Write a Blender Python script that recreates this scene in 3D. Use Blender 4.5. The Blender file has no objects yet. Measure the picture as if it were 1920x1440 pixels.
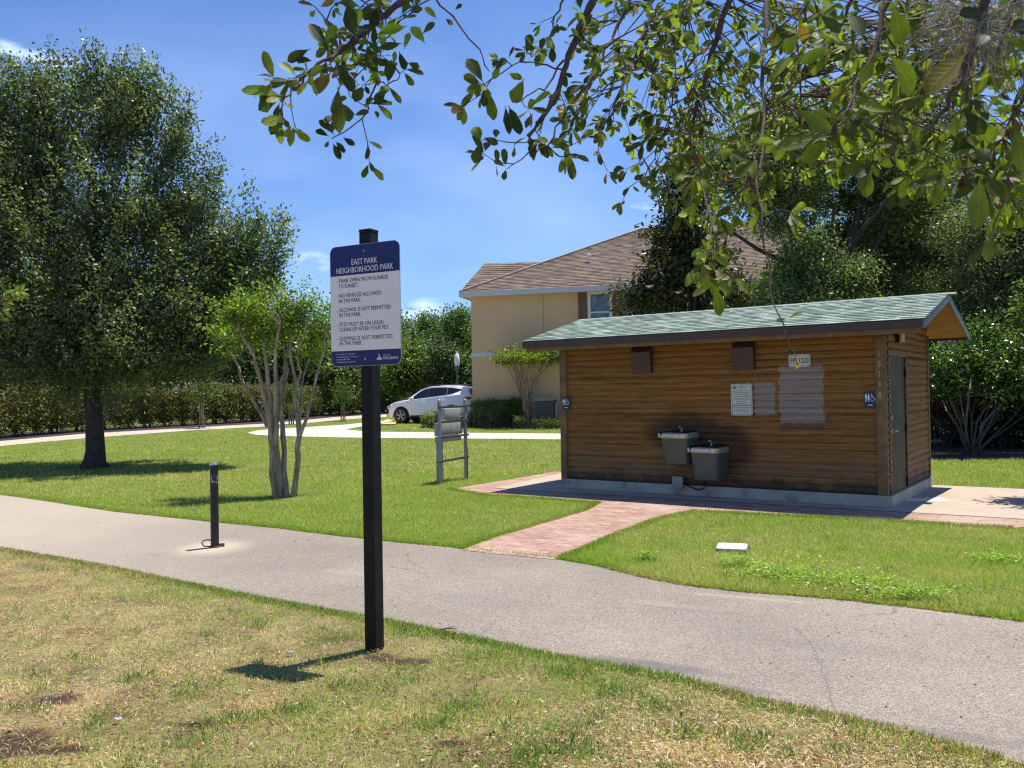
import bpy, bmesh, math, random
import numpy as np
from mathutils import Vector, Matrix
from mathutils.geometry import tessellate_polygon

R_ = math.radians
rng = np.random.default_rng(7)
random.seed(7)
scene = bpy.context.scene
COL = scene.collection

# ------------------------------------------------------------------ camera, sky, sun, exposure
CAM_H = 1.65; FPX = 1600.0; PITCH = 16/1600.0; ROLL = 0.016
_Fw = np.array([0, math.cos(PITCH), math.sin(PITCH)])
_R0 = np.array([1., 0, 0]); _U0 = np.cross(_R0, _Fw)
_R = _R0*math.cos(ROLL)-_U0*math.sin(ROLL); _U = _U0*math.cos(ROLL)+_R0*math.sin(ROLL)
_C = np.array([0, 0, CAM_H])
cam_d = bpy.data.cameras.new("camera"); cam = bpy.data.objects.new("camera", cam_d); COL.objects.link(cam)
M = Matrix.Identity(4)
for i in range(3):
    M[i][0] = _R[i]; M[i][1] = _U[i]; M[i][2] = -_Fw[i]; M[i][3] = _C[i]
cam.matrix_world = M
cam_d.sensor_fit = 'HORIZONTAL'; cam_d.sensor_width = 36; cam_d.lens = 36*FPX/1920
cam_d.clip_start = 0.05; cam_d.clip_end = 3000
cam_d.dof.use_dof = True; cam_d.dof.focus_distance = 9.0; cam_d.dof.aperture_fstop = 14.0
scene.camera = cam

SUNV = Vector((0.23, 0.177, 1.0)).normalized()
world = bpy.data.worlds.new("World"); scene.world = world; world.use_nodes = True
def build_world():
    nt = world.node_tree; nt.nodes.clear(); L = nt.links
    out = nt.nodes.new('ShaderNodeOutputWorld'); bg = nt.nodes.new('ShaderNodeBackground')
    sky = nt.nodes.new('ShaderNodeTexSky'); sky.sky_type = 'NISHITA'; sky.sun_disc = False
    sky.sun_elevation = math.asin(SUNV.z); sky.sun_rotation = math.atan2(SUNV.x, SUNV.y)
    sky.air_density = 1.0; sky.dust_density = 0.3; sky.ozone_density = 2.5; sky.altitude = 0
    bg.inputs['Strength'].default_value = SKY_STR
    tc = nt.nodes.new('ShaderNodeTexCoord'); sep = nt.nodes.new('ShaderNodeSeparateXYZ'); L.new(tc.outputs['Generated'], sep.inputs[0])
    def m(op, a, b=None, c=None):
        n = nt.nodes.new('ShaderNodeMath'); n.operation = op
        for i, v in enumerate((a, b, c)):
            if v is None: continue
            if isinstance(v, (int, float)): n.inputs[i].default_value = v
            else: L.new(v, n.inputs[i])
        return n.outputs[0]
    # small cumulus low over the trees and one thin veil: noise in (azimuth, elevation)
    az = m('ARCTAN2', sep.outputs[0], sep.outputs[1]); el = m('ARCSINE', sep.outputs[2])
    comb = nt.nodes.new('ShaderNodeCombineXYZ'); L.new(az, comb.inputs[0]); L.new(m('MULTIPLY', el, 2.4), comb.inputs[1])
    n1 = nt.nodes.new('ShaderNodeTexNoise'); n1.inputs['Scale'].default_value = 16; n1.inputs['Detail'].default_value = 8; n1.inputs['Roughness'].default_value = 0.62
    L.new(comb.outputs[0], n1.inputs['Vector'])
    n2 = nt.nodes.new('ShaderNodeTexNoise'); n2.inputs['Scale'].default_value = 3.0; n2.inputs['Detail'].default_value = 3
    L.new(comb.outputs[0], n2.inputs['Vector'])
    def blob(a0, e0, wa, we):
        da = m('DIVIDE', m('SUBTRACT', az, a0), wa); de = m('DIVIDE', m('SUBTRACT', el, e0), we)
        r2 = m('ADD', m('MULTIPLY', da, da), m('MULTIPLY', de, de))
        return m('MAXIMUM', m('SUBTRACT', 1.0, r2), 0.0)
    def px(x, y):
        d = _Fw + _R*(x-960)/FPX - _U*(y-720)/FPX; d = d/np.linalg.norm(d)
        return float(math.atan2(d[0], d[1])), float(math.asin(d[2]))
    tot = None
    for (x, y, wx, wy) in [(585, 492, 42, 22), (800, 572, 38, 16), (790, 588, 55, 12), (60, 106, 95, 14), (0, 98, 50, 24), (640, 560, 60, 14), (1240, 384, 60, 10)]:
        a0, e0 = px(x, y); b = blob(a0, e0, wx/FPX, wy/FPX)
        tot = b if tot is None else m('MAXIMUM', tot, b)
    n1o = n1.outputs[0]
    cl = m('MULTIPLY', m('MULTIPLY', tot, m('MAXIMUM', m('MULTIPLY', m('SUBTRACT', n1o, 0.40), 6.0), 0.0)), 1.0)
    cl = m('MINIMUM', cl, 0.85)
    a0, e0 = px(900, 330); veil = m('MULTIPLY', blob(a0, e0, 0.7, 0.20), m('MAXIMUM', m('MULTIPLY', m('SUBTRACT', n2.outputs[0], 0.36), 1.0), 0.0))
    cl = m('MINIMUM', m('ADD', cl, m('MINIMUM', veil, 0.32)), 1.0)
    mix = nt.nodes.new('ShaderNodeMixRGB'); L.new(cl, mix.inputs[0]); L.new(sky.outputs[0], mix.inputs[1]); mix.inputs[2].default_value = (CLOUD, CLOUD, CLOUD*1.03, 1)
    tint = nt.nodes.new('ShaderNodeMixRGB'); tint.blend_type = 'MULTIPLY'; tint.inputs[0].default_value = 1; tint.inputs[2].default_value = SKY_TINT
    L.new(mix.outputs[0], tint.inputs[1]); L.new(tint.outputs[0], bg.inputs['Color']); L.new(bg.outputs[0], out.inputs[0])
SKY_STR = 0.085; CLOUD = 8.5; SKY_TINT = (0.78, 0.99, 1.36, 1)
build_world()
sun_d = bpy.data.lights.new("sun", 'SUN'); sun_d.energy = 5.0; sun_d.angle = R_(0.53); sun_d.color = (1.0, 0.945, 0.86)
sun = bpy.data.objects.new("sun", sun_d); COL.objects.link(sun); sun.rotation_euler = SUNV.to_track_quat('Z', 'Y').to_euler()
scene.view_settings.view_transform = 'Standard'; scene.view_settings.look = 'None'
scene.view_settings.exposure = 0.50; scene.view_settings.gamma = 1.0; scene.view_settings.use_curve_mapping = False
scene.cycles.max_bounces = 6; scene.cycles.diffuse_bounces = 3; scene.cycles.glossy_bounces = 2; scene.cycles.transmission_bounces = 4; scene.cycles.transparent_max_bounces = 4
scene.cycles.use_adaptive_sampling = True; scene.cycles.filter_width = 1.2; scene.cycles.sample_clamp_indirect = 4

# ------------------------------------------------------------------ placing helpers: where things stand in the world
def HT(y): return 0.3*min(max((y-17)/23.0, 0), 1)
def HTn(y): return 0.3*np.clip((y-17)/23.0, 0, 1)
def ray(px, py):
    d = _Fw + _R*(px-960)/FPX - _U*(py-720)/FPX
    return d/d[1]
def gp(px, py):
    d = ray(px, py); lo, hi = 1., 500.
    for _ in range(50):
        m = (lo+hi)/2; q = _C+d*m
        if q[2] > HT(q[1]): lo = m
        else: hi = m
    return _C+d*lo
def at(px, py, Y): return _C+ray(px, py)*Y

# ------------------------------------------------------------------ object helpers
def tag(o, label=None, cat=None, group=None, kind=None):
    if label: o["label"] = label
    if cat: o["category"] = cat
    if group: o["group"] = group
    if kind: o["kind"] = kind
    return o
def empty(name, loc, rz=0, label=None, cat=None, group=None):
    o = bpy.data.objects.new(name, None); COL.objects.link(o); o.location = loc; o.rotation_euler = (0, 0, rz)
    o.empty_display_size = 0.3
    return tag(o, label, cat, group)
def link(name, me, mats=None, parent=None):
    o = bpy.data.objects.new(name, me); COL.objects.link(o)
    if mats is not None:
        for m_ in (mats if isinstance(mats, (list, tuple)) else [mats]): me.materials.append(m_)
    if parent is not None: o.parent = parent
    return o
class MB:
    def __init__(s): s.v = []; s.f = []; s.mi = []; s.m = 0
    def add(s, vs, fs):
        b = len(s.v); s.v += [tuple(map(float, p)) for p in vs]
        for f in fs: s.f.append([b+i for i in f]); s.mi.append(s.m)
        return s
    def box(s, x0, x1, y0, y1, z0, z1, mat=None):
        vs = [(x, y, z) for z in (z0, z1) for y in (y0, y1) for x in (x0, x1)]
        if mat is not None: vs = [tuple(mat @ Vector(v)) for v in vs]
        return s.add(vs, [(0, 2, 3, 1), (4, 5, 7, 6), (0, 1, 5, 4), (2, 6, 7, 3), (0, 4, 6, 2), (1, 3, 7, 5)])
    def bbox(s, x0, x1, y0, y1, z0, z1, b=0.005, mat=None):   # box with chamfered edges
        bm = bmesh.new(); bmesh.ops.create_cube(bm, size=1)
        for v in bm.verts: v.co = Vector(((x0+x1)/2+v.co.x*(x1-x0), (y0+y1)/2+v.co.y*(y1-y0), (z0+z1)/2+v.co.z*(z1-z0)))
        bmesh.ops.bevel(bm, geom=bm.edges[:], offset=b, segments=2, affect='EDGES', profile=0.5)
        bm.verts.ensure_lookup_table(); vs = [v.co.copy() for v in bm.verts]
        if mat is not None: vs = [mat @ v for v in vs]
        fs = [[v.index for v in f.verts] for f in bm.faces]; bm.free()
        return s.add([tuple(v) for v in vs], fs)
    def tube(s, pts, rad, n=8, cap=True):
        pts = [Vector(p) for p in pts]; k = len(pts)
        rad = list(rad) if isinstance(rad, (list, tuple, np.ndarray)) else [rad]*k
        vs = []; t0 = (pts[1]-pts[0]).normalized()
        up = Vector((0, 0, 1)) if abs(t0.z) < 0.9 else Vector((1, 0, 0))
        nrm = (up - t0*up.dot(t0)).normalized()
        for i, p in enumerate(pts):
            if i == 0: t = t0
            elif i == k-1: t = (pts[i]-pts[i-1]).normalized()
            else: t = ((pts[i]-pts[i-1]).normalized()+(pts[i+1]-pts[i]).normalized()).normalized()
            nrm = nrm - t*nrm.dot(t)
            if nrm.length < 1e-4: nrm = t.orthogonal()
            nrm.normalize(); bi = t.cross(nrm)
            for j in range(n):
                a = 2*math.pi*j/n; vs.append(p+(nrm*math.cos(a)+bi*math.sin(a))*rad[i])
        fs = []
        for i in range(k-1):
            for j in range(n): fs.append((i*n+j, i*n+(j+1) % n, (i+1)*n+(j+1) % n, (i+1)*n+j))
        if cap: fs.append(tuple(range(n-1, -1, -1))); fs.append(tuple((k-1)*n+j for j in range(n)))
        return s.add([tuple(v) for v in vs], fs)
    def lathe(s, prof, n=20, c=(0, 0, 0), mat=None):
        vs = []
        for (r, z) in prof:
            for j in range(n):
                a = 2*math.pi*j/n; v = Vector((r*math.cos(a), r*math.sin(a), z))
                if mat is not None: v = mat @ v
                vs.append((c[0]+v.x, c[1]+v.y, c[2]+v.z))
        fs = [(i*n+j, i*n+(j+1) % n, (i+1)*n+(j+1) % n, (i+1)*n+j) for i in range(len(prof)-1) for j in range(n)]
        fs.append(tuple(range(n-1, -1, -1))); fs.append(tuple((len(prof)-1)*n+j for j in range(n)))
        return s.add(vs, fs)
    def prism(s, poly, y0, y1, mat=None):   # polygon in x,z extruded along y
        k = len(poly); vs = [(p[0], y0, p[1]) for p in poly]+[(p[0], y1, p[1]) for p in poly]
        if mat is not None: vs = [tuple(mat @ Vector(v)) for v in vs]
        return s.add(vs, [tuple(range(k)), tuple(range(2*k-1, k-1, -1))]+[(i, k+i, k+(i+1) % k, (i+1) % k) for i in range(k)])
    def build(s, name, mats, parent=None, smooth=None, fix=True):
        me = bpy.data.meshes.new(name); me.from_pydata(s.v, [], s.f)
        me.polygons.foreach_set('material_index', s.mi)
        if fix:
            bm = bmesh.new(); bm.from_mesh(me); bmesh.ops.recalc_face_normals(bm, faces=bm.faces); bm.to_mesh(me); bm.free()
        if smooth is not None:
            me.polygons.foreach_set('use_smooth', [True]*len(me.polygons)); me.set_sharp_from_angle(angle=R_(smooth))
        me.update()
        return link(name, me, mats, parent)
def rrect(x0, x1, z0, z1, r, n=5):
    pts = []
    for cx, cz, a0 in ((x1-r, z0+r, -90), (x1-r, z1-r, 0), (x0+r, z1-r, 90), (x0+r, z0+r, 180)):
        for i in range(n+1):
            a = R_(a0+90*i/n); pts.append((cx+r*math.cos(a), cz+r*math.sin(a)))
    return pts

# ------------------------------------------------------------------ node helpers
class NT:
    def __init__(s, name):
        s.mat = bpy.data.materials.new(name); s.mat.use_nodes = True; s.t = s.mat.node_tree; s.t.nodes.clear()
        s.out = s.t.nodes.new('ShaderNodeOutputMaterial'); s.bs = s.t.nodes.new('ShaderNodeBsdfPrincipled')
        s.t.links.new(s.bs.outputs[0], s.out.inputs[0]); s._tc = None
    def put(s, n, i, v):
        if v is None: return
        if isinstance(v, (int, float)): n.inputs[i].default_value = v
        elif isinstance(v, tuple): n.inputs[i].default_value = v if len(v) != 3 or n.inputs[i].type == 'VECTOR' else (*v, 1)
        else: s.t.links.new(v, n.inputs[i])
    def node(s, t, **k):
        n = s.t.nodes.new(t)
        for a, b in k.items(): setattr(n, a, b)
        return n
    def obj(s):
        if s._tc is None: s._tc = s.node('ShaderNodeTexCoord').outputs['Object']
        return s._tc
    def mapping(s, scale=(1, 1, 1), rot=(0, 0, 0), loc=(0, 0, 0), vec=None):
        n = s.node('ShaderNodeMapping'); s.put(n, 0, vec or s.obj()); n.inputs[1].default_value = loc; n.inputs[2].default_value = rot; n.inputs[3].default_value = scale
        return n.outputs[0]
    def math(s, op, a, b=None, c=None, clamp=False):
        n = s.node('ShaderNodeMath', operation=op); n.use_clamp = clamp; s.put(n, 0, a); s.put(n, 1, b); s.put(n, 2, c); return n.outputs[0]
    def noise(s, scale, detail=4, rough=0.55, vec=None, dist=0.0, col=False):
        n = s.node('ShaderNodeTexNoise'); s.put(n, 'Vector', vec or s.obj()); n.inputs['Scale'].default_value = scale; n.inputs['Detail'].default_value = detail
        n.inputs['Roughness'].default_value = rough; n.inputs['Distortion'].default_value = dist
        return n.outputs[1 if col else 0]
    def vor(s, scale, feature='F1', vec=None, out=0, rand=1.0):
        n = s.node('ShaderNodeTexVoronoi', feature=feature); s.put(n, 'Vector', vec or s.obj()); n.inputs['Scale'].default_value = scale; n.inputs['Randomness'].default_value = rand
        return n.outputs[out]
    def ramp(s, fac, stops):
        n = s.node('ShaderNodeValToRGB'); s.put(n, 0, fac); cr = n.color_ramp
        while len(cr.elements) < len(stops): cr.elements.new(0.5)
        for e, (p, c) in zip(cr.elements, stops): e.position = p; e.color = (*c, 1) if len(c) == 3 else c
        return n.outputs[0]
    def mix(s, fac, a, b, mode='MIX'):
        n = s.node('ShaderNodeMixRGB', blend_type=mode); s.put(n, 0, fac); s.put(n, 1, a); s.put(n, 2, b); return n.outputs[0]
    def sep(s, v=None):
        n = s.node('ShaderNodeSeparateXYZ'); s.put(n, 0, v or s.obj()); return n.outputs
    def step(s, v, lo, hi):
        n = s.node('ShaderNodeMapRange', interpolation_type='SMOOTHSTEP'); s.put(n, 0, v); n.inputs[1].default_value = lo; n.inputs[2].default_value = hi; return n.outputs[0]
    def boxmask(s, a, b, a0, a1, b0, b1, soft=0.01):
        r = s.math('MULTIPLY', s.step(a, a0-soft, a0+soft), s.math('SUBTRACT', 1.0, s.step(a, a1-soft, a1+soft)))
        q = s.math('MULTIPLY', s.step(b, b0-soft, b0+soft), s.math('SUBTRACT', 1.0, s.step(b, b1-soft, b1+soft)))
        return s.math('MULTIPLY', r, q)
    def bump(s, h, strength=0.5, dist=0.01, prev=None):
        n = s.node('ShaderNodeBump'); n.inputs['Strength'].default_value = strength; n.inputs['Distance'].default_value = dist; s.put(n, 'Height', h)
        if prev is not None: s.put(n, 'Normal', prev)
        s.t.links.new(n.outputs[0], s.bs.inputs['Normal']); return n.outputs[0]
    def done(s, base=None, rough=None, metal=None, spec=None, coat=None):
        s.put(s.bs, 'Base Color', base); s.put(s.bs, 'Roughness', rough); s.put(s.bs, 'Metallic', metal); s.put(s.bs, 'Specular IOR Level', spec); s.put(s.bs, 'Coat Weight', coat)
        return s.mat
def simple(name, c, rough=0.5, var=0.15, scale=12, metal=0.0, spec=None, bump=0.0, coat=None, dirt=None):
    n = NT(name); f = n.noise(scale, 5)
    a = tuple(x*(1-var) for x in c); b = tuple(min(1, x*(1+var)) for x in c)
    base = n.ramp(f, [(0.3, a), (0.7, b)])
    if dirt:
        base = n.mix(n.math('MULTIPLY', n.step(n.noise(scale*0.45, 8, 0.7), 0.5, 0.68), dirt[1]), base, dirt[0])
    if bump: n.bump(n.noise(scale*4, 4), bump, 0.004)
    rr = n.math('ADD', n.math('MULTIPLY', n.noise(scale*1.7, 4), 0.25), rough-0.12)
    return n.done(base, rr, metal, spec, coat)
def leafmat(name, trans=0.35, rough=0.45, spec=0.4, tmul=(1.5, 1.7, 0.6)):
    n = NT(name); at_ = n.node('ShaderNodeAttribute', attribute_name='col'); c = at_.outputs[0]
    n.done(c, rough, None, spec)
    tr = n.node('ShaderNodeBsdfTranslucent'); n.put(tr, 0, n.mix(1.0, c, tmul, 'MULTIPLY'))
    mx = n.node('ShaderNodeMixShader'); mx.inputs[0].default_value = trans
    n.t.links.new(n.bs.outputs[0], mx.inputs[1]); n.t.links.new(tr.outputs[0], mx.inputs[2]); n.t.links.new(mx.outputs[0], n.out.inputs[0])
    return n.mat

def veined(name, trans, rough, spec, tmul):
    n = NT(name); at_ = n.node('ShaderNodeAttribute', attribute_name='col'); u = n.node('ShaderNodeUVMap'); s = n.sep(u.outputs[0])
    au = n.math('ABSOLUTE', s[0]); mid = n.math('SUBTRACT', 1.0, n.step(au, 0.0, 0.14))
    sv = n.math('SINE', n.math('MULTIPLY', n.math('SUBTRACT', s[1], n.math('MULTIPLY', au, 0.16)), 52.0)); side = n.step(sv, 0.80, 1.0)
    c = n.mix(n.math('MULTIPLY', n.math('MAXIMUM', n.math('MULTIPLY', side, 0.30), n.math('MULTIPLY', mid, 0.75)), 0.6), at_.outputs[0], n.mix(1.0, at_.outputs[0], (2.1, 1.8, 1.5), 'MULTIPLY'))
    c = n.mix(1.0, c, n.ramp(n.noise(45, 4, 0.6), [(0.3, (0.72, 0.76, 0.7)), (0.7, (1.25, 1.2, 1.1))]), 'MULTIPLY')
    c = n.mix(n.math('MULTIPLY', n.step(n.noise(90, 5, 0.7), 0.66, 0.72), 0.7), c, (0.10, 0.06, 0.03))
    n.done(c, rough, None, spec); n.bump(n.math('ADD', n.math('MULTIPLY', mid, -1.0), n.math('MULTIPLY', side, -0.4)), 0.35, 0.001)
    tr = n.node('ShaderNodeBsdfTranslucent'); n.put(tr, 0, n.mix(1.0, c, tmul, 'MULTIPLY'))
    mx = n.node('ShaderNodeMixShader'); mx.inputs[0].default_value = trans
    n.t.links.new(n.bs.outputs[0], mx.inputs[1]); n.t.links.new(tr.outputs[0], mx.inputs[2]); n.t.links.new(mx.outputs[0], n.out.inputs[0])
    return n.mat

# ------------------------------------------------------------------ numpy helpers
def vnoise(x, y, seed=0):
    xi = np.floor(x).astype(np.int64); yi = np.floor(y).astype(np.int64); fx = x-xi; fy = y-yi
    fx = fx*fx*(3-2*fx); fy = fy*fy*(3-2*fy)
    def h(a, b):
        v = (a*374761393+b*668265263+seed*1274126177) & 0xffffffff
        v = ((v ^ (v >> 13))*1103515245) & 0xffffffff
        return ((v ^ (v >> 16)) & 0xffff)/65535.0
    return (h(xi, yi)*(1-fx)+h(xi+1, yi)*fx)*(1-fy)+(h(xi, yi+1)*(1-fx)+h(xi+1, yi+1)*fx)*fy
def fbm(x, y, seed=0, o=3):
    s = 0; a = 1; t = 0
    for i in range(o): s = s+a*vnoise(x*2**i, y*2**i, seed+i); t += a; a *= 0.5
    return s/t
def inpoly(x, y, poly):
    ins = np.zeros(x.shape, bool); k = len(poly)
    for i in range(k):
        x0, y0 = poly[i][0], poly[i][1]; x1, y1 = poly[(i+1) % k][0], poly[(i+1) % k][1]
        c = ((y0 > y) != (y1 > y)); xx = (x1-x0)*(y-y0)/((y1-y0) if y1 != y0 else 1e-9)+x0
        ins ^= (c & (x < xx))
    return ins
def np_mesh(name, verts, faces, mat, parent=None, col=None, smooth=False):
    """verts (N,3), faces (M,k) with constant k, col (N,3) per vertex"""
    me = bpy.data.meshes.new(name); N = len(verts); Mf, k = faces.shape
    me.vertices.add(N); me.vertices.foreach_set('co', np.ascontiguousarray(verts, np.float32).ravel())
    me.loops.add(Mf*k); me.loops.foreach_set('vertex_index', np.ascontiguousarray(faces, np.int32).ravel())
    me.polygons.add(Mf); me.polygons.foreach_set('loop_start', np.arange(0, Mf*k, k, dtype=np.int32))
    me.update(calc_edges=True)
    if smooth: me.polygons.foreach_set('use_smooth', np.ones(Mf, bool))
    if col is not None:
        ca = me.color_attributes.new('col', 'FLOAT_COLOR', 'POINT'); c4 = np.ones((N, 4), np.float32); c4[:, :3] = col; ca.data.foreach_set('color', c4.ravel())
    return link(name, me, mat, parent)
def unit(a): return a/np.maximum(np.linalg.norm(a, axis=1, keepdims=True), 1e-9)
def leaves(name, P, D, L, W, col, mat, parent=None, full=False, nrm=None, curl=0.15, fold=0.25):
    n = len(P); D = unit(D)
    if nrm is None: nrm = rng.normal(size=(n, 3))
    S = unit(np.cross(D, nrm)); N = np.cross(S, D)
    L = np.broadcast_to(L, (n,))[:, None]; W = np.broadcast_to(W, (n,))[:, None]
    if not full:   # folded diamond
        v = np.stack([P, P+D*L*0.55+S*W*0.5+N*W*fold*0.5, P+D*L-N*L*curl, P+D*L*0.55-S*W*0.5+N*W*fold*0.5], 1)
        vs = v.reshape(-1, 3); fs = np.arange(n*4).reshape(n, 4); cc = np.repeat(col, 4, 0)
        return np_mesh(name, vs, fs, mat, parent, cc)
    rows = [(0.0, 0.05), (0.12, 0.10), (0.30, 0.55), (0.52, 0.92), (0.74, 1.0), (0.90, 0.66), (1.0, 0.06)]
    cu = np.broadcast_to(curl, (n,))[:, None]
    wob = rng.uniform(0.80, 1.18, (n, len(rows), 2))
    vv = []
    for i, (t, w) in enumerate(rows):
        c0 = P+D*L*t-N*L*cu*t*t
        h = N*W*fold*0.5*w
        vv += [c0+S*W*0.5*w*wob[:, i, 0:1]+h, c0, c0-S*W*0.5*w*wob[:, i, 1:2]+h]
    v = np.stack(vv, 1); k = v.shape[1]; q = []
    for i in range(len(rows)-1):
        a = i*3; q += [(a, a+1, a+4, a+3), (a+1, a+2, a+5, a+4)]
    fs = (np.arange(n)[:, None, None]*k+np.array(q)[None]).reshape(-1, 4)
    o = np_mesh(name, v.reshape(-1, 3), fs, mat, parent, np.repeat(col, k, 0), smooth=True)
    uv1 = np.array([(s_, t) for t, w in rows for s_ in (1.0, 0.0, -1.0)]); uvv = np.tile(uv1, (n, 1)); uvv[:, 1] += 0.0
    ul = o.data.uv_layers.new(name='UVMap'); ul.data.foreach_set('uv', uvv[fs.ravel()].astype(np.float32).ravel())
    return o
def jitcol(n, base, var=0.25, yellow=0.0):
    b = np.array(base)[None]*np.ones((n, 1)); k = rng.normal(1, var, (n, 1)).clip(0.4, 1.8)
    c = b*k
    if yellow: y = rng.random((n, 1)) < yellow; c = np.where(y, c*np.array([[1.9, 1.5, 0.7]]), c)
    return c.clip(0, 1)
# ================================================================== THE GROUND
SPOT_PX = ((108, 1312, .13, .09), (15, 1400, .20, .20), (110, 1408, .18, .06), (765, 1242, .16, .07), (712, 1234, .11, .09), (370, 1358, .12, .04), (850, 1395, .08, .04))
SPOTS = [(float(gp(a, b)[0]), float(gp(a, b)[1]), c, d) for a, b, c, d in SPOT_PX]
def mat_ground():
    n = NT("lawn soil"); o = n.sep()
    spots = SPOTS
    # worn straw-coloured turf this side of the path, greener beyond
    near = n.math('SUBTRACT', 1.0, n.step(n.math('ADD', n.math('MULTIPLY', o[0], 0.72), o[1]), 6.2, 7.0))
    g = n.ramp(n.noise(1.3, 8, 0.7), [(0.3, (0.10, 0.13, 0.03)), (0.55, (0.17, 0.20, 0.045)), (0.75, (0.27, 0.26, 0.09))])
    d = n.ramp(n.noise(2.2, 10, 0.75), [(0.28, (0.08, 0.055, 0.033)), (0.43, (0.25, 0.18, 0.10)), (0.6, (0.42, 0.32, 0.17)), (0.8, (0.26, 0.24, 0.09))])
    c = n.mix(near, g, d)
    wob = n.math('MULTIPLY', n.math('SUBTRACT', n.noise(11, 7, 0.75), 0.5), 4.0)
    for (sx_, sy_, rx, ry) in spots:   # bare dark soil showing through
        a = n.math('DIVIDE', n.math('SUBTRACT', o[0], sx_), rx); b_ = n.math('DIVIDE', n.math('SUBTRACT', o[1], sy_), ry)
        q = n.math('ADD', n.math('ADD', n.math('MULTIPLY', a, a), n.math('MULTIPLY', b_, b_)), wob)
        c = n.mix(n.math('SUBTRACT', 1.0, n.step(q, 0.2, 2.0)), c, (0.10, 0.065, 0.045))
    fine = n.noise(55, 6, 0.8)
    c = n.mix(1.0, c, n.ramp(fine, [(0.25, (0.45, 0.45, 0.45)), (0.7, (1.25, 1.25, 1.25))]), 'MULTIPLY')
    n.bump(fine, 0.8, 0.03)
    return n.done(c, 0.95, None, 0.1)
def grid_ground():
    xs = np.concatenate([[-900, -400, -200], np.arange(-120, 121, 8.0), [200, 400, 900]])
    ys = np.concatenate([[-60, -20, 0, 5, 10, 14, 17, 20, 25, 30, 35, 40, 50, 70, 100, 150, 300, 600, 1500]])
    X, Y = np.meshgrid(xs, ys); Z = HTn(Y)
    v = np.stack([X, Y, Z], -1).reshape(-1, 3); nx = len(xs); f = []
    for j in range(len(ys)-1):
        for i in range(nx-1): f.append((j*nx+i, j*nx+i+1, (j+1)*nx+i+1, (j+1)*nx+i))
    return np_mesh("ground", v, np.array(f), mat_ground())
tag(grid_ground(), kind="structure")

def world_poly(px): return [tuple(gp(x, y)[:2]) for x, y in px]
def sheet(name, poly, off, mat, jitter=0.0, step=0.25, kind="structure"):
    pts = []
    k = len(poly)
    for i in range(k):
        a = Vector(poly[i][:2]); b = Vector(poly[(i+1) % k][:2]); d = (b-a).length
        m_ = max(1, min(160, int(d/step))) if jitter else 1
        for j in range(m_):
            p = a.lerp(b, j/m_)
            if jitter and j: p = p+Vector((random.gauss(0, jitter), random.gauss(0, jitter)))
            pts.append(p)
    bm = bmesh.new(); vs = [bm.verts.new((p.x, p.y, 0)) for p in pts]
    for tri in tessellate_polygon([[Vector((p.x, p.y, 0)) for p in pts]]):
        try: bm.faces.new([vs[i] for i in tri])
        except ValueError: pass
    for yk in (17, 40):
        bmesh.ops.bisect_plane(bm, geom=bm.verts[:]+bm.edges[:]+bm.faces[:], plane_co=(0, yk, 0), plane_no=(0, 1, 0))
    for v in bm.verts: v.co.z = HT(v.co.y)+off
    bm.normal_update(); bmesh.ops.reverse_faces(bm, faces=[f for f in bm.faces if f.normal.z < 0])
    me = bpy.data.meshes.new(name); bm.to_mesh(me); bm.free()
    return tag(link(name, me, mat), kind=kind)

FAR_EDGE = [(0, 928), (75, 938), (150, 950), (217, 960), (397, 979), (520, 991), (640, 1006), (740, 1017), (850, 1027), (867, 1030), (1040, 1048), (1120, 1062), (1200, 1082), (1280, 1098), (1400, 1112), (1480, 1117), (1600, 1128), (1730, 1143), (1920, 1167)]
NEAR_EDGE = [(0, 1030), (110, 1049), (217, 1068), (333, 1093), (483, 1123), (640, 1152), (717, 1165), (827, 1188), (923, 1207), (1040, 1233), (1160, 1253), (1280, 1276), (1423, 1317), (1540, 1340), (1700, 1378), (1880, 1425)]
fe = world_poly(FAR_EDGE); ne = world_poly(NEAR_EDGE)
def ext(a, b, d):
    v = np.array(b)-np.array(a); v = v/np.linalg.norm(v); return tuple(np.array(b)+v*d)
fe = [ext(fe[2], fe[0], 14), ext(fe[1], fe[0], 4)]+fe+[ext(fe[-2], fe[-1], 6)]
ne = [ext(ne[2], ne[0], 14), ext(ne[1], ne[0], 4)]+ne+[ext(ne[-2], ne[-1], 6)]
P_ASPH = fe+ne[::-1]
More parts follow.
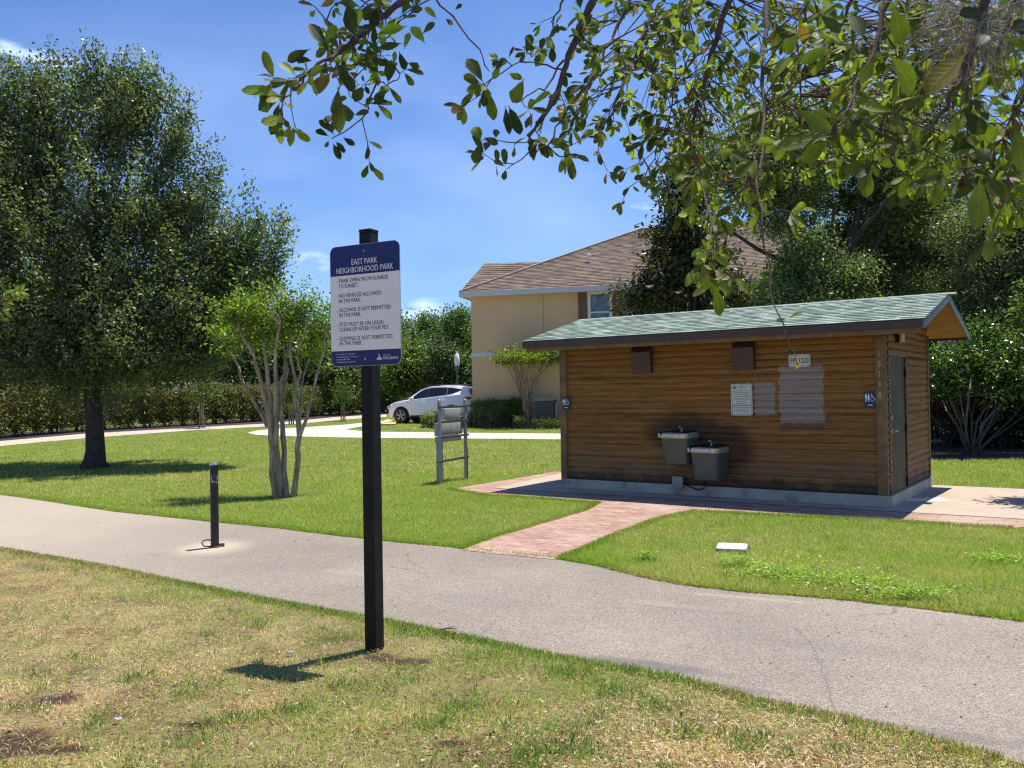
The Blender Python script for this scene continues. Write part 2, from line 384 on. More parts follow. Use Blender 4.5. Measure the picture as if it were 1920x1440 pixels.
def mat_asphalt():
    n = NT("aged asphalt path")
    big = n.noise(0.5, 5, 0.6); sp = n.vor(150, out=1); spg = n.math('MULTIPLY', n.noise(140, 3, 0.7), 1.0)
    base = n.ramp(big, [(0.3, (0.215, 0.186, 0.155)), (0.65, (0.29, 0.250, 0.207))])
    spv = n.sep(sp)
    st = n.ramp(spv[0], [(0.0, (0.42, 0.41, 0.41)), (0.3, (0.82, 0.82, 0.82)), (0.75, (1.12, 1.11, 1.08)), (1.0, (1.7, 1.65, 1.55))])
    c = n.mix(0.85, base, st, 'MULTIPLY')
    # hairline cracks that wander across the path, and old dark stains
    v2 = n.mapping(scale=(1, 1, 1), vec=n.mix(0.35, n.obj(), n.noise(1.6, 6, 0.6, col=True), 'ADD'))
    cr = n.vor(0.42, 'DISTANCE_TO_EDGE', vec=v2)
    crm = n.math('MULTIPLY', n.math('SUBTRACT', 1.0, n.step(cr, 0.0, 0.005)), n.step(n.noise(0.8, 4), 0.42, 0.56))
    c = n.mix(n.math('MULTIPLY', crm, 0.55), c, (0.10, 0.09, 0.08))
    stn = n.step(n.noise(1.1, 9, 0.72), 0.60, 0.78)
    c = n.mix(n.math('MULTIPLY', stn, 0.35), c, (0.15, 0.135, 0.12))
    strk = n.step(n.noise(2.2, 8, 0.7, vec=n.mapping(scale=(1.2, 4.0, 1), rot=(0, 0, 0.6))), 0.60, 0.70)
    c = n.mix(n.math('MULTIPLY', strk, 0.30), c, (0.12, 0.11, 0.10))
    wob0 = n.math('MULTIPLY', n.math('SUBTRACT', n.noise(5, 7, 0.75), 0.5), 2.4); o0 = n.sep()
    for (px_, py_, rx, ry, dk0, cc0) in ((1205, 1248, .42, .10, .6, (0.10, 0.095, 0.095)), (1330, 1288, .30, .07, .5, (0.10, 0.095, 0.095)), (1700, 1370, .5, .08, .4, (0.12, 0.11, 0.10)), (1560, 1215, .6, .15, .22, (0.13, 0.12, 0.11)), (1250, 1135, .35, .08, .16, (0.46, 0.40, 0.33)), (655, 1075, .25, .10, .15, (0.46, 0.40, 0.33)), (1790, 1150, .4, .06, .5, (0.42, 0.33, 0.26)), (1400, 1122, .5, .05, .4, (0.42, 0.35, 0.27)), (900, 1130, .6, .2, .18, (0.14, 0.13, 0.12))):
        q0 = gp(px_, py_); a = n.math('DIVIDE', n.math('SUBTRACT', o0[0], float(q0[0])), rx); b0 = n.math('DIVIDE', n.math('SUBTRACT', n.math('ADD', o0[1], n.math('MULTIPLY', o0[0], 0.45)), float(q0[1]+q0[0]*0.45)), ry)
        qq = n.math('ADD', n.math('ADD', n.math('MULTIPLY', a, a), n.math('MULTIPLY', b0, b0)), wob0); c = n.mix(n.math('MULTIPLY', n.math('SUBTRACT', 1.0, n.step(qq, 0.2, 1.6)), dk0), c, cc0)
    # sandy end at the far left and a pale worn ring round the bollard
    o = n.sep(); sand = n.step(n.math('MULTIPLY', o[0], -1.0), 2.0, 7.0)
    c = n.mix(n.math('MULTIPLY', sand, 0.6), c, (0.46, 0.395, 0.31))
    bx, by = BOL
    dx = n.math('SUBTRACT', o[0], bx-0.03); dy = n.math('MULTIPLY', n.math('SUBTRACT', o[1], by-0.02), 0.85)
    r = n.math('SQRT', n.math('ADD', n.math('MULTIPLY', dx, dx), n.math('MULTIPLY', dy, dy)))
    r = n.math('ADD', r, n.math('MULTIPLY', n.math('SUBTRACT', n.noise(6, 4), 0.5), 0.16))
    c = n.mix(n.math('MULTIPLY', n.math('SUBTRACT', 1.0, n.step(r, 0.10, 0.55)), 0.75), c, (0.50, 0.425, 0.32))
    n.bump(spv[1], 0.55, 0.004)
    return n.done(c, 0.92, None, 0.2)
BOL = tuple(gp(403, 1027)[:2])
sheet("asphalt_path", P_ASPH, 0.006, mat_asphalt(), jitter=0.009, step=0.12)

# shed frame: local X to the right along the front wall, Y into the depth
SH_A = Vector((5.108, 11.526, 0)); SH_R = math.atan2(-0.5833, 0.8122)
SX = Vector((math.cos(SH_R), math.sin(SH_R), 0)); SY = Vector((-math.sin(SH_R), math.cos(SH_R), 0))
def sw(x, y): p = SH_A+SX*x+SY*y; return (p.x, p.y)

def mat_brick():
    n = NT("clay pavers")
    v = n.mapping(rot=(0, 0, -SH_R), vec=n.mix(0.012, n.obj(), n.noise(3, 3, col=True), 'ADD'))
    b = n.node('ShaderNodeTexBrick'); n.put(b, 'Vector', v); b.offset = 0.5
    for k_, x in (('Scale', 1.0), ('Mortar Size', 0.006), ('Mortar Smooth', 0.15), ('Bias', -0.1), ('Brick Width', 0.24), ('Row Height', 0.115)): b.inputs[k_].default_value = x
    n.put(b, 'Color1', (0.35, 0.215, 0.165)); n.put(b, 'Color2', (0.48, 0.325, 0.255)); n.put(b, 'Mortar', (0.20, 0.13, 0.10))
    c = n.mix(0.75, b.outputs[0], n.ramp(n.noise(5, 8, 0.7), [(0.3, (0.62, 0.6, 0.6)), (0.7, (1.15, 1.12, 1.1))]), 'MULTIPLY')
    c = n.mix(n.math('MULTIPLY', n.step(n.noise(1.2, 6), 0.45, 0.7), 0.4), c, (0.52, 0.42, 0.35))
    h = n.math('ADD', n.math('MULTIPLY', b.outputs[1], -1.0), n.math('MULTIPLY', n.noise(60, 4), 0.2))
    n.bump(h, 0.6, 0.006)
    return n.done(c, 0.9, None, 0.2)
def mat_conc(name="old concrete", a=(0.42, 0.36, 0.29), b=(0.52, 0.45, 0.37)):
    n = NT(name)
    c = n.ramp(n.noise(1.1, 9, 0.65), [(0.3, a), (0.7, b)])
    c = n.mix(n.math('MULTIPLY', n.step(n.noise(2.3, 8, 0.75), 0.55, 0.72), 0.3), c, tuple(x*0.55 for x in a))
    c = n.mix(0.5, c, n.ramp(n.noise(70, 4, 0.7), [(0.3, (0.75, 0.75, 0.75)), (0.7, (1.15, 1.15, 1.15))]), 'MULTIPLY')
    n.bump(n.noise(40, 5), 0.3, 0.004)
    return n.done(c, 0.88, None, 0.2)
def mat_slab():
    n = NT("shed apron concrete")
    v = n.mapping(rot=(0, 0, -SH_R))
    c = n.ramp(n.noise(1.3, 9, 0.7), [(0.3, (0.38, 0.31, 0.235)), (0.7, (0.48, 0.40, 0.31))])
    c = n.mix(n.math('MULTIPLY', n.step(n.noise(2.4, 8, 0.75), 0.52, 0.72), 0.45), c, (0.27, 0.22, 0.17))
    # pale smear left by a spill in front of the door side
    wx, wy = sw(0.78, 1.12)
    o = n.sep(n.mapping(rot=(0, 0, -0.05), loc=(-wx, -wy, 0)))
    wob = n.math('MULTIPLY', n.math('SUBTRACT', n.noise(7, 5), 0.5), 0.25)
    ey = n.math('ABSOLUTE', n.math('ADD', o[1], wob)); 
    halfw = n.math('MULTIPLY', n.step(o[0], -0.85, 0.25), 0.17)
    msk = n.math('MULTIPLY', n.math('GREATER_THAN', halfw, ey), n.math('LESS_THAN', o[0], n.math('ADD', 0.42, wob)))
    c = n.mix(n.math('MULTIPLY', msk, 0.85), c, (0.80, 0.77, 0.68))
    c = n.mix(0.5, c, n.ramp(n.noise(70, 4, 0.7), [(0.3, (0.78, 0.78, 0.78)), (0.7, (1.15, 1.15, 1.15))]), 'MULTIPLY')
    n.bump(n.noise(40, 5), 0.3, 0.004)
    return n.done(c, 0.88, None, 0.2)
P_SLAB = [sw(*p) for p in [(-6.25, -0.62), (1.55, -0.30), (1.55, 0.1), (1.42, 3.15), (-6.8, 3.1)]]
P_BRICK = [tuple(gp(x, y)[:2]) for x, y in [(845, 918), (900, 928), (1010, 935), (1125, 944), (1100, 958), (1000, 988), (930, 1008)]]+\
          [tuple(gp(865, 1033)[:2]), tuple(gp(1040, 1051)[:2])]+\
          [tuple(gp(x, y)[:2]) for x, y in [(1085, 1034), (1150, 1005), (1230, 975), (1300, 960), (1480, 968), (1667, 978), (1900, 992)]]+[sw(1.6, -0.95), sw(1.57, 0.0), sw(-6.2, -0.3), sw(-6.25, 2.4), sw(-6.95, 2.4)]
P_SLAB_T = P_SLAB
sheet("brick_walk", P_BRICK, 0.010, mat_brick(), jitter=0.006, step=0.115)
sheet("concrete_apron", P_SLAB, 0.016, mat_slab())
M_CONC = mat_conc()
# far concrete walk along the hedge, and the looping drive beyond the lawn
P_WALK = world_poly([(0, 837), (160, 822), (367, 807), (493, 800.5), (575, 794), (633, 788), (680, 784.5), (725, 782), (725, 777), (680, 779), (633, 782), (575, 787.5), (493, 795), (367, 802), (160, 813.5), (0, 827.5)])
P_WALK = [ext(P_WALK[1], P_WALK[0], 20)]+P_WALK+[ext(P_WALK[-2], P_WALK[-1], 20)]
sheet("concrete_sidewalk", P_WALK, 0.01, M_CONC)
P_DRIVE = world_poly([(463, 812), (480, 808), (510, 805), (560, 802), (610, 799), (655, 796), (690, 792), (716, 789), (718, 794), (700, 797), (672, 801), (648, 806), (680, 808.5), (715, 810), (880, 812), (1046, 813.5), (1250, 814), (1250, 825), (1046, 824.5), (880, 823), (720, 822), (600, 820), (520, 818), (480, 816)])
sheet("driveway", P_DRIVE, 0.012, mat_conc("pale driveway concrete", (0.50, 0.43, 0.36), (0.60, 0.53, 0.45)))
M_MULCH = simple("dark bark mulch", (0.035, 0.02, 0.014), 0.95, 0.5, 9, bump=0.8)
P_MULCH = world_poly([(0, 828), (160, 814), (367, 802.5), (493, 795.5), (575, 788), (633, 782.5), (725, 777.5), (740, 772), (640, 774), (480, 785), (300, 796), (0, 813)])
P_MULCH = [ext(P_MULCH[1], P_MULCH[0], 18)]+P_MULCH+[ext(P_MULCH[-2], P_MULCH[-1], 18)]
sheet("hedge_bed", P_MULCH, 0.006, M_MULCH)
P_BED2 = [(7.4, 19.2), (8.2, 18.8), (20, 17.6), (26, 17.4), (26, 26), (6.6, 26)]
sheet("shrub_bed", P_BED2, 0.006, M_MULCH)

# ================================================================== THE SHED (park restroom)
U0 = 5.28; DV = 2.95; EV = -0.42; RV = 1.50; BV = 3.45; ZE = 2.515; ZR = 3.0; XR = 0.50; XL = -5.74
def mat_logs(name, end=False):
    n = NT(name); o = n.sep()
    along, z = (o[1], o[2]) if end else (o[0], o[2])
    cmb = n.node('ShaderNodeCombineXYZ'); n.put(cmb, 0, n.math('MULTIPLY', along, 0.9)); n.put(cmb, 1, n.math('MULTIPLY', z, 22.0))
    logi = n.math('FLOOR', n.math('DIVIDE', z, 0.1)); wn = n.node('ShaderNodeTexWhiteNoise', noise_dimensions='1D'); n.put(wn, 'W', logi)
    n.put(cmb, 2, n.math('MULTIPLY', wn.outputs[0], 30.0))
    grain = n.noise(1.6, 9, 0.72, vec=cmb.outputs[0]); 
    cmb2 = n.node('ShaderNodeCombineXYZ'); n.put(cmb2, 0, n.math('MULTIPLY', along, 3.0)); n.put(cmb2, 1, n.math('MULTIPLY', z, 60.0)); n.put(cmb2, 2, n.math('MULTIPLY', wn.outputs[0], 9.0))
    fine = n.noise(1.4, 8, 0.7, vec=cmb2.outputs[0])
    c = n.ramp(grain, [(0.25, (0.115, 0.050, 0.013)), (0.42, (0.225, 0.103, 0.028)), (0.58, (0.32, 0.158, 0.045)), (0.78, (0.46, 0.27, 0.10))])
    c = n.mix(0.8, c, n.ramp(fine, [(0.30, (0.45, 0.42, 0.4)), (0.5, (1, 1, 1)), (0.72, (1.35, 1.35, 1.35))]), 'MULTIPLY')
    c = n.mix(0.7, c, n.ramp(wn.outputs[0], [(0.0, (0.78, 0.75, 0.72)), (1.0, (1.15, 1.1, 1.05))]), 'MULTIPLY')
    red = n.step(n.noise(0.8, 4, vec=n.mapping(scale=(0.8, 1, 2.0))), 0.5, 0.72)
    c = n.mix(n.math('MULTIPLY', red, 0.45), c, (0.29, 0.11, 0.035))
    # weathered, washed-out wood low on the wall; ragged near-black band along the sill
    low = n.math('SUBTRACT', 1.0, n.step(n.math('ADD', z, n.math('MULTIPLY', n.noise(2, 5), 0.5)), 0.5, 1.15))
    c = n.mix(n.math('MULTIPLY', low, 0.35), c, (0.26, 0.19, 0.12))
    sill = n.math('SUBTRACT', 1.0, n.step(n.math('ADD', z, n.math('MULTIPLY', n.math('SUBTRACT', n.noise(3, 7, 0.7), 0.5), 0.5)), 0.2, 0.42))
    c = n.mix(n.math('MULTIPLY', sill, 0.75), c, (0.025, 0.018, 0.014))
    chk = n.step(n.noise(2.2, 8, 0.75, vec=cmb2.outputs[0]), 0.60, 0.66)
    c = n.mix(n.math('MULTIPLY', chk, 0.75), c, (0.035, 0.017, 0.009))
    kn = n.vor(1.0, vec=n.mapping(scale=(1.6, 1.6, 9.5))); knm = n.math('SUBTRACT', 1.0, n.step(kn, 0.03, 0.11))
    c = n.mix(n.math('MULTIPLY', knm, 0.7), c, (0.045, 0.022, 0.012))
    if not end:
        wob = n.noise(9, 5, col=True); wv = n.sep(n.mix(0.035, n.obj(), wob, 'ADD')); wx = n.math('ADD', n.math('SUBTRACT', wv[0], 0.0175), n.math('MULTIPLY', n.math('SUBTRACT', wn.outputs[0], 0.5), 0.035)); wz = n.math('SUBTRACT', wv[2], 0.0175)
        pm = n.boxmask(wx, wz, -1.885, -1.575, 1.255, 1.73, 0.008)
        pm2 = n.boxmask(wx, wz, -1.515, -0.885, 1.145, 1.985, 0.008)
        pm3 = n.boxmask(wx, wz, -1.505, -0.885, 1.045, 1.14, 0.006)
        pc = n.ramp(grain, [(0.3, (0.23, 0.18, 0.155)), (0.6, (0.36, 0.30, 0.265)), (0.8, (0.48, 0.41, 0.36))])
        pmk = n.math('MULTIPLY', n.math('MAXIMUM', pm, pm2), n.math('SUBTRACT', 1.0, n.math('MAXIMUM', n.math('MULTIPLY', chk, 0.8), n.math('MULTIPLY', n.step(n.noise(3.2, 8, 0.75, vec=cmb2.outputs[0]), 0.55, 0.62), 0.55))))
        c = n.mix(n.math('MULTIPLY', pmk, 0.92), c, pc)
        c = n.mix(n.math('MULTIPLY', pm3, 0.7), c, (0.13, 0.065, 0.055))
        # grimy halo where the fountains hang
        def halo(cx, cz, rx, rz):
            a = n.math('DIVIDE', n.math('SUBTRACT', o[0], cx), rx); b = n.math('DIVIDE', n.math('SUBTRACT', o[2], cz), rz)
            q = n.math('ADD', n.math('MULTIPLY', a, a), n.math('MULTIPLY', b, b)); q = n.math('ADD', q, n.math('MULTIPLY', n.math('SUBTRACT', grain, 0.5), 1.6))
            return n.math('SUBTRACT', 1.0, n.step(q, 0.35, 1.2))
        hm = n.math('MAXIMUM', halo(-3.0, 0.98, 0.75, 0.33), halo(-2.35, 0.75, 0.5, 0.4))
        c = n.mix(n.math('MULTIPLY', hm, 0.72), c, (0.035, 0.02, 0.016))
    # dark lines along the log joints, wider and stronger in places
    fz = n.math('FRACT', n.math('DIVIDE', n.math('SUBTRACT', z, 0.1685), 0.1)); dd = n.math('MINIMUM', fz, n.math('SUBTRACT', 1.0, fz))
    cmb3 = n.node('ShaderNodeCombineXYZ'); n.put(cmb3, 0, n.math('MULTIPLY', along, 1.3)); n.put(cmb3, 1, n.math('MULTIPLY', n.math('ROUND', n.math('DIVIDE', n.math('SUBTRACT', z, 0.1685), 0.1)), 7.3))
    gw = n.math('MULTIPLY', n.step(n.noise(1.3, 5, 0.6, vec=cmb3.outputs[0]), 0.35, 0.65), 0.12); gap = n.math('SUBTRACT', 1.0, n.step(n.math('SUBTRACT', dd, gw), 0.0, 0.07))
    c = n.mix(n.math('MULTIPLY', gap, n.math('ADD', 0.06, n.math('MULTIPLY', n.step(n.noise(1.1, 4, 0.6, vec=cmb3.outputs[0]), 0.48, 0.70), 0.36))), c, (0.03, 0.016, 0.009))
    b1 = n.bump(n.math('ADD', n.math('MULTIPLY', fine, 0.5), n.math('MULTIPLY', chk, -0.8)), 0.7, 0.006)
    return n.done(c, 0.72, None, 0.25)
M_LOG = mat_logs("stained log siding"); M_LOGE = mat_logs("stained log siding end", True)
M_POST = simple("brown stained corner board", (0.20, 0.115, 0.05), 0.7, 0.35, 5, bump=0.3, dirt=((0.08, 0.05, 0.03), 0.5))
M_TRIM = simple("dark brown metal fascia", (0.065, 0.032, 0.026), 0.45, 0.15, 3)
M_SOFF = simple("orange-brown plywood soffit", (0.36, 0.155, 0.06), 0.65, 0.2, 4)
M_FOUND = simple("painted grey foundation", (0.44, 0.39, 0.31), 0.85, 0.15, 4, bump=0.15, dirt=((0.10, 0.09, 0.08), 0.5))
M_DOOR = simple("olive brown steel door", (0.075, 0.058, 0.030), 0.6, 0.12, 2, spec=0.2)
M_STEEL = simple("brushed steel", (0.6, 0.58, 0.54), 0.3, 0.1, 20, metal=0.9)
M_BLACK = simple("black painted steel", (0.006, 0.006, 0.007), 0.45, 0.2, 10, spec=0.25)

shed = empty("park_restroom", SH_A, SH_R, "small brown log-sided restroom building under a green shingled gable roof", "restroom building")
def log_profile(z0, z1, pitch=0.1, bulge=0.019, n=6):
    pr = []; z = z0; k = 0
    while z < z1-1e-6:
        ze = min(z+pitch, z1)
        for i in range(n):
            t = i/n; pr.append((z+(ze-z)*t, bulge*(math.sin(math.pi*min(1, t*1.02+0.001)))**0.6 if i else -0.004))
        z = ze; k += 1
    pr.append((z1, -0.004)); return pr
def siding(x0, x1, z0, z1, step=0.2):
    """front-facing strip of half-round logs: returns verts (along, out, z), faces"""
    pr = log_profile(z0, z1); gv = [random.uniform(-0.006, 0.007) for _ in range(60)]; xs = np.linspace(x0, x1, max(2, int((x1-x0)/step)+1)); vs = []; fs = []
    for i, x in enumerate(xs):
        for (z, b) in pr: vs.append((x, b+(gv[int((z-z0)/0.1+0.01)] if b < 0 else 0)+random.gauss(0, 0.0016), z+random.gauss(0, 0.0018)))
    m_ = len(pr)
    for i in range(len(xs)-1):
        for j in range(m_-1): fs.append((i*m_+j, (i+1)*m_+j, (i+1)*m_+j+1, i*m_+j+1))
    return vs, fs
YF = 0.035; XS = -0.05; ZS = 0.17
vs, fs = siding(-U0+0.06, -0.10, ZS, 2.43)
b = MB(); b.add([(x, YF-o, z) for x, o, z in vs], fs)
b.box(-U0+0.06, -0.10, YF+0.006, YF+0.10, ZS, 2.43)
b.build("front_wall", M_LOG, shed, 60, fix=False)
def zroof(v): return ZR-(ZR-ZE)*(abs(v-RV)/((RV-EV) if v < RV else (BV-RV)))-0.10
b = MB()
def side_piece(v0, v1, z0, z1):
    vs, fs = siding(v0, v1, z0, z1, 0.1)
    vs = [(XS+o, y, min(z, zroof(y))) for y, o, z in vs]; b.add(vs, fs)
DX0, DX1, DZ = 0.20, 1.20, 2.08
side_piece(0.06, DX0, ZS, DZ); side_piece(DX1, DV-0.03, ZS, DZ); side_piece(0.06, DV-0.03, DZ, 2.92)
b.box(XS-0.1, XS-0.006, DX1, DV-0.04, ZS, 2.40); b.box(XS-0.1, XS-0.006, YF+0.1, DX0, ZS, 2.40); b.box(XS-0.1, XS-0.007, DX0+0.0001, DX1, DZ, 2.40)
b.build("side_wall", M_LOGE, shed, 60, fix=False)
b = MB()
b.box(-U0+0.05, XS-0.11, DV-0.10, DV-0.03, ZS, 2.42); b.box(-U0+0.05, -U0+0.12, YF+0.11, DV-0.11, ZS, 2.42); b.build("rear_wall", M_POST, shed)
b = MB(); b.box(-U0, 0.0, 0.0, DV, -0.05, ZS-0.002); fo = b.build("foundation", M_FOUND, shed)
b = MB(); b.bbox(-0.185, -0.045, -0.012, 0.12, ZS, 2.40, 0.008); b.build("corner_board", M_POST, shed, 40)
b = MB(); b.bbox(-U0+0.0, -U0+0.13, -0.012, 0.11, ZS, 2.40, 0.008); b.build("corner_board", M_POST, shed, 40)
b = MB(); b.bbox(-0.075, -0.015, DV-0.09, DV-0.01, ZS, 2.46, 0.006); b.build("corner_board", M_POST, shed, 40)
# sub-fascia board under the metal edge, frieze and soffit
b = MB(); b.box(XL+0.05, XR-0.05, EV+0.022, EV+0.045, 2.335, 2.424); b.build("eave_board", M_POST, shed)
b = MB(); b.box(XL+0.03, XR-0.03, EV+0.03, YF+0.02, 2.425, 2.437); b.build("eave_soffit", M_POST, shed)
# door
b = MB(); b.box(XS-0.045, XS-0.005, DX0+0.006, DX1-0.006, 0.02, DZ-0.006); dr = b.build("door", M_DOOR, shed)
b = MB(); b.box(XS-0.06, XS+0.012, DX0-0.04, DX0+0.002, 0.018, DZ+0.04); b.box(XS-0.06, XS+0.012, DX1-0.002, DX1+0.04, 0.018, DZ+0.04); b.box(XS-0.06, XS+0.012, DX0+0.002, DX1-0.002, DZ-0.002, DZ+0.04)
b.build("door_frame", M_TRIM, shed)
b = MB(); rotY = Matrix.Rotation(R_(90), 4, 'Y')
b.lathe([(0.033, 0), (0.033, 0.012), (0.014, 0.015), (0.014, 0.045)], 14, (XS-0.005, DX0+0.09, 1.03), rotY)
b.tube([(XS+0.045, DX0+0.09, 1.03), (XS+0.05, DX0+0.14, 1.03), (XS+0.045, DX0+0.21, 1.026)], 0.010, 8); b.build("handle", M_STEEL, dr, 40)
b = MB(); b.lathe([(0.028, 0), (0.028, 0.015), (0.012, 0.02)], 14, (XS-0.005, DX0+0.09, 1.22), rotY); b.build("lock", M_STEEL, dr, 40)
for hz in (0.26, 1.04, 1.84):
    b = MB(); b.tube([(XS+0.012, DX1-0.012, hz-0.06), (XS+0.012, DX1-0.012, hz+0.06)], 0.012, 8); b.build("hinge", M_BLACK, dr)
# green shingle roof: lipped courses on a deck
def mat_shingle(name, cols, w=0.30, h=0.14, axis_rot=(0, 0, 0), sc=1.0):
    n = NT(name); u = n.node('ShaderNodeUVMap')
    b_ = n.node('ShaderNodeTexBrick'); n.put(b_, 'Vector', u.outputs[0]); b_.offset = 0.5; b_.offset_frequency = 2
    for k_, x in (('Scale', 1.0), ('Mortar Size', 0.004), ('Mortar Smooth', 0.3), ('Bias', 0.0), ('Brick Width', w), ('Row Height', h)): b_.inputs[k_].default_value = x
    n.put(b_, 'Color1', (0, 0, 0)); n.put(b_, 'Color2', (1, 1, 1)); n.put(b_, 'Mortar', (0.5, 0.5, 0.5))
    tone = n.sep(b_.outputs[0])[0]
    tone = n.math('ADD', n.math('MULTIPLY', tone, 0.75), n.math('MULTIPLY', n.noise(9, 5, vec=n.mapping(scale=(0.5, 1.6, 1), vec=u.outputs[0])), 0.5))
    c = n.ramp(tone, [(0.15, cols[0]), (0.5, cols[1]), (0.95, cols[2])])
    c = n.mix(0.7, c, n.ramp(n.noise(160, 3, 0.8), [(0.3, (0.7, 0.7, 0.7)), (0.7, (1.25, 1.25, 1.25))]), 'MULTIPLY')
    c = n.mix(n.math('MULTIPLY', n.step(n.noise(0.9, 7, 0.65), 0.5, 0.75), 0.35), c, tuple(x*0.55 for x in cols[0]))
    c = n.mix(n.math('MULTIPLY', b_.outputs[1], 0.6), c, tuple(x*0.3 for x in cols[0]))
    n.bump(n.math('ADD', n.math('MULTIPLY', b_.outputs[1], -0.6), n.math('MULTIPLY', n.noise(120, 3), 0.4)), 0.5, 0.005)
    return n.done(c, 0.93, None, 0.15)
M_GREEN = mat_shingle("green asphalt shingles", [(0.085, 0.118, 0.094), (0.195, 0.250, 0.205), (0.33, 0.40, 0.335)], w=0.19, h=0.13)
def courses(name, p00, p10, p01, p11, rows, lip, mat, parent, th=0.0):
    """p00,p10 along the eave; p01,p11 along the ridge"""
    p00, p10, p01, p11 = map(Vector, (p00, p10, p01, p11)); nrm = ((p10-p00).cross(p01-p00)).normalized()
    if nrm.z < 0: nrm = -nrm
    L = (p10-p00).length; S = (p01-p00).length; vs = []; fs = []; uv = []
    seg = max(1, int(L/0.35))
    for r in range(rows):
        t0 = r/rows; t1 = (r+1)/rows
        for s_ in range(seg+1):
            q = s_/seg; jl = lip*random.uniform(0.8, 1.2)
            a = (p00.lerp(p10, q)).lerp(p01.lerp(p11, q), t0); c = (p00.lerp(p10, q)).lerp(p01.lerp(p11, q), t1)
            wa = (p00.lerp(p01, t0)-p10.lerp(p11, t0)).length; x0 = (p00.lerp(p01, t0)-p00).dot((p10-p00).normalized())+q*wa
            vs += [a, a+nrm*jl, c+nrm*0.001]; uv += [(x0, t0*S), (x0, t0*S+0.002), (x0, t1*S-0.002)]
        o0 = r*(seg+1)*3
        for s_ in range(seg):
            i = o0+s_*3; fs += [(i, i+3, i+4, i+1), (i+1, i+4, i+5, i+2)]
    me = bpy.data.meshes.new(name); me.from_pydata([tuple(v) for v in vs], [], fs)
    ul = me.uv_layers.new(name="UVMap"); 
    for lp in me.loops: ul.data[lp.index].uv = uv[lp.vertex_index]
    bm = bmesh.new(); bm.from_mesh(me); bmesh.ops.recalc_face_normals(bm, faces=bm.faces)
    if sum(f.normal.dot(nrm) for f in bm.faces) < 0: bmesh.ops.reverse_faces(bm, faces=bm.faces[:])
    bm.to_mesh(me); bm.free()
    return link(name, me, mat, parent)
b = MB()   # roof deck with soffit underside
def slab_poly(v0, z0, v1, z1, t):  # prism along x
    vs = [(x, v, z) for x in (XL+0.02, XR-0.02) for (v, z) in ((v0, z0), (v1, z1), (v1, z1-t), (v0, z0-t))]
    b.add(vs, [(0, 1, 2, 3), (7, 6, 5, 4), (0, 4, 5, 1), (1, 5, 6, 2), (2, 6, 7, 3), (3, 7, 4, 0)])
slab_poly(EV+0.02, ZE-0.012+0.005, RV-0.001, ZR-0.012, 0.07); slab_poly(BV-0.02, ZE-0.012+0.005, RV+0.001, ZR-0.012, 0.07)
roof = b.build("roof", M_SOFF, shed)
courses("shingles", (XL-0.02, EV-0.03, ZE-0.005), (XR+0.02, EV-0.03, ZE-0.005), (XL-0.02, RV, ZR), (XR+0.02, RV, ZR), 15, 0.009, M_GREEN, roof)
courses("shingles", (XR+0.02, BV+0.03, ZE-0.005), (XL-0.02, BV+0.03, ZE-0.005), (XR+0.02, RV, ZR), (XL-0.02, RV, ZR), 15, 0.009, M_GREEN, roof)
b = MB(); b.box(XL, XR, EV-0.018, EV+0.018, ZE-0.115, ZE-0.010); b.build("fascia", M_TRIM, roof)
b = MB(); b.box(XL, XR, BV-0.018, BV+0.018, ZE-0.115, ZE-0.010); b.build("fascia", M_TRIM, roof)
M_RAKE = simple("slate-grey rake trim metal", (0.115, 0.105, 0.115), 0.45, 0.12, 5)  # one even slate-grey for all the rake boards
for x in (XL-0.012, XR-0.010):
    for (va, vb) in ((EV-0.02, RV), (BV+0.02, RV)):
        b = MB(); zt = ZE-0.012; th = 0.115
        b.add([(x, va, zt-th), (x, va, zt), (x, vb, ZR-0.004), (x, vb, ZR-0.004-th), (x+0.022, va, zt-th), (x+0.022, va, zt), (x+0.022, vb, ZR-0.004), (x+0.022, vb, ZR-0.004-th)],
              [(0, 1, 2, 3), (7, 6, 5, 4), (0, 4, 5, 1), (1, 5, 6, 2), (2, 6, 7, 3), (3, 7, 4, 0)]); b.build("rake_board", M_RAKE, roof)
b = MB()
for k in range(28):
    x = XL-0.02+k*(XR-XL)/27.5
    b.add([(x, RV-0.12, ZR-0.022), (x, RV, ZR+0.014), (x, RV+0.12, ZR-0.022), (x+0.25, RV-0.12, ZR-0.026), (x+0.25, RV, ZR+0.008), (x+0.25, RV+0.12, ZR-0.026)], [(0, 3, 4, 1), (1, 4, 5, 2)])
b.build("ridge_cap", simple("green ridge shingles", (0.20, 0.26, 0.22), 0.95, 0.3, 8, bump=0.3), roof, fix=False)
# brown vent hoods under the eave
for (xa, xb) in ((-3.87, -3.53), (-2.18, -1.86)):
    b = MB(); b.add([(xa, YF-0.09, 1.93), (xb, YF-0.09, 1.93), (xb, YF-0.13, 2.26), (xa, YF-0.13, 2.26), (xa, YF-0.015, 2.385), (xb, YF-0.015, 2.385), (xa, YF-0.01, 1.925), (xb, YF-0.01, 1.925)],
          [(0, 1, 2, 3), (3, 2, 5, 4), (0, 3, 4, 6), (1, 7, 5, 2), (0, 6, 7, 1), (6, 4, 5, 7)])
    b.build("vent_hood", M_TRIM, shed)
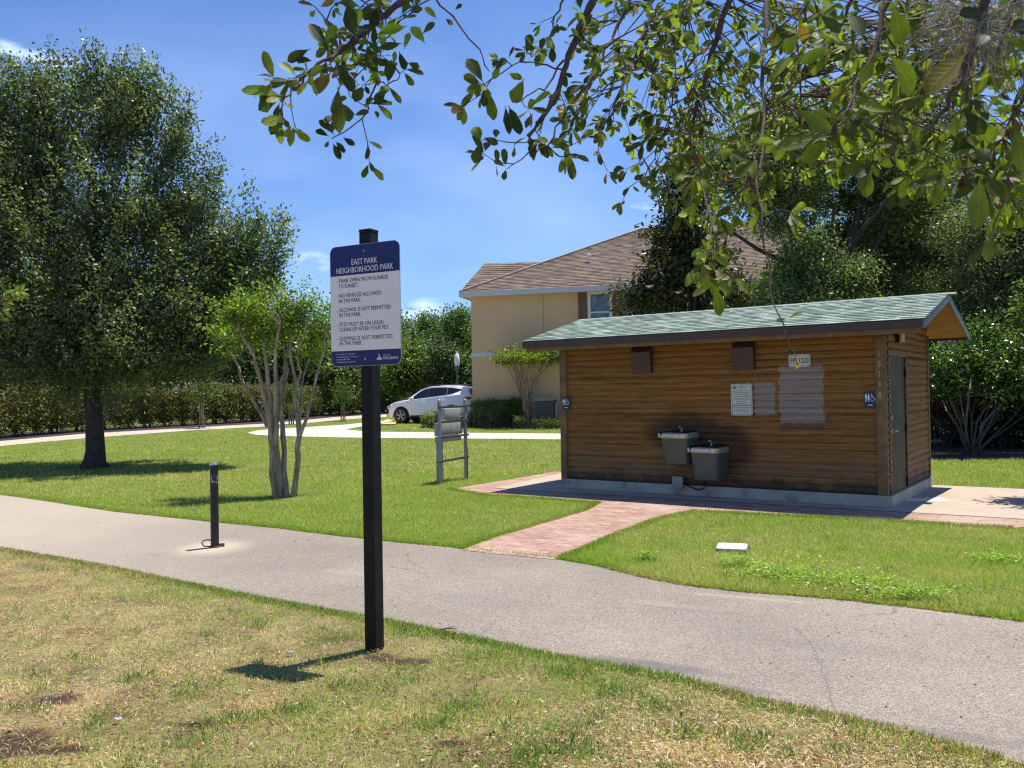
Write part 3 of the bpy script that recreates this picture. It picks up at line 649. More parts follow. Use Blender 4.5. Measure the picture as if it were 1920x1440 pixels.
# ================================================================== WRITING
def text_geo(body, cap, width=None, align='LEFT', spacing=1.0):
    cu = bpy.data.curves.new("txt", 'FONT'); cu.body = body; cu.align_x = align; cu.size = 1.0; cu.resolution_u = 2; cu.space_character = spacing
    o = bpy.data.objects.new("txt", cu); COL.objects.link(o); bpy.context.view_layer.update()
    me = bpy.data.meshes.new_from_object(o.evaluated_get(bpy.context.evaluated_depsgraph_get()))
    vs = np.array([v.co[:2] for v in me.vertices]) if len(me.vertices) else np.zeros((0, 2)); fs = [list(p.vertices) for p in me.polygons]
    bpy.data.objects.remove(o); bpy.data.curves.remove(cu); bpy.data.meshes.remove(me)
    s = cap/0.70
    w0 = (vs[:, 0].max()-vs[:, 0].min()) if len(vs) else 1
    sx = (width/w0) if width else s
    vs = vs*np.array([sx, s]); 
    return vs, fs
def put_text(b, body, cap, x, z, y, width=None, align='LEFT', spacing=1.0, bold=0.0):
    vs, fs = text_geo(body, cap, width, align, spacing)
    b.add([(x+p[0], y, z+p[1]) for p in vs], fs)
    if bold: b.add([(x+p[0]+bold, y-0.00006, z+p[1]+bold*0.3) for p in vs], fs)

# ================================================================== PARK SIGN
M_NAVY = simple("navy blue sign vinyl", (0.003, 0.016, 0.125), 0.5, 0.08, 6)
M_SIGNW = simple("off-white sign face", (0.86, 0.85, 0.80), 0.5, 0.03, 5)
M_INK = simple("dark grey-blue lettering", (0.035, 0.045, 0.085), 0.5, 0.05, 5)
M_WHT = simple("white lettering", (0.75, 0.77, 0.8), 0.45, 0.03, 5)
M_ALU = simple("bare aluminium edge", (0.5, 0.5, 0.5), 0.4, 0.05, 5, metal=0.8)
sp_ = gp(701, 1221)
YAW = R_(-28)
sign = empty("park_sign", (sp_[0], sp_[1]+0.03, 0), YAW, "tall black square post carrying a navy and white park rules panel", "park sign")
b = MB(); b.bbox(-0.044, 0.044, -0.044, 0.044, -0.05, 2.70, 0.003); po = b.build("post", simple("dusty black post paint", (0.006, 0.006, 0.007), 0.5, 0.3, 7, spec=0.25, dirt=((0.05, 0.045, 0.04), 0.35)), sign)
b = MB(); b.bbox(-0.046, 0.046, -0.046, 0.046, 2.701, 2.722, 0.004); b.build("post_cap", M_BLACK, sign)
SW, Z0, Z1 = 0.28, 1.838, 2.625
yp = -0.052
b = MB(); b.prism(rrect(-SW, SW, Z0, Z1, 0.045), yp, yp+0.005); pan = b.build("panel", M_ALU, sign)
def face(poly, y, name, mat, parent):
    b = MB(); b.add([(p[0], y, p[1]) for p in poly], [tuple(range(len(poly)))]); return b.build(name, mat, parent, fix=False)
H = Z1-Z0; zt = Z1-0.247*H; zb = Z1-0.872*H; e = 0.002
def clip(poly, lo, hi): return [(x, min(max(z, lo), hi)) for x, z in poly]
full = rrect(-SW+e, SW-e, Z0+e, Z1-e, 0.044)
face([p for p in full if p[1] > zt]+[(-SW+e, zt), (SW-e, zt)], yp-0.0008, "header_band", M_NAVY, pan)
face([(-SW+e, zb), (SW-e, zb), (SW-e, zt), (-SW+e, zt)], yp-0.0006, "rules_field", M_SIGNW, pan)
face([(SW-e, zb), (-SW+e, zb)]+[p for p in full[18:24]]+[p for p in full[0:6]], yp-0.0008, "footer_band", M_NAVY, pan)
b = MB(); Y_ = yp-0.0016
def zf(f): return Z1-f*H
put_text(b, "EAST PARK", 0.037, 0, zf(0.165), Y_, 0.205, 'CENTER', bold=0.0012)
put_text(b, "NEIGHBORHOOD PARK", 0.037, 0, zf(0.228), Y_, 0.455, 'CENTER', bold=0.0012)
b.build("park_name", M_WHT, pan, fix=False); b = MB()
for i, (t, w) in enumerate((("CITY CODE SEC. 18.06-18.09", 0.15), ("For information or reservations", 0.18), ("call 407.246.2288", 0.11), ("orlando.gov/parks", 0.16))): put_text(b, t, 0.0085, -SW+0.045, zf(0.905+i*0.021), Y_, w)
b.build("contact_lettering", M_WHT, pan, fix=False); b = MB()
put_text(b, "CITY OF", 0.010, 0.14, zf(0.925), Y_, 0.055); put_text(b, "ORLANDO", 0.019, 0.14, zf(0.955), Y_, 0.118, bold=0.0008)
b.build("city_name", M_WHT, pan, fix=False)
rules = [("- PARK OPEN FROM SUNRISE", 0.305, 0.415), ("TO SUNSET.", 0.350, 0.155), ("- NO VEHICLES ALLOWED", 0.428, 0.358), ("IN THE PARK.", 0.472, 0.178), ("- ALCOHOL IS NOT PERMITTED", 0.548, 0.432), ("IN THE PARK.", 0.590, 0.178),
         ("- PETS MUST BE ON LEASH.", 0.668, 0.380), ("CLEAN UP AFTER YOUR PET.", 0.710, 0.400), ("- SLEEPING IS NOT PERMITTED", 0.786, 0.442), ("IN THE PARK.", 0.826, 0.185)]
for i in range(0, 10, 2):
    b = MB()
    for t, f, w in rules[i:i+2]: put_text(b, t, 0.026, -SW+(0.053 if t[0] == '-' else 0.070), zf(f), Y_, w, bold=0.0006)
    b.build("rule_lettering", M_INK, pan, fix=False)
b = MB()   # city emblem: half-round fountain with a spray above
ex, ez = 0.112, zf(0.957)
def arc(r0, r1, a0=0, a1=180, n=14):
    vs = []; fs = []
    for i in range(n+1):
        a = R_(a0+(a1-a0)*i/n); vs += [(ex+r0*math.cos(a), Y_, ez+r0*math.sin(a)), (ex+r1*math.cos(a), Y_, ez+r1*math.sin(a))]
    for i in range(n): fs.append((2*i, 2*i+1, 2*i+3, 2*i+2))
    b.add(vs, fs)
arc(0.0, 0.009); arc(0.0125, 0.021)
for a in (35, 65, 90, 115, 145): arc(0.0085, 0.0135, a-5, a+5, 1)
b.add([(ex-0.003, Y_, ez+0.023), (ex+0.003, Y_, ez+0.026), (ex+0.004, Y_, ez+0.032), (ex-0.009, Y_, ez+0.041), (ex-0.004, Y_, ez+0.030)], [(0, 1, 2, 3, 4)])
b.build("city_emblem", M_WHT, pan, fix=False)
for zz in (zf(0.06), zf(0.945)):
    b = MB(); b.lathe([(0.007, 0), (0.006, 0.003)], 10, (0, yp-0.001, zz), Matrix.Rotation(R_(90), 4, 'X')); b.build("bolt", M_ALU, pan)

# ================================================================== SIGNS ON THE SHED WALL
def wall_empty(name, u, z, label, cat, group=None, off=0.028):
    x, y = sw(-u, YF-off); return empty(name, (x, y, z), SH_R, label, cat, group)
M_CREAM = simple("aged white sign face", (0.62, 0.61, 0.52), 0.5, 0.08, 20)
M_DKT = simple("dark print", (0.04, 0.045, 0.04), 0.5, 0.05, 5)
t = wall_empty("number_plate", 1.21, 2.043, "small cream plate with rounded corners reading FM 1220, above a grey patch", "sign")
b = MB(); b.prism(rrect(-0.155, 0.155, -0.09, 0.09, 0.03), -0.004, 0.0); b.build("plate", M_CREAM, t)
b = MB(); o1 = rrect(-0.143, 0.143, -0.078, 0.078, 0.024); o2 = rrect(-0.139, 0.139, -0.074, 0.074, 0.021)
k = len(o1); b.add([(x, -0.0048, z) for x, z in o1+o2], [(i, (i+1) % k, k+(i+1) % k, k+i) for i in range(k)])
put_text(b, "FM 1220", 0.074, 0, -0.036, -0.0052, 0.25, 'CENTER', bold=0.003); b.build("lettering", M_DKT, t, fix=False)
t = wall_empty("rules_plate", 2.077, 1.49, "white metal notice with rounded corners and small print, left of the grey patches", "sign")
b = MB(); b.prism(rrect(-0.165, 0.165, -0.237, 0.237, 0.035), -0.004, 0.0); b.build("plate", M_CREAM, t)
b = MB(); o1 = rrect(-0.150, 0.150, -0.222, 0.222, 0.028); o2 = rrect(-0.144, 0.144, -0.216, 0.216, 0.024)
b.add([(x, -0.0048, z) for x, z in o1+o2], [(i, (i+1) % k, k+(i+1) % k, k+i) for i in range(k)])
def hbar(x0, x1, z, h, y=-0.0052): b.add([(x0, y, z-h/2), (x1, y, z-h/2), (x1, y, z+h/2), (x0, y, z+h/2)], [(0, 1, 2, 3)])
hbar(-0.144, 0.144, -0.085, 0.010)
b.lathe([(0.020, 0), (0.020, 0.001)], 14, (-0.105, -0.005, 0.18), Matrix.Rotation(R_(90), 4, 'X')); b.lathe([(0.011, 0), (0.011, 0.001)], 10, (0.0, -0.005, 0.196), Matrix.Rotation(R_(90), 4, 'X'))
rr = random.Random(3)
for z, w in [(0.178, 0.08), (0.13, 0.12), (0.103, 0.12), (0.077, 0.11), (0.05, 0.125), (0.022, 0.125), (-0.004, 0.115), (-0.03, 0.06), (-0.055, 0.09), (-0.115, 0.125), (-0.14, 0.12), (-0.165, 0.115), (-0.185, 0.09)]:
    x = -w if z != 0.178 else -0.07
    while x < w: l = rr.uniform(0.012, 0.035); hbar(x, min(x+l, w), z, 0.007); x += l+0.007
b.build("small_print", M_DKT, t, fix=False)
M_RRN = simple("navy restroom plate", (0.012, 0.018, 0.06), 0.4, 0.1, 6)
def rr_sign(u, z, w, h, label, off=0.028):
    t = wall_empty("restroom_plate", u, z, label, "sign", "restroom symbol plates on the shed", off)
    b = MB(); b.prism(rrect(-w/2, w/2, -h/2, h/2, 0.008), -0.004, 0.0); b.build("plate", M_RRN, t)
    b = MB(); y = -0.0052; s = w/0.15
    def P(pts): b.add([(x*s, y, z*s) for x, z in pts], [tuple(range(len(pts)))])
    def disc(cx, cz, r, n=12): P([(cx+r*math.cos(2*math.pi*i/n), cz+r*math.sin(2*math.pi*i/n)) for i in range(n)])
    disc(-0.050, 0.072, 0.008); P([(-0.064, 0.060), (-0.066, 0.020), (-0.060, 0.020), (-0.058, 0.045), (-0.057, -0.03), (-0.051, -0.03), (-0.050, 0.01), (-0.049, -0.03), (-0.043, -0.03), (-0.042, 0.045), (-0.040, 0.020), (-0.034, 0.020), (-0.036, 0.060)])
    disc(-0.018, 0.072, 0.008); P([(-0.026, 0.060), (-0.034, 0.024), (-0.029, 0.023), (-0.024, 0.045), (-0.031, 0.0), (-0.024, 0.0), (-0.023, -0.03), (-0.013, -0.03), (-0.012, 0.0), (-0.005, 0.0), (-0.012, 0.045), (-0.007, 0.023), (-0.002, 0.024), (-0.010, 0.060)])
    disc(0.022, 0.070, 0.008)
    P([(0.018, 0.060), (0.026, 0.060), (0.027, 0.028), (0.045, 0.028), (0.055, -0.005), (0.064, -0.002), (0.062, 0.005), (0.059, 0.004), (0.050, 0.036), (0.020, 0.036)])
    n_ = 16; vs = []; fs = []
    for i in range(n_+1):
        a = R_(120+240*i/n_); 
        for r in (0.021, 0.027): vs.append(((0.030+r*math.cos(a))*s, y, (0.002+r*math.sin(a))*s))
    for i in range(n_): fs.append((2*i, 2*i+1, 2*i+3, 2*i+2))
    b.add(vs, fs)
    P([(-0.028, -0.078), (0.032, -0.078), (0.032, -0.066), (-0.028, -0.066)])
    b.build("symbols", M_WHT, t, fix=False)
rr_sign(0.262, 1.475, 0.155, 0.235, "navy restroom plate with person and wheelchair symbols by the house numbers", 0.030)
rr_sign(5.15, 1.452, 0.15, 0.22, "navy restroom plate with person and wheelchair symbols at the shed's far left end", 0.055)
for i, ch in enumerate("10198"):
    b = MB(); vs, fs = text_geo(ch, 0.088, None, 'CENTER'); vs = vs*np.array([0.62, 1.0])
    b.add([(-0.132+p[0], -0.0175, 2.06-i*0.142+p[1]) for p in vs], fs); b.build("house_number", simple("brass numeral", (0.55, 0.42, 0.22), 0.5, 0.1, 5, metal=0.2) if i == 0 else bpy.data.materials["brass numeral"], shed, fix=False)
# light fixture near the corner on the door side
x, y = sw(-0.028, 0.62)
t = empty("wall_light", (x, y, 2.27), SH_R, "small beige box light fixture high on the shed beside the corner board", "wall light")
b = MB(); b.bbox(0.0, 0.09, -0.06, 0.06, 0.0, 0.15, 0.012); b.build("housing", simple("beige plastic", (0.50, 0.42, 0.28), 0.5, 0.08, 8), t, 40)
b = MB(); b.box(0.0, 0.05, -0.10, -0.062, 0.0, 0.13); b.build("bracket", M_BLACK, t)

# ================================================================== DRINKING FOUNTAINS
M_FGREY = simple("grey powder coated fountain body", (0.095, 0.098, 0.085), 0.42, 0.12, 4, spec=0.5, dirt=((0.08, 0.08, 0.07), 0.35))
M_FTOP = simple("stainless fountain top", (0.50, 0.50, 0.46), 0.36, 0.12, 9, metal=0.55)
def fountain(u, ztop, hgt, label):
    t = wall_empty("drinking_fountain", u, ztop, label, "drinking fountain", "drinking fountains on the shed front")
    W_, D_ = 0.225, 0.42
    b = MB(); n_ = 5
    poly = [(-W_, 0), (-W_, -D_+0.07)]+[(-W_+0.07-0.07*math.cos(R_(a)), -D_+0.07-0.07*math.sin(R_(a))) for a in (22, 45, 67, 90)]+[(W_-0.07+0.07*math.sin(R_(a)), -D_+0.07-0.07*math.cos(R_(a))) for a in (0, 22, 45, 67, 90)]+[(W_, 0)]
    rings = [(-hgt, 0.86, 0.80), (-hgt+0.015, 0.88, 0.84), (-0.15, 0.985, 0.98), (-0.085, 1.0, 1.0)]
    vs = []
    for z, fx, fy in rings: vs += [(x*fx, y*fy, z) for x, y in poly]
    k = len(poly); fs = [(i*k+j, i*k+(j+1) % k, (i+1)*k+(j+1) % k, (i+1)*k+j) for i in range(len(rings)-1) for j in range(k)]+[tuple(range(k-1, -1, -1)), tuple((len(rings)-1)*k+j for j in range(k))]
    b.add(vs, fs); b.build("cabinet", M_FGREY, t, 35)
    b = MB()  # basin: rim band and dished top
    sc = lambda f, z: [(x*f, y*f if y < 0 else y, z) for x, y in poly]
    rg = [sc(1.03, -0.084), sc(1.05, -0.07), sc(1.05, -0.015), sc(1.0, 0.0), sc(0.80, -0.004), sc(0.70, -0.035), sc(0.3, -0.05)]
    vs = [p for r in rg for p in r]; fs = [(i*k+j, i*k+(j+1) % k, (i+1)*k+(j+1) % k, (i+1)*k+j) for i in range(len(rg)-1) for j in range(k)]+[tuple((len(rg)-1)*k+j for j in range(k)), tuple(range(k-1, -1, -1))]
    b.add(vs, fs); ba = b.build("basin", M_FTOP, t, 40)
    b = MB(); b.bbox(-0.11, 0.11, -D_*1.05-0.022, -D_*1.05+0.004, -0.068, -0.020, 0.006); b.build("push_bar", M_FTOP, t, 40)
    b = MB(); b.bbox(-W_*1.05-0.045, -W_*1.05+0.006, -D_+0.05, -0.12, -0.082, -0.008, 0.012); b.build("side_push_bar", M_FTOP, t, 40)
    b = MB(); b.tube([(0.02, -0.16, -0.03), (0.02, -0.16, 0.05), (0.018, -0.185, 0.085), (0.012, -0.225, 0.088)], [0.016, 0.013, 0.012, 0.010], 10); b.build("bubbler", M_FTOP, t, 40)
    b = MB(); b.bbox(W_*0.35, W_*0.98, -D_*1.02, -0.08, -0.010, 0.012, 0.006); b.bbox(-W_*0.98, -W_*0.80, -D_*1.045, -0.10, -0.03, 0.012, 0.005); b.build("bumper", M_BLACK, t, 40)
    b = MB(); b.bbox(-W_*0.9, W_*0.9, -0.06, 0.0, -hgt*0.8, 0.02, 0.01); b.build("wall_bracket", M_BLACK, t, 40)
    return t
fountain(3.0, 1.0, 0.49, "higher of the two grey drinking fountains, hung on the left")
fountain(2.52, 0.79, 0.50, "lower of the two grey drinking fountains, hung on the right")
t = wall_empty("junction_box", 3.10, 0.20, "small grey outlet box with bent conduit at the foot of the shed wall", "electrical box", None, 0.03)
M_GALV = simple("dull galvanised steel", (0.30, 0.31, 0.31), 0.5, 0.2, 12, metal=0.3, dirt=((0.16, 0.14, 0.12), 0.5))
b = MB(); b.bbox(-0.08, 0.08, -0.075, 0.0, -0.075, 0.10, 0.006); b.bbox(-0.09, 0.09, -0.088, -0.07, -0.085, 0.105, 0.006); b.build("box", M_GALV, t, 40)
b = MB(); b.tube([(0.0, -0.05, -0.07), (-0.01, -0.06, -0.13), (-0.06, -0.09, -0.175), (-0.13, -0.11, -0.185)], 0.013, 8); b.build("conduit", M_GALV, t, 40)
b = MB(); b.tube([(0.08, -0.04, 0.0), (0.2, -0.05, -0.05), (0.33, -0.05, -0.09), (0.42, -0.05, -0.06), (0.44, -0.05, 0.05), (0.38, -0.04, 0.11)], 0.010, 8); b.build("cable", M_BLACK, t, 40)

# ================================================================== BOLLARD
bo = empty("bollard", (BOL[0], BOL[1], 0.008), R_(20), "scuffed black steel bollard with a ring at its foot, standing in the path", "bollard")
def mat_bol():
    n = NT("scuffed black bollard paint"); o = n.sep()
    m = n.math('MULTIPLY', n.step(n.noise(38, 6, 0.7), 0.52, 0.58), n.boxmask(o[2], o[0], 0.70, 0.79, -0.2, 0.2, 0.01))
    m2 = n.math('MULTIPLY', n.step(n.noise(60, 6, 0.7), 0.66, 0.70), 0.5)
    c = n.mix(m, (0.010, 0.010, 0.013), (0.30, 0.42, 0.58)); c = n.mix(m2, c, (0.25, 0.24, 0.23))
    return n.done(c, 0.4, None, 0.5)
b = MB(); b.lathe([(0.044, 0), (0.044, 0.905)], 24); b.build("pipe", mat_bol(), bo, 40)
b = MB(); b.lathe([(0.048, 0.900), (0.048, 0.912), (0.044, 0.920), (0.03, 0.926), (0.002, 0.928)], 24); b.build("cap", M_STEEL, bo, 40)
b = MB(); b.tube([(-0.04, 0, 0.075), (-0.075, 0, 0.085), (-0.115, 0, 0.08), (-0.135, 0, 0.05), (-0.115, 0, 0.018), (-0.07, 0, 0.012), (-0.03, 0, 0.012)], 0.0065, 8); b.build("ring", M_BLACK, bo, 40)
b = MB(); b.box(0.02, 0.10, -0.012, 0.012, 0.002, 0.035); b.lathe([(0.062, 0), (0.06, 0.012)], 20); b.build("foot_bracket", simple("rusty bracket", (0.17, 0.08, 0.04), 0.8, 0.3, 20), bo)

# ================================================================== VALVE COVER, LITTLE THINGS
cs = [gp(1333, 1030), gp(1366, 1037.5), gp(1412, 1034), gp(1382, 1021.5)]
c = sum(cs)/4; dv = cs[2]-cs[0]
vc = empty("utility_cover", (c[0], c[1], 0), math.atan2(dv[1], dv[0])+0.05, "flat white concrete utility cover set in the grass before the restroom", "utility cover")
b = MB(); b.bbox(-0.15, 0.15, -0.17, 0.17, 0.01, 0.040, 0.03); b.build("lid", simple("white lid", (0.80, 0.80, 0.79), 0.7, 0.06, 14, bump=0.1), vc, 40)
b = MB(); b.bbox(-0.165, 0.165, -0.185, 0.185, -0.05, 0.030, 0.02); b.build("rim", simple("dark rim", (0.06, 0.06, 0.055), 0.8, 0.2, 14), vc, 40)
M_PAPER = simple("paper scrap", (0.5, 0.52, 0.6), 0.7, 0.05, 10)
for (px_, py_, lab) in ((545, 1231, "tiny crumpled white paper scrap in the grass left of the sign post"), (221, 1358, "tiny pale blue-white scrap lying in dry grass at lower left")):
    q = gp(px_, py_); bm = bmesh.new(); bmesh.ops.create_grid(bm, x_segments=4, y_segments=4, size=0.012)
    for v in bm.verts: v.co.z += 0.03+random.uniform(-0.006, 0.008); v.co.x *= 1.4
    me = bpy.data.meshes.new("paper_scrap"); bm.to_mesh(me); bm.free(); o = link("paper_scrap", me, M_PAPER); o.location = (q[0], q[1], 0); tag(o, lab, "litter")
M_STICK = simple("dry stick bark", (0.10, 0.065, 0.045), 0.85, 0.3, 30)
for (pa, pb, lab) in (((352, 1371), (385, 1369), "short dark stick lying in the dry grass at lower left"), ((822, 1190), (856, 1187), "thin forked twig on the edge of the path right of the sign post")):
    a = gp(*pa); d = gp(*pb); m_ = (a+d)/2; b = MB()
    b.tube([(a[0], a[1], 0.03), (m_[0], m_[1], 0.04), (d[0], d[1], 0.028)], [0.004, 0.005, 0.003], 6); b.tube([(m_[0], m_[1], 0.04), (m_[0]+0.05, m_[1]+0.06, 0.035)], [0.003, 0.002], 5)
    tag(b.build("fallen_stick", M_STICK), lab, "stick")

# ================================================================== METER RACK
ma = gp(826, 908); mb_ = gp(874, 897); dv = mb_-ma; LR = float(np.linalg.norm(dv[:2]))
rk = empty("utility_rack", (ma[0], ma[1], 0), math.atan2(dv[1], dv[0]), "free-standing galvanised utility rack with grey boxes on the lawn", "utility rack")
M_BOXG = simple("pale grey enclosure paint", (0.36, 0.38, 0.38), 0.5, 0.1, 6, dirt=((0.2, 0.2, 0.19), 0.4))
for x in (0.0, LR):
    b = MB(); b.lathe([(0.036, 0), (0.036, 1.50), (0.030, 1.515), (0.03, 1.53), (0.01, 1.55)], 14, (x, 0, 0)); b.build("post", M_GALV, rk, 40)
M_STRUT = simple("dark slotted strut", (0.075, 0.078, 0.08), 0.6, 0.2, 14)
def strut(x0, x1, z):
    b = MB(); b.box(x0, x1, -0.062, -0.040, z-0.020, z+0.020)
    n_ = int((x1-x0)/0.05)
    for i in range(n_): b.box(x0+0.012+i*0.05, x0+0.037+i*0.05, -0.0655, -0.0625, z-0.009, z+0.009)
    b.build("strut_channel", M_STRUT, rk)
for x0, x1, z in ((-0.14, LR+0.03, 1.40), (0.0, LR+0.03, 1.13), (-0.02, LR+0.03, 0.85), (-0.22, LR+0.03, 0.42)): strut(x0, x1, z)
b = MB(); b.bbox(0.05, LR-0.05, 0.04, 0.14, 0.87, 1.11, 0.006); b.box(0.10+(LR-0.2)*0.48, 0.10+(LR-0.2)*0.5, 0.037, 0.04, 0.88, 1.10); b.build("enclosure", M_BOXG, rk, 40)
b = MB(); b.bbox(0.30, LR-0.12, 0.04, 0.14, 1.15, 1.37, 0.006); b.build("enclosure", M_BOXG, rk, 40)
b = MB(); b.bbox(0.05, LR-0.10, 0.04, 0.13, 0.75, 0.86, 0.006); b.build("trough", M_BOXG, rk, 40)
b = MB(); b.bbox(0.09, 0.22, 0.045, 0.13, -0.05, 0.75, 0.01); b.build("riser_duct", M_GALV, rk, 40)
b = MB(); b.tube([(LR-0.22, -0.1, -0.05), (LR-0.22, -0.1, 0.76)], 0.014, 8); b.build("conduit", M_GALV, rk, 40)
b = MB(); b.tube([(LR-0.12, -0.09, -0.05), (LR-0.12, -0.09, 0.62)], 0.012, 8); b.box(LR-0.15, LR-0.09, -0.11, -0.068, 0.40, 0.46); b.build("copper_pipe", simple("weathered copper", (0.18, 0.10, 0.05), 0.6, 0.2, 9), rk, 40)

# ================================================================== STREET LAMP
q = at(858, 760, 52)
la = empty("street_lamp", (q[0], q[1], 0.3), 0, "dark post lamp with a white acorn globe beyond the white car", "street lamp")
zt = float(at(858, 686, 52)[2]); zg = float(at(858, 667, 52)[2])
b = MB(); b.lathe([(0.16, -0.3), (0.16, 0.5), (0.09, 0.6), (0.065, 1.0), (0.055, zt-0.6), (0.12, zt-0.55), (0.14, zt-0.3)], 14); b.build("pole", simple("weathered lamp pole", (0.09, 0.10, 0.09), 0.5, 0.1, 5), la, 40)
gh = zg-zt+0.3
b = MB(); b.lathe([(0.13, zt-0.3), (0.175, zt-0.3+gh*0.3), (0.175, zt-0.3+gh*0.45), (0.12, zt-0.3+gh*0.75), (0.04, zt-0.3+gh*0.85), (0.02, zt-0.3+gh)], 16); b.build("globe", simple("white lamp globe", (0.85, 0.86, 0.86), 0.3, 0.03, 5), la, 40)

# kerb ramp with yellow mat by the drive
q0 = [gp(x, y) for x, y in ((715, 793), (728, 788), (742, 794), (742, 797.5), (716, 798))]
b = MB(); k = 5; b.add([(p[0], p[1], p[2]+0.0) for p in q0]+[(p[0], p[1], p[2]+0.07) for p in q0], [tuple(range(5, 10)), tuple(range(4, -1, -1))]+[(i, (i+1) % 5, 5+(i+1) % 5, 5+i) for i in range(5)])
tag(b.build("tactile_ramp", simple("faded yellow ramp paving", (0.62, 0.42, 0.20), 0.8, 0.1, 6)), kind="structure")
# ================================================================== THE HOUSE
HA = Vector((-2.1, 35.85, 0.0)); HR = R_(-13.3)
hx = Vector((math.cos(HR), math.sin(HR), 0)); hy = Vector((-math.sin(HR), math.cos(HR), 0))
house = empty("house", (HA.x, HA.y, 0), HR, "two-storey tan stucco house with brown shingled hip roof beyond the shed", "house")
def hplane(px_, py_, off):   # where a sight line meets the facade (house X, z)
    d = ray(px_, py_); p0 = np.array(HA+hy*off); nn = np.array(hy); t = ((p0-_C)@nn)/(d@nn); q = _C+d*t-p0
    return float(q@np.array(hx)), float(q[2])
def mat_stucco():
    n = NT("tan stucco"); o = n.sep()
    c = n.ramp(n.noise(0.5, 5), [(0.3, (0.66, 0.455, 0.275)), (0.7, (0.74, 0.515, 0.315))])
    c = n.mix(n.math('MULTIPLY', n.step(n.noise(2.5, 8, 0.7, vec=n.mapping(scale=(1, 1, 0.25))), 0.55, 0.8), 0.15), c, (0.34, 0.27, 0.19))
    n.bump(n.noise(60, 4), 0.25, 0.01)
    return n.done(c, 0.92, None, 0.15)
M_STUC = mat_stucco(); M_GUT = simple("pale grey gutter and band", (0.60, 0.62, 0.66), 0.5, 0.05, 3)
OH = 0.35; HW, HD, ZG, ZEV = 20.0, 14.0, 0.2, 5.9
x0, z0 = hplane(1103, 547, OH); x1, z1 = hplane(1147, 612, OH)
wx0, wx1, wz0, wz1 = x0, x1, z1, z0-0.03
b = MB()   # front wall built round the window opening
y0, y1 = OH, OH+0.2
b.box(OH, wx0, y0, y1, ZG-0.3, ZEV-0.05); b.box(wx1, HW-OH, y0, y1, ZG-0.3, ZEV-0.05); b.box(wx0, wx1, y0, y1, ZG-0.3, wz0); b.box(wx0, wx1, y0, y1, wz1, ZEV-0.05)
b.build("front_wall", M_STUC, house)
b = MB(); b.box(OH, OH+0.2, OH+0.2, HD-OH, ZG-0.3, ZEV-0.05); b.build("side_wall", M_STUC, house)
b = MB(); b.box(HW-OH-0.2, HW-OH, OH+0.2, HD-OH, ZG-0.3, ZEV-0.05); b.box(OH+0.2, HW-OH-0.2, HD-OH-0.2, HD-OH, ZG-0.3, ZEV-0.05); b.build("rear_wall", M_STUC, house)
zb0 = hplane(900, 669, OH)[1]; zb1 = hplane(900, 661, OH)[1]
b = MB(); b.box(OH-0.03, HW-OH, OH-0.035, OH-0.002, zb0, zb1); b.box(OH-0.035, OH-0.002, OH-0.03, HD-OH, zb0, zb1); b.build("belt_course", M_GUT, house)
xj = hplane(1019, 600, OH)[0]
b = MB(); b.box(xj-0.012, xj+0.012, OH-0.006, OH-0.001, zb1, ZEV-0.1); b.build("control_joint", simple("stucco joint", (0.36, 0.28, 0.20), 0.9, 0.1, 4), house)
M_WF = simple("white window frame", (0.78, 0.78, 0.76), 0.4, 0.03, 4)
n_ = NT("dusky window glass"); M_GLASS = n_.done(n_.ramp(n_.noise(2.5, 4), [(0.35, (0.06, 0.07, 0.09)), (0.7, (0.20, 0.22, 0.26))]), 0.08, None, 0.7)
wn_ = MB(); f_ = 0.09
for (a, c, d, e_) in ((wx0-0.03, wx0+f_, wz0-0.03, wz1+0.03), (wx1-f_, wx1+0.03, wz0-0.03, wz1+0.03)): wn_.box(a, c, OH-0.04, OH+0.06, d, e_)
wn_.box(wx0+f_, wx1-f_, OH-0.04, OH+0.06, wz1-f_, wz1+0.03); wn_.box(wx0+f_, wx1-f_, OH-0.04, OH+0.06, wz0-0.03, wz0+f_)
zm = wz0+(wz1-wz0)*0.42; wn_.box(wx0+f_, wx1-f_, OH-0.02, OH+0.05, zm-0.03, zm+0.03)
w_ = wn_.build("window", M_WF, house)
b = MB(); b.box(wx0+f_, wx1-f_, OH+0.02, OH+0.03, wz0+f_, zm-0.03); b.build("pane", M_GLASS, w_)
b = MB(); b.box(wx0+f_, wx1-f_, OH+0.035, OH+0.045, zm+0.03, wz1-f_); b.build("pane", M_GLASS, w_)
M_SHUT = simple("brown wooden shutters", (0.20, 0.10, 0.055), 0.6, 0.15, 5)
sx0 = hplane(1084, 580, OH)[0]; sx1 = hplane(1166, 580, OH)[0]
for a, c in ((sx0, wx0-0.05), (wx1+0.05, sx1)):
    b = MB(); k = 4
    for i in range(k):
        p = a+(c-a)*i/k; b.box(p+0.004, p+(c-a)/k-0.004, OH-0.05, OH-0.003, wz0, wz1)
    b.box(a, c, OH-0.07, OH-0.051, wz0+0.2, wz0+0.3); b.box(a, c, OH-0.07, OH-0.051, wz1-0.3, wz1-0.2)
    b.build("shutter", M_SHUT, house)
M_BROOF = mat_shingle("brown weathered shingles", [(0.095, 0.070, 0.052), (0.165, 0.125, 0.095), (0.26, 0.205, 0.16)], w=0.35, h=0.16)
rb = MB(); RZ = ZEV+3.5
rb.box(0.05, HW-0.05, 0.05, HD-0.05, ZEV-0.16, ZEV-0.03); rf = rb.build("roof", M_GUT, house)
courses("shingles", (-0.03, -0.03, ZEV), (HW+0.03, -0.03, ZEV), (7.0, 7.0, RZ), (HW-7.0, 7.0, RZ), 42, 0.02, M_BROOF, rf)
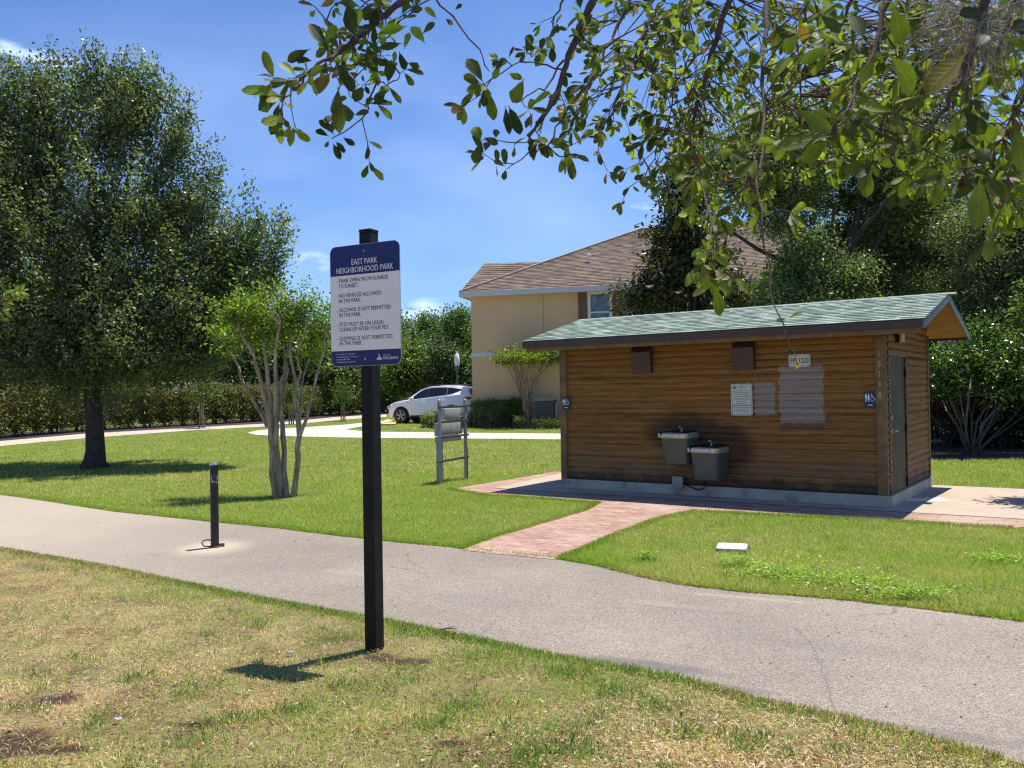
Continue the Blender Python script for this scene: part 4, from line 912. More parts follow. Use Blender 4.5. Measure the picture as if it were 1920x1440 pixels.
courses("shingles", (-0.03, HD+0.03, ZEV), (-0.03, -0.03, ZEV), (7.0, 7.001, RZ), (7.0, 7.0, RZ), 42, 0.02, M_BROOF, rf)
courses("shingles", (HW+0.03, HD+0.03, ZEV), (-0.03, HD+0.03, ZEV), (HW-7.0, 7.0, RZ), (7.0, 7.0, RZ), 42, 0.02, M_BROOF, rf)
courses("shingles", (HW+0.03, -0.03, ZEV), (HW+0.03, HD+0.03, ZEV), (HW-7.0, 7.0, RZ), (HW-7.0, 7.001, RZ), 42, 0.02, M_BROOF, rf)
# lower wing roof showing over the left hip
courses("wing_shingles", (-0.03, -0.03, ZEV+0.01), (0.0, 0.0, ZEV+0.02), (0.42, 2.4, 7.44), (3.05, 3.05, 7.47), 14, 0.02, M_BROOF, rf)
courses("wing_shingles", (-0.03, 5.5, ZEV), (-0.03, 0.0, ZEV), (0.42, 2.401, 7.44), (0.42, 2.4, 7.44), 14, 0.02, M_BROOF, rf)
courses("wing_shingles", (-0.03, 5.5, ZEV), (5.4, 5.5, 7.9), (0.42, 2.41, 7.43), (3.05, 3.06, 7.46), 14, 0.02, M_BROOF, rf)
b = MB()
for (p, q_) in (((-0.03, -0.03, ZEV+0.03), (7.0, 7.0, RZ+0.03)), ((7.0, 7.0, RZ+0.03), (HW-7.0, 7.0, RZ+0.03)), ((HW+0.03, -0.03, ZEV+0.03), (HW-7.0, 7.0, RZ+0.03))):
    b.tube([p, q_], 0.055, 6)
b.build("hip_cap", simple("pale brown hip shingles", (0.30, 0.24, 0.20), 0.95, 0.2, 4), rf)
b = MB(); b.box(-0.06, HW+0.06, -0.07, -0.001+0.05, ZEV-0.20, ZEV+0.012); b.box(-0.07, 0.049, 0.05, HD+0.05, ZEV-0.20, ZEV+0.012); b.build("gutter", M_GUT, rf)
vx = 4.1; vy = 2.9
d = ray(1105, 492); best = None
for i in range(400):   # the vent pipe: where its sight line meets the front slope
    q = _C+d*(36+i*0.02); l = Vector(q)-HA; yy = l.dot(hy); 
    if yy > 0 and q[2] <= ZEV+yy*0.5: vx, vy = l.dot(hx), yy; break
b = MB(); b.tube([(vx, vy, ZEV+vy*0.5-0.05), (vx, vy, ZEV+vy*0.5+0.28)], 0.05, 10); b.lathe([(0.09, 0), (0.09, 0.10), (0.02, 0.14)], 10, (vx, vy, ZEV+vy*0.5+0.25)); b.build("vent_pipe", M_WF, rf)
def on_house(px_, py_, off):
    X, z = hplane(px_, py_, off); p = HA+hx*X+hy*off; return p, z
# air conditioner against the house
p, z = on_house(1003, 795, -1.0); p2, _ = on_house(1027, 795, -1.0); z2 = hplane(1003, 750, -1.0)[1]
ac = empty("air_conditioner", (p.x, p.y, HT(p.y)), HR, "dark grey outdoor air conditioner beside the crape myrtle at the house wall", "air conditioner")
aw = (p2-p).length+0.25; ah = max(0.8, z2-HT(p.y))
b = MB(); b.bbox(0, aw, 0, aw, 0.05, ah-0.03, 0.03); b.build("cabinet", simple("dark louvred metal", (0.05, 0.05, 0.052), 0.6, 0.1, 8), ac, 40)
b = MB()
for i in range(14): b.box(-0.008, aw+0.008, -0.012, -0.002, 0.1+i*(ah-0.2)/14, 0.115+i*(ah-0.2)/14)
b.build("louvres", simple("grey louvre", (0.12, 0.12, 0.12), 0.5, 0.1, 8), ac)
b = MB(); b.bbox(-0.02, aw+0.02, -0.02, aw+0.02, ah-0.03, ah+0.02, 0.01); b.build("top_grille", simple("pale cap", (0.3, 0.3, 0.3), 0.5, 0.1, 8), ac)
b = MB(); b.box(aw+0.02, aw+0.10, 0.2, 0.3, 0.05, ah-0.1); b.build("disconnect", M_BOXG, ac)

# ================================================================== THE CAR
def build_car():
    yaw = R_(180-24)
    q = gp(752, 794)
    car = empty("parked_car", (0, 0, 0), 0, "white compact SUV parked beyond the lawn beside the house corner", "car")
    n = NT("white car paint"); M_CP = n.done((0.86, 0.86, 0.86), 0.28, None, 0.4, 0.3)
    n = NT("dark car glass"); M_CG = n.done((0.012, 0.014, 0.017), 0.05, None, 0.8)
    M_PL = simple("black plastic trim", (0.02, 0.02, 0.022), 0.6, 0.1, 6)
    M_TY = simple("tyre rubber", (0.02, 0.02, 0.02), 0.85, 0.1, 20); M_RM = simple("alloy rim", (0.62, 0.63, 0.65), 0.3, 0.05, 5, metal=0.7)
    WR = 0.365; FX, RX = 1.36, -1.30
    def lerp(tab, x):
        return float(np.interp(x, [t[0] for t in tab], [t[1] for t in tab]))
    T_hw = [(-2.30, 0.60), (-2.24, 0.78), (-2.05, 0.88), (-1.6, 0.915), (0, 0.92), (1.4, 0.915), (1.9, 0.86), (2.14, 0.70), (2.27, 0.45)]
    T_belt = [(-2.30, 0.95), (-2.22, 1.16), (-1.9, 1.26), (-1.0, 1.20), (0.0, 1.13), (0.9, 1.06), (1.4, 1.03), (1.8, 0.96), (2.1, 0.84), (2.27, 0.64)]
    T_roof = [(-2.30, 0.96), (-2.22, 1.20), (-2.0, 1.52), (-1.85, 1.60), (-1.4, 1.655), (-0.6, 1.69), (0.0, 1.66), (0.35, 1.57), (0.75, 1.34), (1.10, 1.09), (1.4, 1.075), (1.8, 1.01), (2.1, 0.88), (2.27, 0.66)]
    T_rw = [(-2.3, 0.45), (-2.2, 0.62), (-1.9, 0.60), (-1.0, 0.63), (0, 0.64), (0.5, 0.66), (1.0, 0.72), (1.5, 0.62), (2.1, 0.5), (2.27, 0.3)]
    xs = sorted(set(np.round(np.concatenate([np.linspace(-2.30, 2.27, 64), [FX+s*(WR+0.07) for s in (-1, 1)], [RX+s*(WR+0.07) for s in (-1, 1)]]), 3)))
    def sect(x):
        hw, zb, zr, rw = lerp(T_hw, x), lerp(T_belt, x), lerp(T_roof, x), lerp(T_rw, x)
        z0 = 0.27 if abs(x) < 2.1 else 0.34
        for ax in (FX, RX):
            d_ = abs(x-ax)
            if d_ < WR+0.075: z0 = max(z0, WR+math.sqrt((WR+0.075)**2-d_**2)*0.98)
        z0 = min(z0, zb-0.12)
        zmid = min(max(z0+0.04, 0.66), zb-0.05)
        pts = [(0, z0+0.02), (hw*0.80, z0+0.02), (hw*0.955, z0), (hw*0.975, min(z0+0.07, zmid-0.01)), (hw*1.0, zmid), (hw*0.985, (zmid+zb)/2), (hw*0.93, zb), (hw*0.90, zb+0.012)]
        rw2 = min(rw, hw*0.89)
        pts += [(rw2+0.0*hw, max(zr-0.03, zb+0.02)), (rw2*0.75, zr-0.004), (0, zr+0.01)]
        return pts
    vs = []; fs = []
    for x in xs:
        s_ = sect(x); ring = [(x, y, z) for y, z in s_]+[(x, -y, z) for y, z in s_[-2:0:-1]]
        vs += ring
    K = len(ring)
    for i in range(len(xs)-1):
        for j in range(K): fs.append((i*K+j, i*K+(j+1) % K, (i+1)*K+(j+1) % K, (i+1)*K+j))
    fs += [tuple(range(K)), tuple((len(xs)-1)*K+j for j in range(K))]
    b = MB(); b.add(vs, fs); body = b.build("body", M_CP, car, 38)
    def surf(x, t, side, off=0.010):   # between belt edge and roof edge
        s_ = sect(x); (ya, za), (yb, zb_) = s_[7], s_[8]
        y = ya+(yb-ya)*t; z = za+(zb_-za)*t; return (x, side*(y+off), z+off*0.3)
    for side in (1, -1):
        pn = [(0.92, 0.06, 0.12), (0.70, 0.05, 0.62), (0.45, 0.05, 0.80), (0.20, 0.05, 0.88), (-0.055, 0.05, 0.90)]
        def pane(tab, name):
            b = MB(); vs = []
            for x, t0, t1 in tab: vs += [surf(x, t0, side), surf(x, t1, side)]
            b.add(vs, [(2*i, 2*i+2, 2*i+3, 2*i+1) for i in range(len(tab)-1)]); b.build(name, M_CG, body, fix=False)
        pane(pn, "side_window"); pane([(-0.065, 0.05, 0.90), (-0.4, 0.06, 0.90), (-0.8, 0.08, 0.88), (-1.04, 0.10, 0.87)], "side_window"); pane([(-1.055, 0.10, 0.87), (-1.35, 0.2, 0.82), (-1.6, 0.38, 0.76), (-1.76, 0.60, 0.68)], "side_window")
        b = MB(); vs = [(2.02, side*0.80, 0.74), (1.70, side*0.90, 0.90), (1.78, side*0.885, 0.79), (2.12, side*0.72, 0.66)]; b.add(vs, [(0, 1, 2, 3)])
        b = MB(); b.bbox(1.80, 2.16, side*0.66-0.10, side*0.66+0.16, 0.70, 0.84, 0.04); b.build("headlight", simple("headlamp lens", (0.45, 0.47, 0.5), 0.15, 0.05, 5, metal=0.4) if side == 1 else bpy.data.materials["headlamp lens"], body, 40)
        b = MB(); b.bbox(-2.24, -1.93, side*0.76-0.12, side*0.76+0.125, 1.02, 1.13, 0.03); b.build("taillight", simple("tail lamp", (0.25, 0.01, 0.02), 0.2, 0.05, 5) if side == 1 else bpy.data.materials["tail lamp"], body, 40)
        b = MB(); b.bbox(0.62, 0.84, side*0.98-0.09, side*0.98+0.06, 1.06, 1.20, 0.04); b.build("wing_mirror", M_CP, body, 40)
        b = MB(); b.bbox(0.02, 0.22, side*0.925-0.012, side*0.925+0.02, 0.965, 0.995, 0.008); b.build("door_handle", M_CP, body, 40)
        b = MB(); b.bbox(-0.98, -0.78, side*0.925-0.012, side*0.925+0.02, 1.00, 1.03, 0.008); b.build("door_handle", M_CP, body, 40)
        b = MB(); b.tube([(0.30, side*0.60, 1.60), (0.0, side*0.60, 1.715), (-1.4, side*0.58, 1.72), (-1.8, side*0.56, 1.645)], 0.016, 6); b.build("roof_rail", M_PL, body)
        for xd in (0.98, -0.06, -1.03):   # door shut lines
            b = MB(); z_a = lerp(T_belt, xd); b.add([(xd-0.006, side*(lerp(T_hw, xd)*1.0+0.003), 0.45), (xd+0.006, side*(lerp(T_hw, xd)+0.003), 0.45), (xd+0.006, side*(lerp(T_hw, xd)*0.95+0.006), z_a-0.03), (xd-0.006, side*(lerp(T_hw, xd)*0.95+0.006), z_a-0.03)], [(0, 1, 2, 3)])
            b.build("door_seam", M_PL, body, fix=False)
        b = MB(); b.bbox(-0.80, 0.85, side*0.90-0.03, side*0.90+0.025, 0.27, 0.36, 0.01); b.build("sill_trim", M_PL, body)
    def top(x, f, off=0.012):
        s_ = sect(x); (yb, zb_) = s_[9]; zz = s_[10][1]; return (x, yb*f*1.15, zb_+(zz-zb_)*(1-abs(f))+off)
    b = MB(); vs = []; X = [1.02, 0.80, 0.58, 0.36]
    for x in X: vs += [top(x, f) for f in (-0.95, 0, 0.95)]
    b.add(vs, [(i*3+j, i*3+j+1, i*3+j+4, i*3+j+3) for i in range(3) for j in range(2)]); b.build("windscreen", M_CG, body, fix=False)
    b = MB(); vs = []; X = [(-2.03, 1.50), (-2.12, 1.37), (-2.235, 1.20)]
    for x, z in X: vs += [(x-0.05, -0.60, z+0.01), (x-0.05, 0.60, z+0.01)]
    b.add(vs, [(0, 1, 3, 2), (2, 3, 5, 4)]); b.build("rear_window", M_CG, body, fix=False)
    for ax in (FX, RX):
        for side in (1, -1):
            m_ = Matrix.Rotation(R_(90)*-side, 4, 'X'); yc = side*0.70
            w = MB(); w.lathe([(WR-0.10, 0), (WR-0.03, 0.0), (WR, 0.03), (WR, 0.18), (WR-0.03, 0.215), (WR-0.10, 0.21)], 32, (ax, yc, WR), m_); ty = w.build("wheel", M_TY, car, 40)
            w = MB(); w.lathe([(WR-0.10, 0.16), (WR-0.10, 0.208), (WR-0.115, 0.212), (WR-0.13, 0.17)], 32, (ax, yc, WR), m_); w.lathe([(0.055, 0.15), (0.05, 0.205), (0.01, 0.21)], 14, (ax, yc, WR), m_)
            for k in range(5):
                a = 2*math.pi*k/5+0.3
                for da in (-0.16, 0.16):
                    p1 = (ax+0.03*math.cos(a), yc+side*0.195, WR+0.03*math.sin(a)); p2 = (ax+(WR-0.11)*math.cos(a+da), yc+side*0.198, WR+(WR-0.11)*math.sin(a+da)); w.tube([p1, p2], [0.022, 0.016], 6)
            w.build("rim", M_RM, ty, 40)
            w = MB(); w.lathe([(WR+0.05, -0.1), (WR+0.06, 0.02)], 28, (ax, yc, WR+0.02), m_); w.build("wheel_well", M_PL, car)
    # put the near front wheel where it touches the ground in the photograph
    rot = Matrix.Rotation(yaw, 4, 'Z') @ Matrix.Rotation(R_(1.0), 4, 'Y')
    fw = rot @ Vector((FX, 0.88, 0)); fw2 = rot @ Vector((FX, -0.88, 0)); near = fw if fw.y < fw2.y else fw2
    car.location = (q[0]-near.x, q[1]-near.y, HT(q[1])-near.z)
    car.rotation_euler = rot.to_euler()
build_car()
# ================================================================== VEGETATION
M_LEAF = leafmat("oak foliage", 0.30); M_LEAFG = leafmat("glossy evergreen foliage", 0.15, 0.28, 0.6); M_LEAFB = leafmat("bright young foliage", 0.42, 0.4, 0.4)
M_HEDGE = leafmat("hedge foliage", 0.25, 0.5, 0.35); M_GRASS = leafmat("grass blades", 0.35, 0.6, 0.25, (1.25, 1.35, 0.7))
M_BARK = simple("dark oak bark", (0.06, 0.045, 0.035), 0.95, 0.5, 14, bump=0.9)
def mat_crape():
    n = NT("smooth crape myrtle bark")
    c = n.ramp(n.noise(11, 8, 0.75, vec=n.mapping(scale=(1.6, 1.6, 0.30))), [(0.28, (0.11, 0.075, 0.05)), (0.45, (0.25, 0.185, 0.13)), (0.58, (0.40, 0.33, 0.24)), (0.72, (0.66, 0.59, 0.47))])
    n.bump(n.noise(25, 6, vec=n.mapping(scale=(1, 1, 0.2))), 0.5, 0.01)
    return n.done(c, 0.85, None, 0.2)
M_CRAPE = mat_crape()
def clusters(blobs, Y, n, shell=2.0, dscale=1.0):
    cs = []; wts = np.array([bb[2]*bb[3] for bb in blobs], float)**1.0; wts /= wts.sum()
    cen = [at(bb[0], bb[1], Y+(bb[4] if len(bb) > 4 else 0)) for bb in blobs]
    mid = np.average(np.array(cen), axis=0, weights=wts)
    idx = rng.choice(len(blobs), n, p=wts); d = rng.normal(size=(n, 3)); d = unit(d); r = rng.random(n)**(1/shell)
    out = []
    for i in range(n):
        bb = blobs[idx[i]]; s = (Y+(bb[4] if len(bb) > 4 else 0))/FPX; rx, ry = bb[2]*s, bb[3]*s; ry_d = rx*dscale
        out.append(cen[idx[i]]+d[i]*r[i]*np.array([rx, ry_d, ry]))
    out = np.array(out); dirs = unit(out-mid)+np.array([0, 0, 0.35]); return out, unit(dirs), mid
def crown_leaves(name, C_, Dr, per, sig, L, W, base, var, mat, parent, yellow=0.03, tone=0.25, full=False, flat=0.6, hang=0.0, alt=None, spray=1.3):
    n = len(C_); N = n*per; c = np.repeat(C_, per, 0); dr = np.repeat(Dr, per, 0)
    t = rng.normal(0, 1, (N, 1)).clip(-2, 2); P = c+dr*t*sig*spray+rng.normal(0, 1, (N, 3)).clip(-2.1, 2.1)*sig*np.array([1, 1, flat])*(1.0 if spray < 1.5 else (1.15-0.28*t))
    D = unit(rng.normal(size=(N, 3))+dr*0.8+np.array([0, 0, -hang])); nr = unit(rng.normal(size=(N, 3))*0.8+np.array([0, 0, 1.0]))
    ct = rng.normal(1, tone, (n, 1)).clip(0.5, 1.7); col = jitcol(N, base, var, yellow)*np.repeat(ct, per, 0)
    if alt is not None: mk = rng.random(N) < alt[0]; col[mk] = np.array(alt[1])*rng.uniform(0.7, 1.3, (mk.sum(), 1))
    return leaves(name, P, D, rng.uniform(0.7, 1.25, N)*L, rng.uniform(0.8, 1.2, N)*W, col.clip(0, 1), mat, parent, full, nr)
def limb_pts(a, b_, sag=0.12, k=7, wob=0.03):
    a = np.array(a, float); b_ = np.array(b_, float); L = np.linalg.norm(b_-a); pts = []
    for i in range(k+1):
        t = i/k; p = a+(b_-a)*t; p = p+np.array([0, 0, 1])*L*sag*math.sin(math.pi*t)
        if 0 < i < k: p = p+rng.normal(0, wob*L, 3)*0.5
        pts.append(p)
    return pts
def wood(b, trunk, trad, cs, nprim, nsec, r1=0.09, r2=0.012, zlo=None, side=8, sec=4):
    """trunk polyline with radii, primary limbs to spread-out clusters, thin secondary branches"""
    b.tube(trunk, trad, 12)
    T = np.array(trunk); prim = []; chosen = []
    idx = [int(rng.integers(len(cs)))]
    for _ in range(nprim-1):
        dmin = np.min([np.linalg.norm(cs-cs[i], axis=1) for i in idx], axis=0); idx.append(int(np.argmax(dmin*rng.uniform(0.7, 1, len(cs)))))
    nodes = []
    for i in idx:
        tgt = cs[i]*0.94+T[-1]*0.06; hz = np.clip((tgt[2]-T[0][2])*rng.uniform(0.25, 0.55)+T[0][2], zlo if zlo is not None else T[1][2], T[-1][2])
        k = np.searchsorted(T[:, 2], hz); k = min(max(k, 1), len(T)-1); t = (hz-T[k-1][2])/max(T[k][2]-T[k-1][2], 1e-6); st = T[k-1]+(T[k]-T[k-1])*min(max(t, 0), 1)
        pts = limb_pts(st, tgt, rng.uniform(-0.05, 0.12)); rr_ = [r1*(1-0.88*j/(len(pts)-1)) for j in range(len(pts))]; b.tube(pts, rr_, side); nodes += pts[1:]
    nodes = np.array(nodes)
    for i in rng.choice(len(cs), min(nsec, len(cs)), replace=False):
        d = np.linalg.norm(nodes-cs[i], axis=1); j = int(np.argmin(d)); pts = limb_pts(nodes[j], cs[i], 0.05, 3); b.tube(pts, [r2, r2*0.8, r2*0.6, r2*0.3], sec, cap=False)

# ---- the big live oak on the left lawn
oq = gp(177, 876); OY = float(oq[1])
oak = empty("oak_tree", (0, 0, 0), 0, "big dark green oak on the left lawn, its thick trunk in its own shade", "tree"); oak.location = (oq[0], oq[1], oq[2])
OFF = Matrix.Translation(-Vector(oak.location))
def reparent(o): o.data.transform(OFF); return o
blobs = [(50, 250, 75, 125), (120, 215, 80, 95), (215, 215, 75, 90), (290, 250, 50, 95), (330, 290, 40, 70), (-60, 330, 150, 170), (60, 420, 180, 150), (200, 420, 170, 160), (300, 430, 85, 100), (375, 385, 48, 55), (410, 450, 70, 65), (430, 510, 80, 70), (480, 450, 48, 65), (505, 505, 38, 48), (90, 590, 200, 120), (260, 590, 190, 120), (400, 560, 105, 95), (-100, 560, 170, 150), (60, 680, 190, 60), (250, 680, 170, 60), (380, 640, 75, 70), (455, 560, 60, 50), (462, 365, 20, 40), (525, 440, 18, 35), (30, 145, 22, 38), (95, 135, 20, 30), (165, 130, 25, 34), (235, 160, 18, 30), (283, 165, 24, 38), (345, 225, 18, 35), (375, 300, 16, 30)]
Cc, Dd, mid = clusters(blobs, OY, 1560, 2.0, 0.95); Dd = unit(Dd*0.55+np.array([0, 0, 0.75])+rng.normal(0, 0.28, Dd.shape))
s = OY/FPX; tz = [0, .4, 1.5, 2.6, 4, 5.6, 7]; tr = [oq+np.array([ (i%2)*0.03, 0, z]) for i, z in enumerate(tz)]
b = MB(); wood(b, tr, [0.27, 0.215, 0.18, 0.17, 0.15, 0.11, 0.06], Cc, 34, 520, 0.10, 0.014, zlo=2.6)
for a in range(6):   # root flare
    an = a*1.05+0.3; b.tube([oq+np.array([0.12*math.cos(an), 0.12*math.sin(an), 0.28]), oq+np.array([0.24*math.cos(an), 0.24*math.sin(an), 0.06]), oq+np.array([0.38*math.cos(an), 0.38*math.sin(an), -0.05])], [0.08, 0.05, 0.02], 8)
reparent(b.build("trunk", M_BARK, oak, 50, fix=False))
reparent(crown_leaves("crown", Cc, Dd, 118, 0.120, 0.100, 0.051, (0.135, 0.18, 0.085), 0.38, M_LEAF, oak, 0.06, 0.26, spray=2.6, flat=0.9))
b = MB()
for k in range(120):   # Spanish moss hanging from the lowest limbs
    px_ = random.choice([random.uniform(118, 172), random.uniform(190, 240)]); p = at(px_, random.uniform(715, 750), OY+random.uniform(-0.4, 0.4)); l = random.uniform(0.25, 0.95)
    b.tube([p, p+np.array([random.gauss(0, .03), random.gauss(0, .03), -l*0.5]), p+np.array([random.gauss(0, .05), random.gauss(0, .05), -l])], [0.008, 0.006, 0.003], 3, cap=False)
M_MOSS = simple("grey-green spanish moss", (0.16, 0.15, 0.11), 0.95, 0.2, 9)
reparent(b.build("spanish_moss", M_MOSS, oak, fix=False))

# ---- crape myrtles: multi-stemmed, vase shaped
def stems(b, table, Y, dys, rad0, rad1, side=9):
    nodes = []
    for (pl, dy, r0, r1) in table:
        pts = [at(x, y, Y+dy*(i/(len(pl)-1))) for i, (x, y) in enumerate(pl)]
        P_ = []
        for i in range(len(pts)-1):
            for t in (0, 0.5): q = pts[i]+(pts[i+1]-pts[i])*t; P_.append(q+rng.normal(0, 0.006 if t == 0 else 0.014, 3)*(1 if i else 0))
        P_.append(pts[-1]); rr_ = [r0+(r1-r0)*i/(len(P_)-1) for i in range(len(P_))]; rr_ = [r*rng.uniform(0.9, 1.12) for r in rr_]
        b.tube(P_, rr_, side); nodes.append((pts[-1], r1))
    return nodes
cq = gp(540, 931); CY = float(cq[1])
cm = empty("crape_myrtle", tuple(cq), 0, "vase-shaped crape myrtle with pale twisting stems and bright green top, left of the sign", "tree", None)
OFF = Matrix.Translation(-Vector(cm.location))
T_ = [([(519, 936), (514, 890), (512, 845), (509, 790), (506, 751), (501, 700), (497, 650), (492, 605)], -0.1, 0.105, 0.028), ([(501, 800), (490, 775), (467, 733), (451, 702), (437, 668), (422, 650), (412, 635)], 0.25, 0.05, 0.020),
      ([(506, 800), (498, 755), (487, 707), (476, 669), (458, 640), (447, 605)], -0.3, 0.062, 0.022), ([(537, 933), (533, 880), (531, 818), (527, 773), (531, 729), (540, 693), (533, 662), (530, 615)], 0.3, 0.072, 0.022),
      ([(550, 932), (560, 862), (562, 818), (556, 773), (553, 729), (547, 684), (545, 650), (548, 600), (552, 570)], 0.1, 0.072, 0.02), ([(562, 818), (576, 782), (587, 735), (596, 695), (607, 653), (611, 610)], 0.35, 0.045, 0.016),
      ([(559, 812), (566, 751), (569, 707), (580, 665), (585, 615)], 0.5, 0.035, 0.016), ([(526, 935), (521, 860), (519, 800), (517, 740), (516, 690), (519, 640), (523, 590)], -0.25, 0.085, 0.022), ([(553, 735), (563, 700), (558, 665), (570, 625), (578, 590)], -0.3, 0.035, 0.015), ([(517, 740), (533, 700), (536, 670), (545, 640), (540, 600)], 0.4, 0.04, 0.018), ([(497, 760), (489, 715), (480, 680), (470, 640), (468, 600)], 0.5, 0.04, 0.016), ([(476, 669), (468, 630), (475, 590)], 0, 0.022, 0.012)]
T_ = [(a_, c_, r_*0.70, s_*0.68) for a_, c_, r_, s_ in T_]; b = MB(); nd = stems(b, T_, CY, None, 0, 0)
blobs = [(425, 622, 33, 30, .2), (445, 595, 35, 35, -.3), (475, 578, 38, 35, -.3), (510, 590, 40, 40, 0), (545, 590, 30, 42, .2), (580, 592, 32, 40, .2), (602, 612, 20, 42, .4), (455, 635, 50, 22, 0), (500, 630, 45, 22, .3), (475, 555, 25, 18, 0), (540, 560, 12, 22, 0), (565, 562, 14, 25, .1), (590, 645, 26, 30, .5), (606, 675, 12, 25, .5), (415, 650, 16, 14, .1), (520, 560, 18, 20, .2)]
Cc, Dd, mid = clusters(blobs, CY, 245, 2.0, 1.0); Dd = unit(Dd+np.array([0, 0, 0.6]))
ends = np.array([e_[0] for e_ in nd])
for c_ in Cc[::2]:
    j = int(np.argmin(np.linalg.norm(ends-c_, axis=1))); b.tube(limb_pts(ends[j]-np.array([0, 0, 0.15]), c_, 0.0, 3), [0.010, 0.007, 0.005, 0.003], 4, cap=False)
reparent(b.build("trunk", M_CRAPE, cm, 60, fix=False))
reparent(crown_leaves("crown", Cc, Dd, 34, 0.062, 0.060, 0.034, (0.155, 0.235, 0.042), 0.3, M_LEAFB, cm, 0.15, 0.33, spray=2.4))
# the one by the house
hq = gp(991, 801); HY = float(hq[1]); 
cm2 = empty("crape_myrtle", tuple(hq), 0, "small flat-topped crape myrtle with pale stems in front of the tan house wall", "tree"); OFF = Matrix.Translation(-Vector(cm2.location))
b = MB(); tb = []
base = [(991, 801), (990, 770), (989, 750)]
for k, xe in enumerate(np.linspace(943, 1040, 13)):
    xe += rng.normal(0, 2); tb.append(([(988+rng.normal(0, 3), 770), (985+(xe-990)*0.25+rng.normal(0, 3), 735), (988+(xe-990)*0.6+rng.normal(0, 3), 700), (xe, 672+rng.normal(0, 3))], rng.uniform(-1.2, 1.2), 0.035, 0.014))
stems(b, [([(992, 803), (991, 785), (989, 765)], 0, 0.10, 0.08), ([(985, 803), (984, 785), (986, 765)], 0.1, 0.07, 0.05)]+tb, HY, None, 0, 0)
bl = [(x, 668+abs(x-990)*0.10-4*math.cos((x-990)/30), 15, 12, dy) for x, dy in zip(np.linspace(945, 1034, 9), (0, -.5, .5, -.8, .3, .8, -.5, .4, 0))]
Cc, Dd, mid = clusters(bl, HY, 150, 2.0, 2.2)
reparent(b.build("trunk", M_CRAPE, cm2, 60, fix=False))
reparent(crown_leaves("crown", Cc, Dd, 34, 0.16, 0.10, 0.06, (0.16, 0.21, 0.035), 0.25, M_LEAFB, cm2, 0.15, 0.2, alt=(0.06, (0.25, 0.10, 0.03))))

# ---- trees behind the shed
def bg_tree(name, label, base_px, Y, blobs, ncl, per, sig, L, W, col, mat, trunk_h, r0, nprim, nsec, yellow=0.05, tone=0.28, shell=2.2, dscale=0.9, group=None, limbs=None, alt=None, hang=0.0, bark=None):
    global OFF
    q = at(base_px, 760, Y); q[2] = HT(Y); t = empty(name, tuple(q), 0, label, "tree", group); OFF = Matrix.Translation(-Vector(t.location))
    Cc, Dd, mid = clusters(blobs, Y, ncl, shell, dscale); tops = [0, 0.3, trunk_h*0.5, trunk_h, trunk_h*1.6, trunk_h*2.3]
    tr = [q+np.array([rng.normal(0, 0.05), rng.normal(0, 0.05), z]) for z in tops]; b = MB()
    wood(b, tr, [r0*1.4, r0, r0*0.85, r0*0.75, r0*0.5, r0*0.25], Cc, nprim, nsec, r0*0.5, 0.016, zlo=trunk_h*0.7)
    if limbs:
        for pl, ra, rb_ in limbs:
            pts = [at(x, y, Y-0.2) for x, y in pl]; b.tube(pts, [ra+(rb_-ra)*i/(len(pts)-1) for i in range(len(pts))], 9)
    reparent(b.build("trunk", bark or M_BARK, t, 50, fix=False))
    reparent(crown_leaves("crown", Cc, Dd, per, sig, L, W, col, 0.28, mat, t, yellow, tone, alt=alt, hang=hang))
    return t
GR = "trees standing behind the shed"
bg_tree("oak_tree", "tall spreading oak with several dark limbs rising behind the middle of the shed roof", 1530, 24,
        [(1470, 300, 120, 90), (1580, 260, 110, 80, 1), (1660, 230, 70, 70, 1), (1540, 380, 130, 80, 2), (1450, 395, 50, 50), (1475, 530, 48, 48, 1), (1690, 330, 90, 90), (1650, 430, 110, 90, 1.5), (1570, 490, 110, 60, 2.5), (1640, 540, 110, 45, 1), (1535, 570, 75, 32, -1.6), (1475, 565, 50, 30, -1.4), (1600, 520, 70, 45, -1.3), (1520, 470, 50, 45, -1.2), (1390, 330, 60, 70), (1340, 310, 50, 60), (1500, 230, 60, 50), (1410, 250, 50, 45)],
        700, 105, 0.24, 0.12, 0.056, (0.13, 0.18, 0.065), M_LEAF, 2.2, 0.32, 10, 460, group=GR,
        limbs=[([(1525, 640), (1508, 558), (1482, 496), (1420, 467), (1370, 433)], 0.12, 0.035), ([(1525, 620), (1512, 540), (1500, 490), (1482, 446), (1478, 404), (1470, 350)], 0.11, 0.03), ([(1530, 620), (1550, 540), (1556, 490), (1560, 430), (1566, 380)], 0.10, 0.03), ([(1535, 620), (1550, 560), (1578, 525), (1632, 479), (1657, 437), (1668, 390)], 0.11, 0.03)])
bg_tree("oak_tree", "tall dark pointed tree top behind the right end of the shed roof", 1730, 27,
        [(1720, 220, 55, 60), (1700, 300, 80, 90), (1740, 400, 90, 90), (1690, 480, 80, 80), (1750, 510, 90, 70), (1760, 300, 50, 80)], 330, 110, 0.26, 0.14, 0.065, (0.10, 0.15, 0.05), M_LEAF, 3, 0.25, 12, 180, group=GR)
bg_tree("magnolia_tree", "dark glossy magnolia with rusty leaf undersides and white blooms before the house", 1300, 29,
        [(1300, 450, 72, 80), (1255, 515, 62, 52), (1330, 540, 70, 48), (1285, 370, 50, 70), (1300, 300, 42, 50), (1195, 558, 26, 28), (1170, 545, 14, 14), (1385, 562, 25, 16), (1248, 452, 30, 40), (1230, 580, 60, 25)],
        290, 42, 0.19, 0.21, 0.085, (0.055, 0.078, 0.028), M_LEAFG, 1.6, 0.2, 14, 150, 0.10, 0.4, group=GR, alt=(0.17, (0.30, 0.20, 0.05)))
